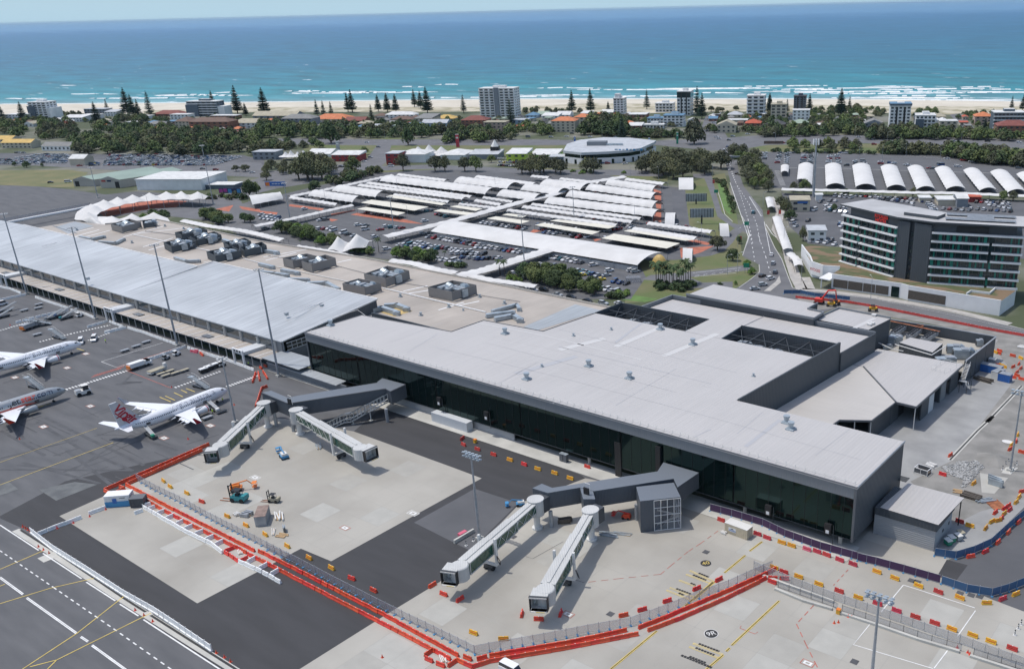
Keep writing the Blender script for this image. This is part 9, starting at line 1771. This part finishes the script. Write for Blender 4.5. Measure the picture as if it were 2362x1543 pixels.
def boom(k,x,y,an,mt,label,s_=1.0):
 r=base('boom_lift',label,'boom lift',k,x,y,an,'boom lifts');m=MB();m.box((0,0,.7*s_),(2.6*s_,1.8*s_,.6*s_),mt);m.box((.2*s_,0,1.3*s_),(2.0*s_,1.4*s_,.6*s_),J2 if mt=='sky_blue' else mt);Pl('body',m,r);m.tube((.8*s_,0,1.7*s_),(-2.6*s_,0,2.3*s_),.17*s_,mt);m.tube((-2.6*s_,0,2.3*s_),(-3.6*s_,0,1.2*s_),.12*s_,mt);Pl('arm',m,r)
 m.box((-4.1*s_,0,.55*s_),(1.0*s_,1.5*s_,.1),mt)
 for a in (-4.6,-3.6):
  for b in (-.7,.7):m.tube((a*s_,b*s_,.5*s_),(a*s_,b*s_,1.5*s_),.04,mt,n=4)
 m.box((-4.1*s_,0,1.5*s_),(1.05*s_,1.5*s_,.06),mt);Pl('basket',m,r);wheels(m,2.4*s_,1.8*s_,.42*s_);Pl('wheels',m,r)
boom(E2,810,930,-.3,'sky_blue','blue boom lift folded down between the left jet bridges',1.05);boom(G3,330,255,.9+pi,'orange','orange boom lift behind the teal forklift',1.1);boom(E3,1560,790,.3,'barrier_red','red lift machine parked under the right dark walkway',.8);boom(E3,740,690,.8,'sky_blue','blue machine behind the rotunda of the third jet bridge',.8)
def container(k,x,y,an,L,W,h,mt,label,roof=None,nm='shipping_container',cat='container',door=None):
 r=base(nm,label,cat,k,x,y,an,'site boxes and containers');m=MB();m.box((0,0,h/2),(L,W,h),mt);Pl('box',m,r);m.box((0,0,h+.04),(L+.1,W+.1,.1),roof or mt);Pl('roof',m,r);m=MB()
 for j in range(int(L/.6)):m.box((-L/2+.3+j*.6,-W/2-.03,h/2),(.12,.07,h*.86),mt);m.box((-L/2+.3+j*.6,W/2+.03,h/2),(.12,.07,h*.86),mt)
 m.box((L/2+.04,0,h/2),(.06,.06,h*.9),J3);m.box((L/2+.04,.5,h/2),(.05,.05,h*.9),J3);m.box((L/2+.04,-.5,h/2),(.05,.05,h*.9),J3);Pl('ribs_and_door',m,r); return r
mat('cont_cream',(.58,.50,.36),.6,var=.1);mat('cont_rust',(.26,.19,.16),.9,var=.3,scale=.7)
r=container(G6,355,175,-.05,6.1,2.5,2.5,'cont_cream','cream shipping container with a white sign in front of the glass wall',J2);m=MB();m.box((-.9,-1.36,1.35),(2.0,.04,1.0),J1);[m.box((-1.6+j*.26,-1.39,1.15+.03*(j%2)),(.17,.03,.24),'blue') for j in range(7)];m.poly([(-1.5,-1.395,1.45),(-.3,-1.395,1.45),(-.9,-1.395,1.72)],J8);Pl('sign',m,r)
container(G3,635,600,-.75,5.6,2.6,2.6,J3,'grey container with a rusty brown roof on the left stand','cont_rust')
r=container(F1,970,215,.75,6,3,3.0,J1,'white hut with a blue base at the corner of the red lines',J1,'site_hut','hut');m=MB();m.box((0,-1.56,.75),(6.05,.08,1.5),'sky_blue');m.box((-3.04,0,.75),(.08,3.05,1.5),'sky_blue');m.box((-.6,-1.6,1.7),(1.0,.08,1.3),'blue');m.box((1.4,-1.57,2.4),(1.4,.05,.15),J6);Pl('blue_cladding',m,r)
container(F1,1120,225,.75,3.4,2.6,2.4,J6,'dark grey metal box beside the blue and white hut',J5,'site_box','metal box')
container(G1,1000,350,-.1,7,2.5,2.5,'blue','long blue site office with a grey roof beyond the plant yard wall',J3);container(G1,1140,440,-.1,4,2.5,2.5,'blue','short blue container at the end of the site offices',J3);container(G1,1070,410,1.3,4.5,2.5,2.5,J2,'pale middle container joining the two blue ones',J3);container(G1,1010,280,0,2.2,2,2.3,J3,'small grey cabinet behind the blue site office',J2)
def junk(k,x,y,mt,dims,label,an=0.0,nm='material_stack',n_=4):
 r=base(nm,label,'building material',k,x,y,an,'site materials');rj_=random.Random(int(x+y));m=MB()
 for j in range(n_):m.box((rj_.uniform(-.15,.15)*dims[0],(j/max(1,n_-1)-.5)*dims[1],dims[2]*(.5+.2*rj_.random())),(dims[0],dims[1]/n_*.8,dims[2]),mt,rz=rj_.uniform(-.12,.12))
 Pl('stack',m,r);m.box((0,0,.06),(dims[0]*.8,dims[1]*1.05,.12),'wood');Pl('pallet',m,r)
for a in [(G3,330,540,J2,(1.3,1,.6),'pale block pile beside a yellow barrier on the left stand'),(G3,450,545,J3,(2.2,1.8,.9),'grey crate stack left of the rusty roofed container',.3),(G3,815,560,J2,(4.0,1.6,.5),'white sheet pile right of the rusty roofed container',-.5),(G3,880,720,'galv',(1.8,.5,1.2),'leaning grey panels right of the rusty container',-.6),(G3,750,735,J2,(3.2,.6,.25),'flat white boards in front of the rusty container',-.6),(G3,850,775,'wood',(2.5,1.5,.2),'light timber sheet in front of the rusty container',.4),(E2,1125,832,'galv',(3.4,1.2,.4),'long grey bundle on the concrete under the second jet bridge',-.4),(F3,1400,115,'galv',(4.5,1.6,.3),'grey steel lengths beside the rightmost rotunda',.35),(F3,1520,112,'galv',(4.5,1,.2),'flat grey rails right of the steel lengths',.3),(E3,1085,820,'slats',(3.0,1.4,1.0),'brown scaffold trolley between the right jet bridges',.9),(E3,2310,905,J2,(1.4,.9,.4),'small white slab pile left of the cream container'),(G2,470,365,'slats',(4.6,2.2,.6),'timber and steel pile behind the annex',-.1),(G2,375,325,'wood',(2.2,1.6,.2),'tan plywood sheet behind the annex',.2),(G2,590,400,'galv',(4.2,1.3,.4),'grey steel beams beside the rust plate',.9),(G2,660,265,'galv',(3.6,1.4,1.6),'grey tipped skip frame in the works yard',-.2),(G2,155,120,J2,(2.4,1.8,.5),'pale frame pile beside the white cage',-.2),(G1,920,440,'slats',(5.5,1.6,.8),'scrap heap in front of the blue site office',-.2),(G1,1320,95,J2,(3,2.4,.4),'white panels at the right edge beyond the yard'),(F2,1465,1455,J2,(2.6,.9,.3),'white pipes inside the bottom red box',-.5),(F1,1925,605,J2,(2.2,.8,.3),'white pipes inside the small red box',-.5)]:junk(*a)
r=base('rust_plate','rust brown steel plate lying on the yard asphalt','steel plate',G2,670,428,-.75);m=MB();m.box((0,0,.08),(4.4,3.4,.1),'rust');Pl('plate',m,r)
r=base('site_cage','open topped cage with white rails standing on the gravel yard','cage',G2,88,175,-.1);m=MB()
for a in (-1.8,0,1.8):
 for b in (-1.2,1.2):m.box((a,b,.8),(.14,.14,1.6),J1)
for b in (-1.2,1.2):m.box((0,b,1.55),(3.7,.14,.14),J1);m.box((0,b,.1),(3.7,.14,.14),J1)
for a in (-1.8,1.8):m.box((a,0,1.55),(.14,2.4,.14),J1)
Pl('frame',m,r);m.box((0,0,.3),(3.5,2.3,.5),'slats');m.box((0,-1.15,.8),(3.5,.05,1.3),J5);m.box((0,1.15,.8),(3.5,.05,1.3),J5);Pl('lining',m,r)
for i,(k,x,y,mt_,lb) in K2(((G2,290,745,'green','green wheeled skip with a pale lid at the annex wall, front one'),(G2,318,720,'green','green wheeled skip with a pale lid at the annex wall, rear one'),(G2,372,705,'galv','grey wheeled skip at the annex wall, front one'),(G2,390,680,'galv','grey wheeled skip with a tan lid at the annex wall, rear one'))):
 r=base('skip_bin',lb,'skip bin',k,x,y,-.6,'skip bins');m=MB();m.prism([(-.8,-.6),(.8,-.6),(.8,.6),(-.8,.6)],.2,1.25,mt_);Pl('bin',m,r);m.box((0,0,1.32),(1.75,1.35,.12),J2 if i<3 else 'tile_beige',ry=.06);Pl('lid',m,r)
rb=MB();rr_=random.Random(8);RP=[tuple(p[:2]) for p in gs(G2,[(240,130),(370,90),(520,80),(580,130),(520,190),(430,290),(380,290),(420,230),(300,190)])]
xs=[p[0] for p in RP];ys=[p[1] for p in RP]
for j in range(2600):
 p=(rr_.uniform(min(xs),max(xs)),rr_.uniform(min(ys),max(ys)))
 if inside(p,RP):s_=rr_.uniform(.15,.5);rb.box((p[0],p[1],s_*.3),(s_,s_*rr_.uniform(.5,1),s_*.6),'rubble',rz=rr_.uniform(0,3),ry=rr_.uniform(-.5,.5))
S('rubble',rb,'grey heap of broken concrete pieces behind the annex','rubble',kind='stuff',loc=(0,0,0))
m=MB();c=g(G2,670,75);n_=16
for i in range(3):
 for j in range(n_):
  def q(a,b):rr=(5.5,3.6,1.6,0)[a]*(1+.12*sin(b*2.1)); return (c.x+rr*cos(2*pi*b/n_),c.y+rr*.8*sin(2*pi*b/n_),(0,.5,1.1,1.4)[a])
  m.add([q(i,j),q(i,(j+1)%n_),q(i+1,(j+1)%n_),q(i+1,j)],[(0,1,2,3)],'rough_ground')
m.sm=True;S('earth_mound',m,'low pale mound of spoil beside the right edge mast','mound')
dr=MB()
for k,pts in ((G1,[(1320,495),(960,870)]),(E4,[(2110,0),(1990,110),(1775,338)])):dr.strip(gs(k,pts),1.3,.06,J9);dr.strip(gs(k,pts),.45,.066,'black_paint')
dr.poly([(p.x,p.y,.05) for p in gs(G2,[(545,175),(770,215),(660,340),(560,330)])],'slab');dr.poly([(p.x,p.y,.08) for p in gs(G2,[(760,120),(850,135),(790,190),(715,175)])],J9);c=g(E4,2220,198);dr.poly([(c.x+1.5*cos(i/3),c.y+1.1*sin(i/3),.09) for i in range(19)],J2);S('yard_slabs',dr,kind='structure')
m_=mast(G2,(785,155),-300,'steel light mast standing among striped bollards at the right edge',z=22,r0=.3,big=True)
cn=T('traffic_cone','x','cone');m=MB();m.lathe([(0,.22),(.75,.04)],'barrier_red',axis='z',n=8);m.box((0,0,.03),(.5,.5,.06),'barrier_red');Pl('cone',m,cn);m.lathe([(.35,.135),(.52,.09)],J1,axis='z',n=8);Pl('band',m,cn)
CL=[(F1,185,400),(F1,205,412),(F1,225,425),(F1,245,438),(F1,310,560),(F1,350,585),(F1,395,612),(F1,1085,1068),(F1,1155,1110),(F1,1225,1158),(F1,1735,1410),(F1,1800,1445),(F1,1848,1480),(F2,980,1445),(F1,590,370),(F1,460,412),(F1,720,318),(F1,850,262),('P',1580,890),('P',2240,400),(G4,897,545),(G4,98,460),(F4,1005,735),(F4,1035,730),(F4,1885,910),(F4,1960,945),(F4,1975,960),(E1,180,1075),(E1,1105,835),(E1,1560,605),(G6,1130,300),(F4,1130,695),(F4,1105,690)]
for i,(k,x,y) in K2(CL):
 p=g(k,x,y);lb='red and white marker cone, %s from the left on the aprons'%nth(sorted(range(len(CL)),key=lambda j:px(g(*CL[j]))[0]).index(i))
 if i==0:cn.location=p;cn['label']=lb;cn['group']='marker cones'
 else:dup(cn,p,0,lb,'marker cones')
bp_=T('striped_bollard','x','bollard');m=MB();
for j in range(5):m.lathe([(j*.25,.12),(j*.25+.25,.12)],J1 if j%2 else J8,axis='z',n=8)
Pl('post',m,bp_);m.box((0,0,.05),(.6,.6,.1),J2);Pl('base',m,bp_)
BL=[(F4,1815,240),(F4,1815,265),(G2,770,95),(G2,748,115),(G2,725,150),(G2,835,110),(G2,820,140),(G2,790,175),(E3,320,1000),(E3,376,965),(F4,2340,745),(F4,2320,775),(F4,2295,820)]
for i,(k,x,y) in K2(BL):
 p=g(k,x,y);lb='black and white striped bollard, '+['at the fence corner by the annex, upper','at the fence corner by the annex, lower'][i] if i<2 else 'black and white striped bollard, %s round the right edge mast or lane'%nth(i-2)
 if 8<=i<10:lb='striped bollard at the mast between the stands, '+('left one' if i==8 else 'right one')
 if i==0:bp_.location=p;bp_['label']=lb;bp_['group']='striped bollards'
 else:dup(bp_,p,0,lb,'striped bollards')
m=MB();a,b=g(E3,228,985),g(E3,380,895);m.wall([a,b],.5,0,.95,J9);S('concrete_barrier',m,'long pale concrete barrier beside the mast between the stands','barrier')
m=MB();a,b=g(E3,265,930),g(E3,320,900);m.wall([a,b],1.0,0,.7,'barrier_pink');S('pink_cover',m,'pink plastic cover behind the long concrete barrier','cover')
r=base('hydrant_box','yellow service box at the kerb in front of the glass wall','box',E3,390,205,0);m=MB();m.box((0,0,.5),(.8,.8,1),'barrier_yellow');Pl('box',m,r);m.box((0,0,1.05),(.9,.9,.1),'orange');Pl('lid',m,r)
r=base('cabinet','pair of grey site toilets by the glass front','toilet cabin',E3,1078,350,0);m=MB();m.box((-.65,0,1.15),(1.1,1.1,2.3),J5);m.box((.65,0,1.15),(1.1,1.1,2.3),J5);Pl('cabins',m,r);m.box((0,0,2.35),(2.5,1.2,.12),'galv');Pl('roofs',m,r)
r=base('parked_van','white van cut by the bottom edge of the picture','van',F2,2015,1570,.0);q=car_geo('van','car_white');Pl('body',q,r);m=MB();m.box((-.3,0,2.15),(3.4,1.55,.08),J1);Pl('roof',m,r)
r=base('waste_bin','yellow bin beside the gate gap of the low fence','bin',F4,1035,665,0);m=MB();m.box((0,0,.5),(.8,.8,1),'barrier_yellow');Pl('bin',m,r);m.box((0,0,1.04),(.85,.85,.08),'orange');Pl('lid',m,r)
ex=base('excavator','orange red excavator with a raised bent arm behind the rear roofs','excavator',F5,500,240,.2);m=MB();m.box((0,0,1.7),(3.4,2.4,1.3),'barrier_red');m.box((.9,.7,2.7),(1.3,1.0,1.2),'car_glass');Pl('cab',m,ex);m.tube((1.2,-.3,2.4),(3.6,-.3,6.0),.32,'barrier_red');m.tube((3.6,-.3,6.0),(6.6,-.3,6.4),.28,'barrier_red');m.tube((6.6,-.3,6.4),(7.2,-.3,2.4),.24,'barrier_red');Pl('arm',m,ex);m.box((7.0,-.3,1.8),(1.1,1.2,1.1),J4,ry=.3);Pl('bucket',m,ex);m=MB()
for s_ in (-1.1,1.1):m.box((0,s_,.5),(4,.6,.9),'rubber')
Pl('tracks',m,ex)
for i,(x,y,mt_,lb) in K2(((610,265,'barrier_yellow','yellow roller beside the excavator'),(990,310,'barrier_yellow','yellow machine at the dark red road line'),(650,250,'orange','orange machine behind the yellow roller'))):
 r=base('road_roller',lb,'roller',F5,x,y,.4,'road works machines');m=MB();m.box((0,0,1.3),(3,1.6,.9),mt_);Pl('body',m,r);m.box((-.2,0,2.6),(1.6,1.5,.12),J8);[m.tube((a,b,1.6),(a,b,2.6),.05,J8,n=4) for a in (-.9,.5) for b in (-.7,.7)];Pl('canopy',m,r);m.tube((1.3,-.8,.65),(1.3,.8,.65),.65,J4,n=14);m.tube((-1.3,-.8,.65),(-1.3,.8,.65),.65,J4,n=14);Pl('drums',m,r)
sheet('works_strip',[gs(F5,[(300,190),(560,215),(950,268),(1400,358),(2362,545),(2362,620),(2100,560),(1600,440),(1150,360),(680,270),(480,300),(380,250)])],MATS['rough_ground'],.055)
fence(F5,[(180,150),(330,150),(460,175),(780,210)],1.8,'fence_blue','blue screened fence along the hotel corner road works',sp=3)
m=MB();[m.strip(gs(G1,[(1344,480),(1000,820)]),3,.045,'rough_ground')];
r=base('wire_cage','grey wire cage beside the lawn at the taxi lot','cage',D3,1025,985,.7);m=MB();m.box((0,0,1.1),(6.5,4,2.2),'fence_mesh');Pl('mesh',m,r);[m.tube((a,b,0),(a,b,2.25),.06,J3,n=4) for a in (-3.2,-1,1,3.2) for b in (-2,2)];Pl('posts',m,r)
sl_=T('street_lamp','x','street lamp');m=MB();m.tube((0,0,0),(0,0,9),.11,J3,.07,n=6);Pl('pole',m,sl_);m.tube((0,0,9),(1.6,0,9.6),.06,J3,n=5);m.box((2.0,0,9.6),(.9,.3,.14),J2);Pl('lamp_head',m,sl_)
SL=[(D3,1880,920),(D3,1972,905),(D3,2205,310),(D3,1975,670),(C3,1745,905),(C3,1000,900),(C3,1255,930),(C4,1075,735),(C4,862,735),(C4,1600,745),(C4,1790,740),(C4,2245,770),(C4,105,600),(C4,825,540),(C4,1120,590),(C4,1790,590),(C4,1290,710),(D4,340,900),(D4,180,580),(C2,1135,560),(C2,560,590),(C3,745,540),(C3,65,540),(C3,1330,520),(C3,2315,600),(D4,970,1060),(D2,595,345),(D2,1345,510),(D2,540,490),(D3,1645,610),(D3,1040,430),(D2,1250,250),(D2,2140,240),(C1,1355,1200),(C1,1860,1190)]
so_=sorted(range(len(SL)),key=lambda i:px(g(*SL[i]))[0])
for i,(k,x,y) in K2(SL):
 lb='thin grey street lamp, %s from the left'%nth(so_.index(i));a_=random.Random(i).uniform(0,6.28)
 if i==0:sl_.location=g(k,x,y);sl_['label']=lb;sl_['group']='street lamps'
 else:dup(sl_,g(k,x,y),a_,lb,'street lamps')
mb=MB();mb.bx(-88000,88000,-88000,88000,-3.2,122,J1);hz=S('haze',mb,'thin pale sea haze over the whole view','haze',kind='stuff',loc=(0,0,0));hm=bpy.data.materials.new('haze');hm.use_nodes=True;n=hm.node_tree.nodes;n.remove(n['Principled BSDF'])
pv=n.new('ShaderNodeVolumePrincipled');dv(pv,'Color',(.62,.84,1,1));dv(pv,'Density',1.6e-5);dv(pv,'Anisotropy',.1);hm.node_tree.links.new(pv.outputs[0],n['Material Output'].inputs['Volume']);hz.data.materials.clear();hz.data.materials.append(hm)
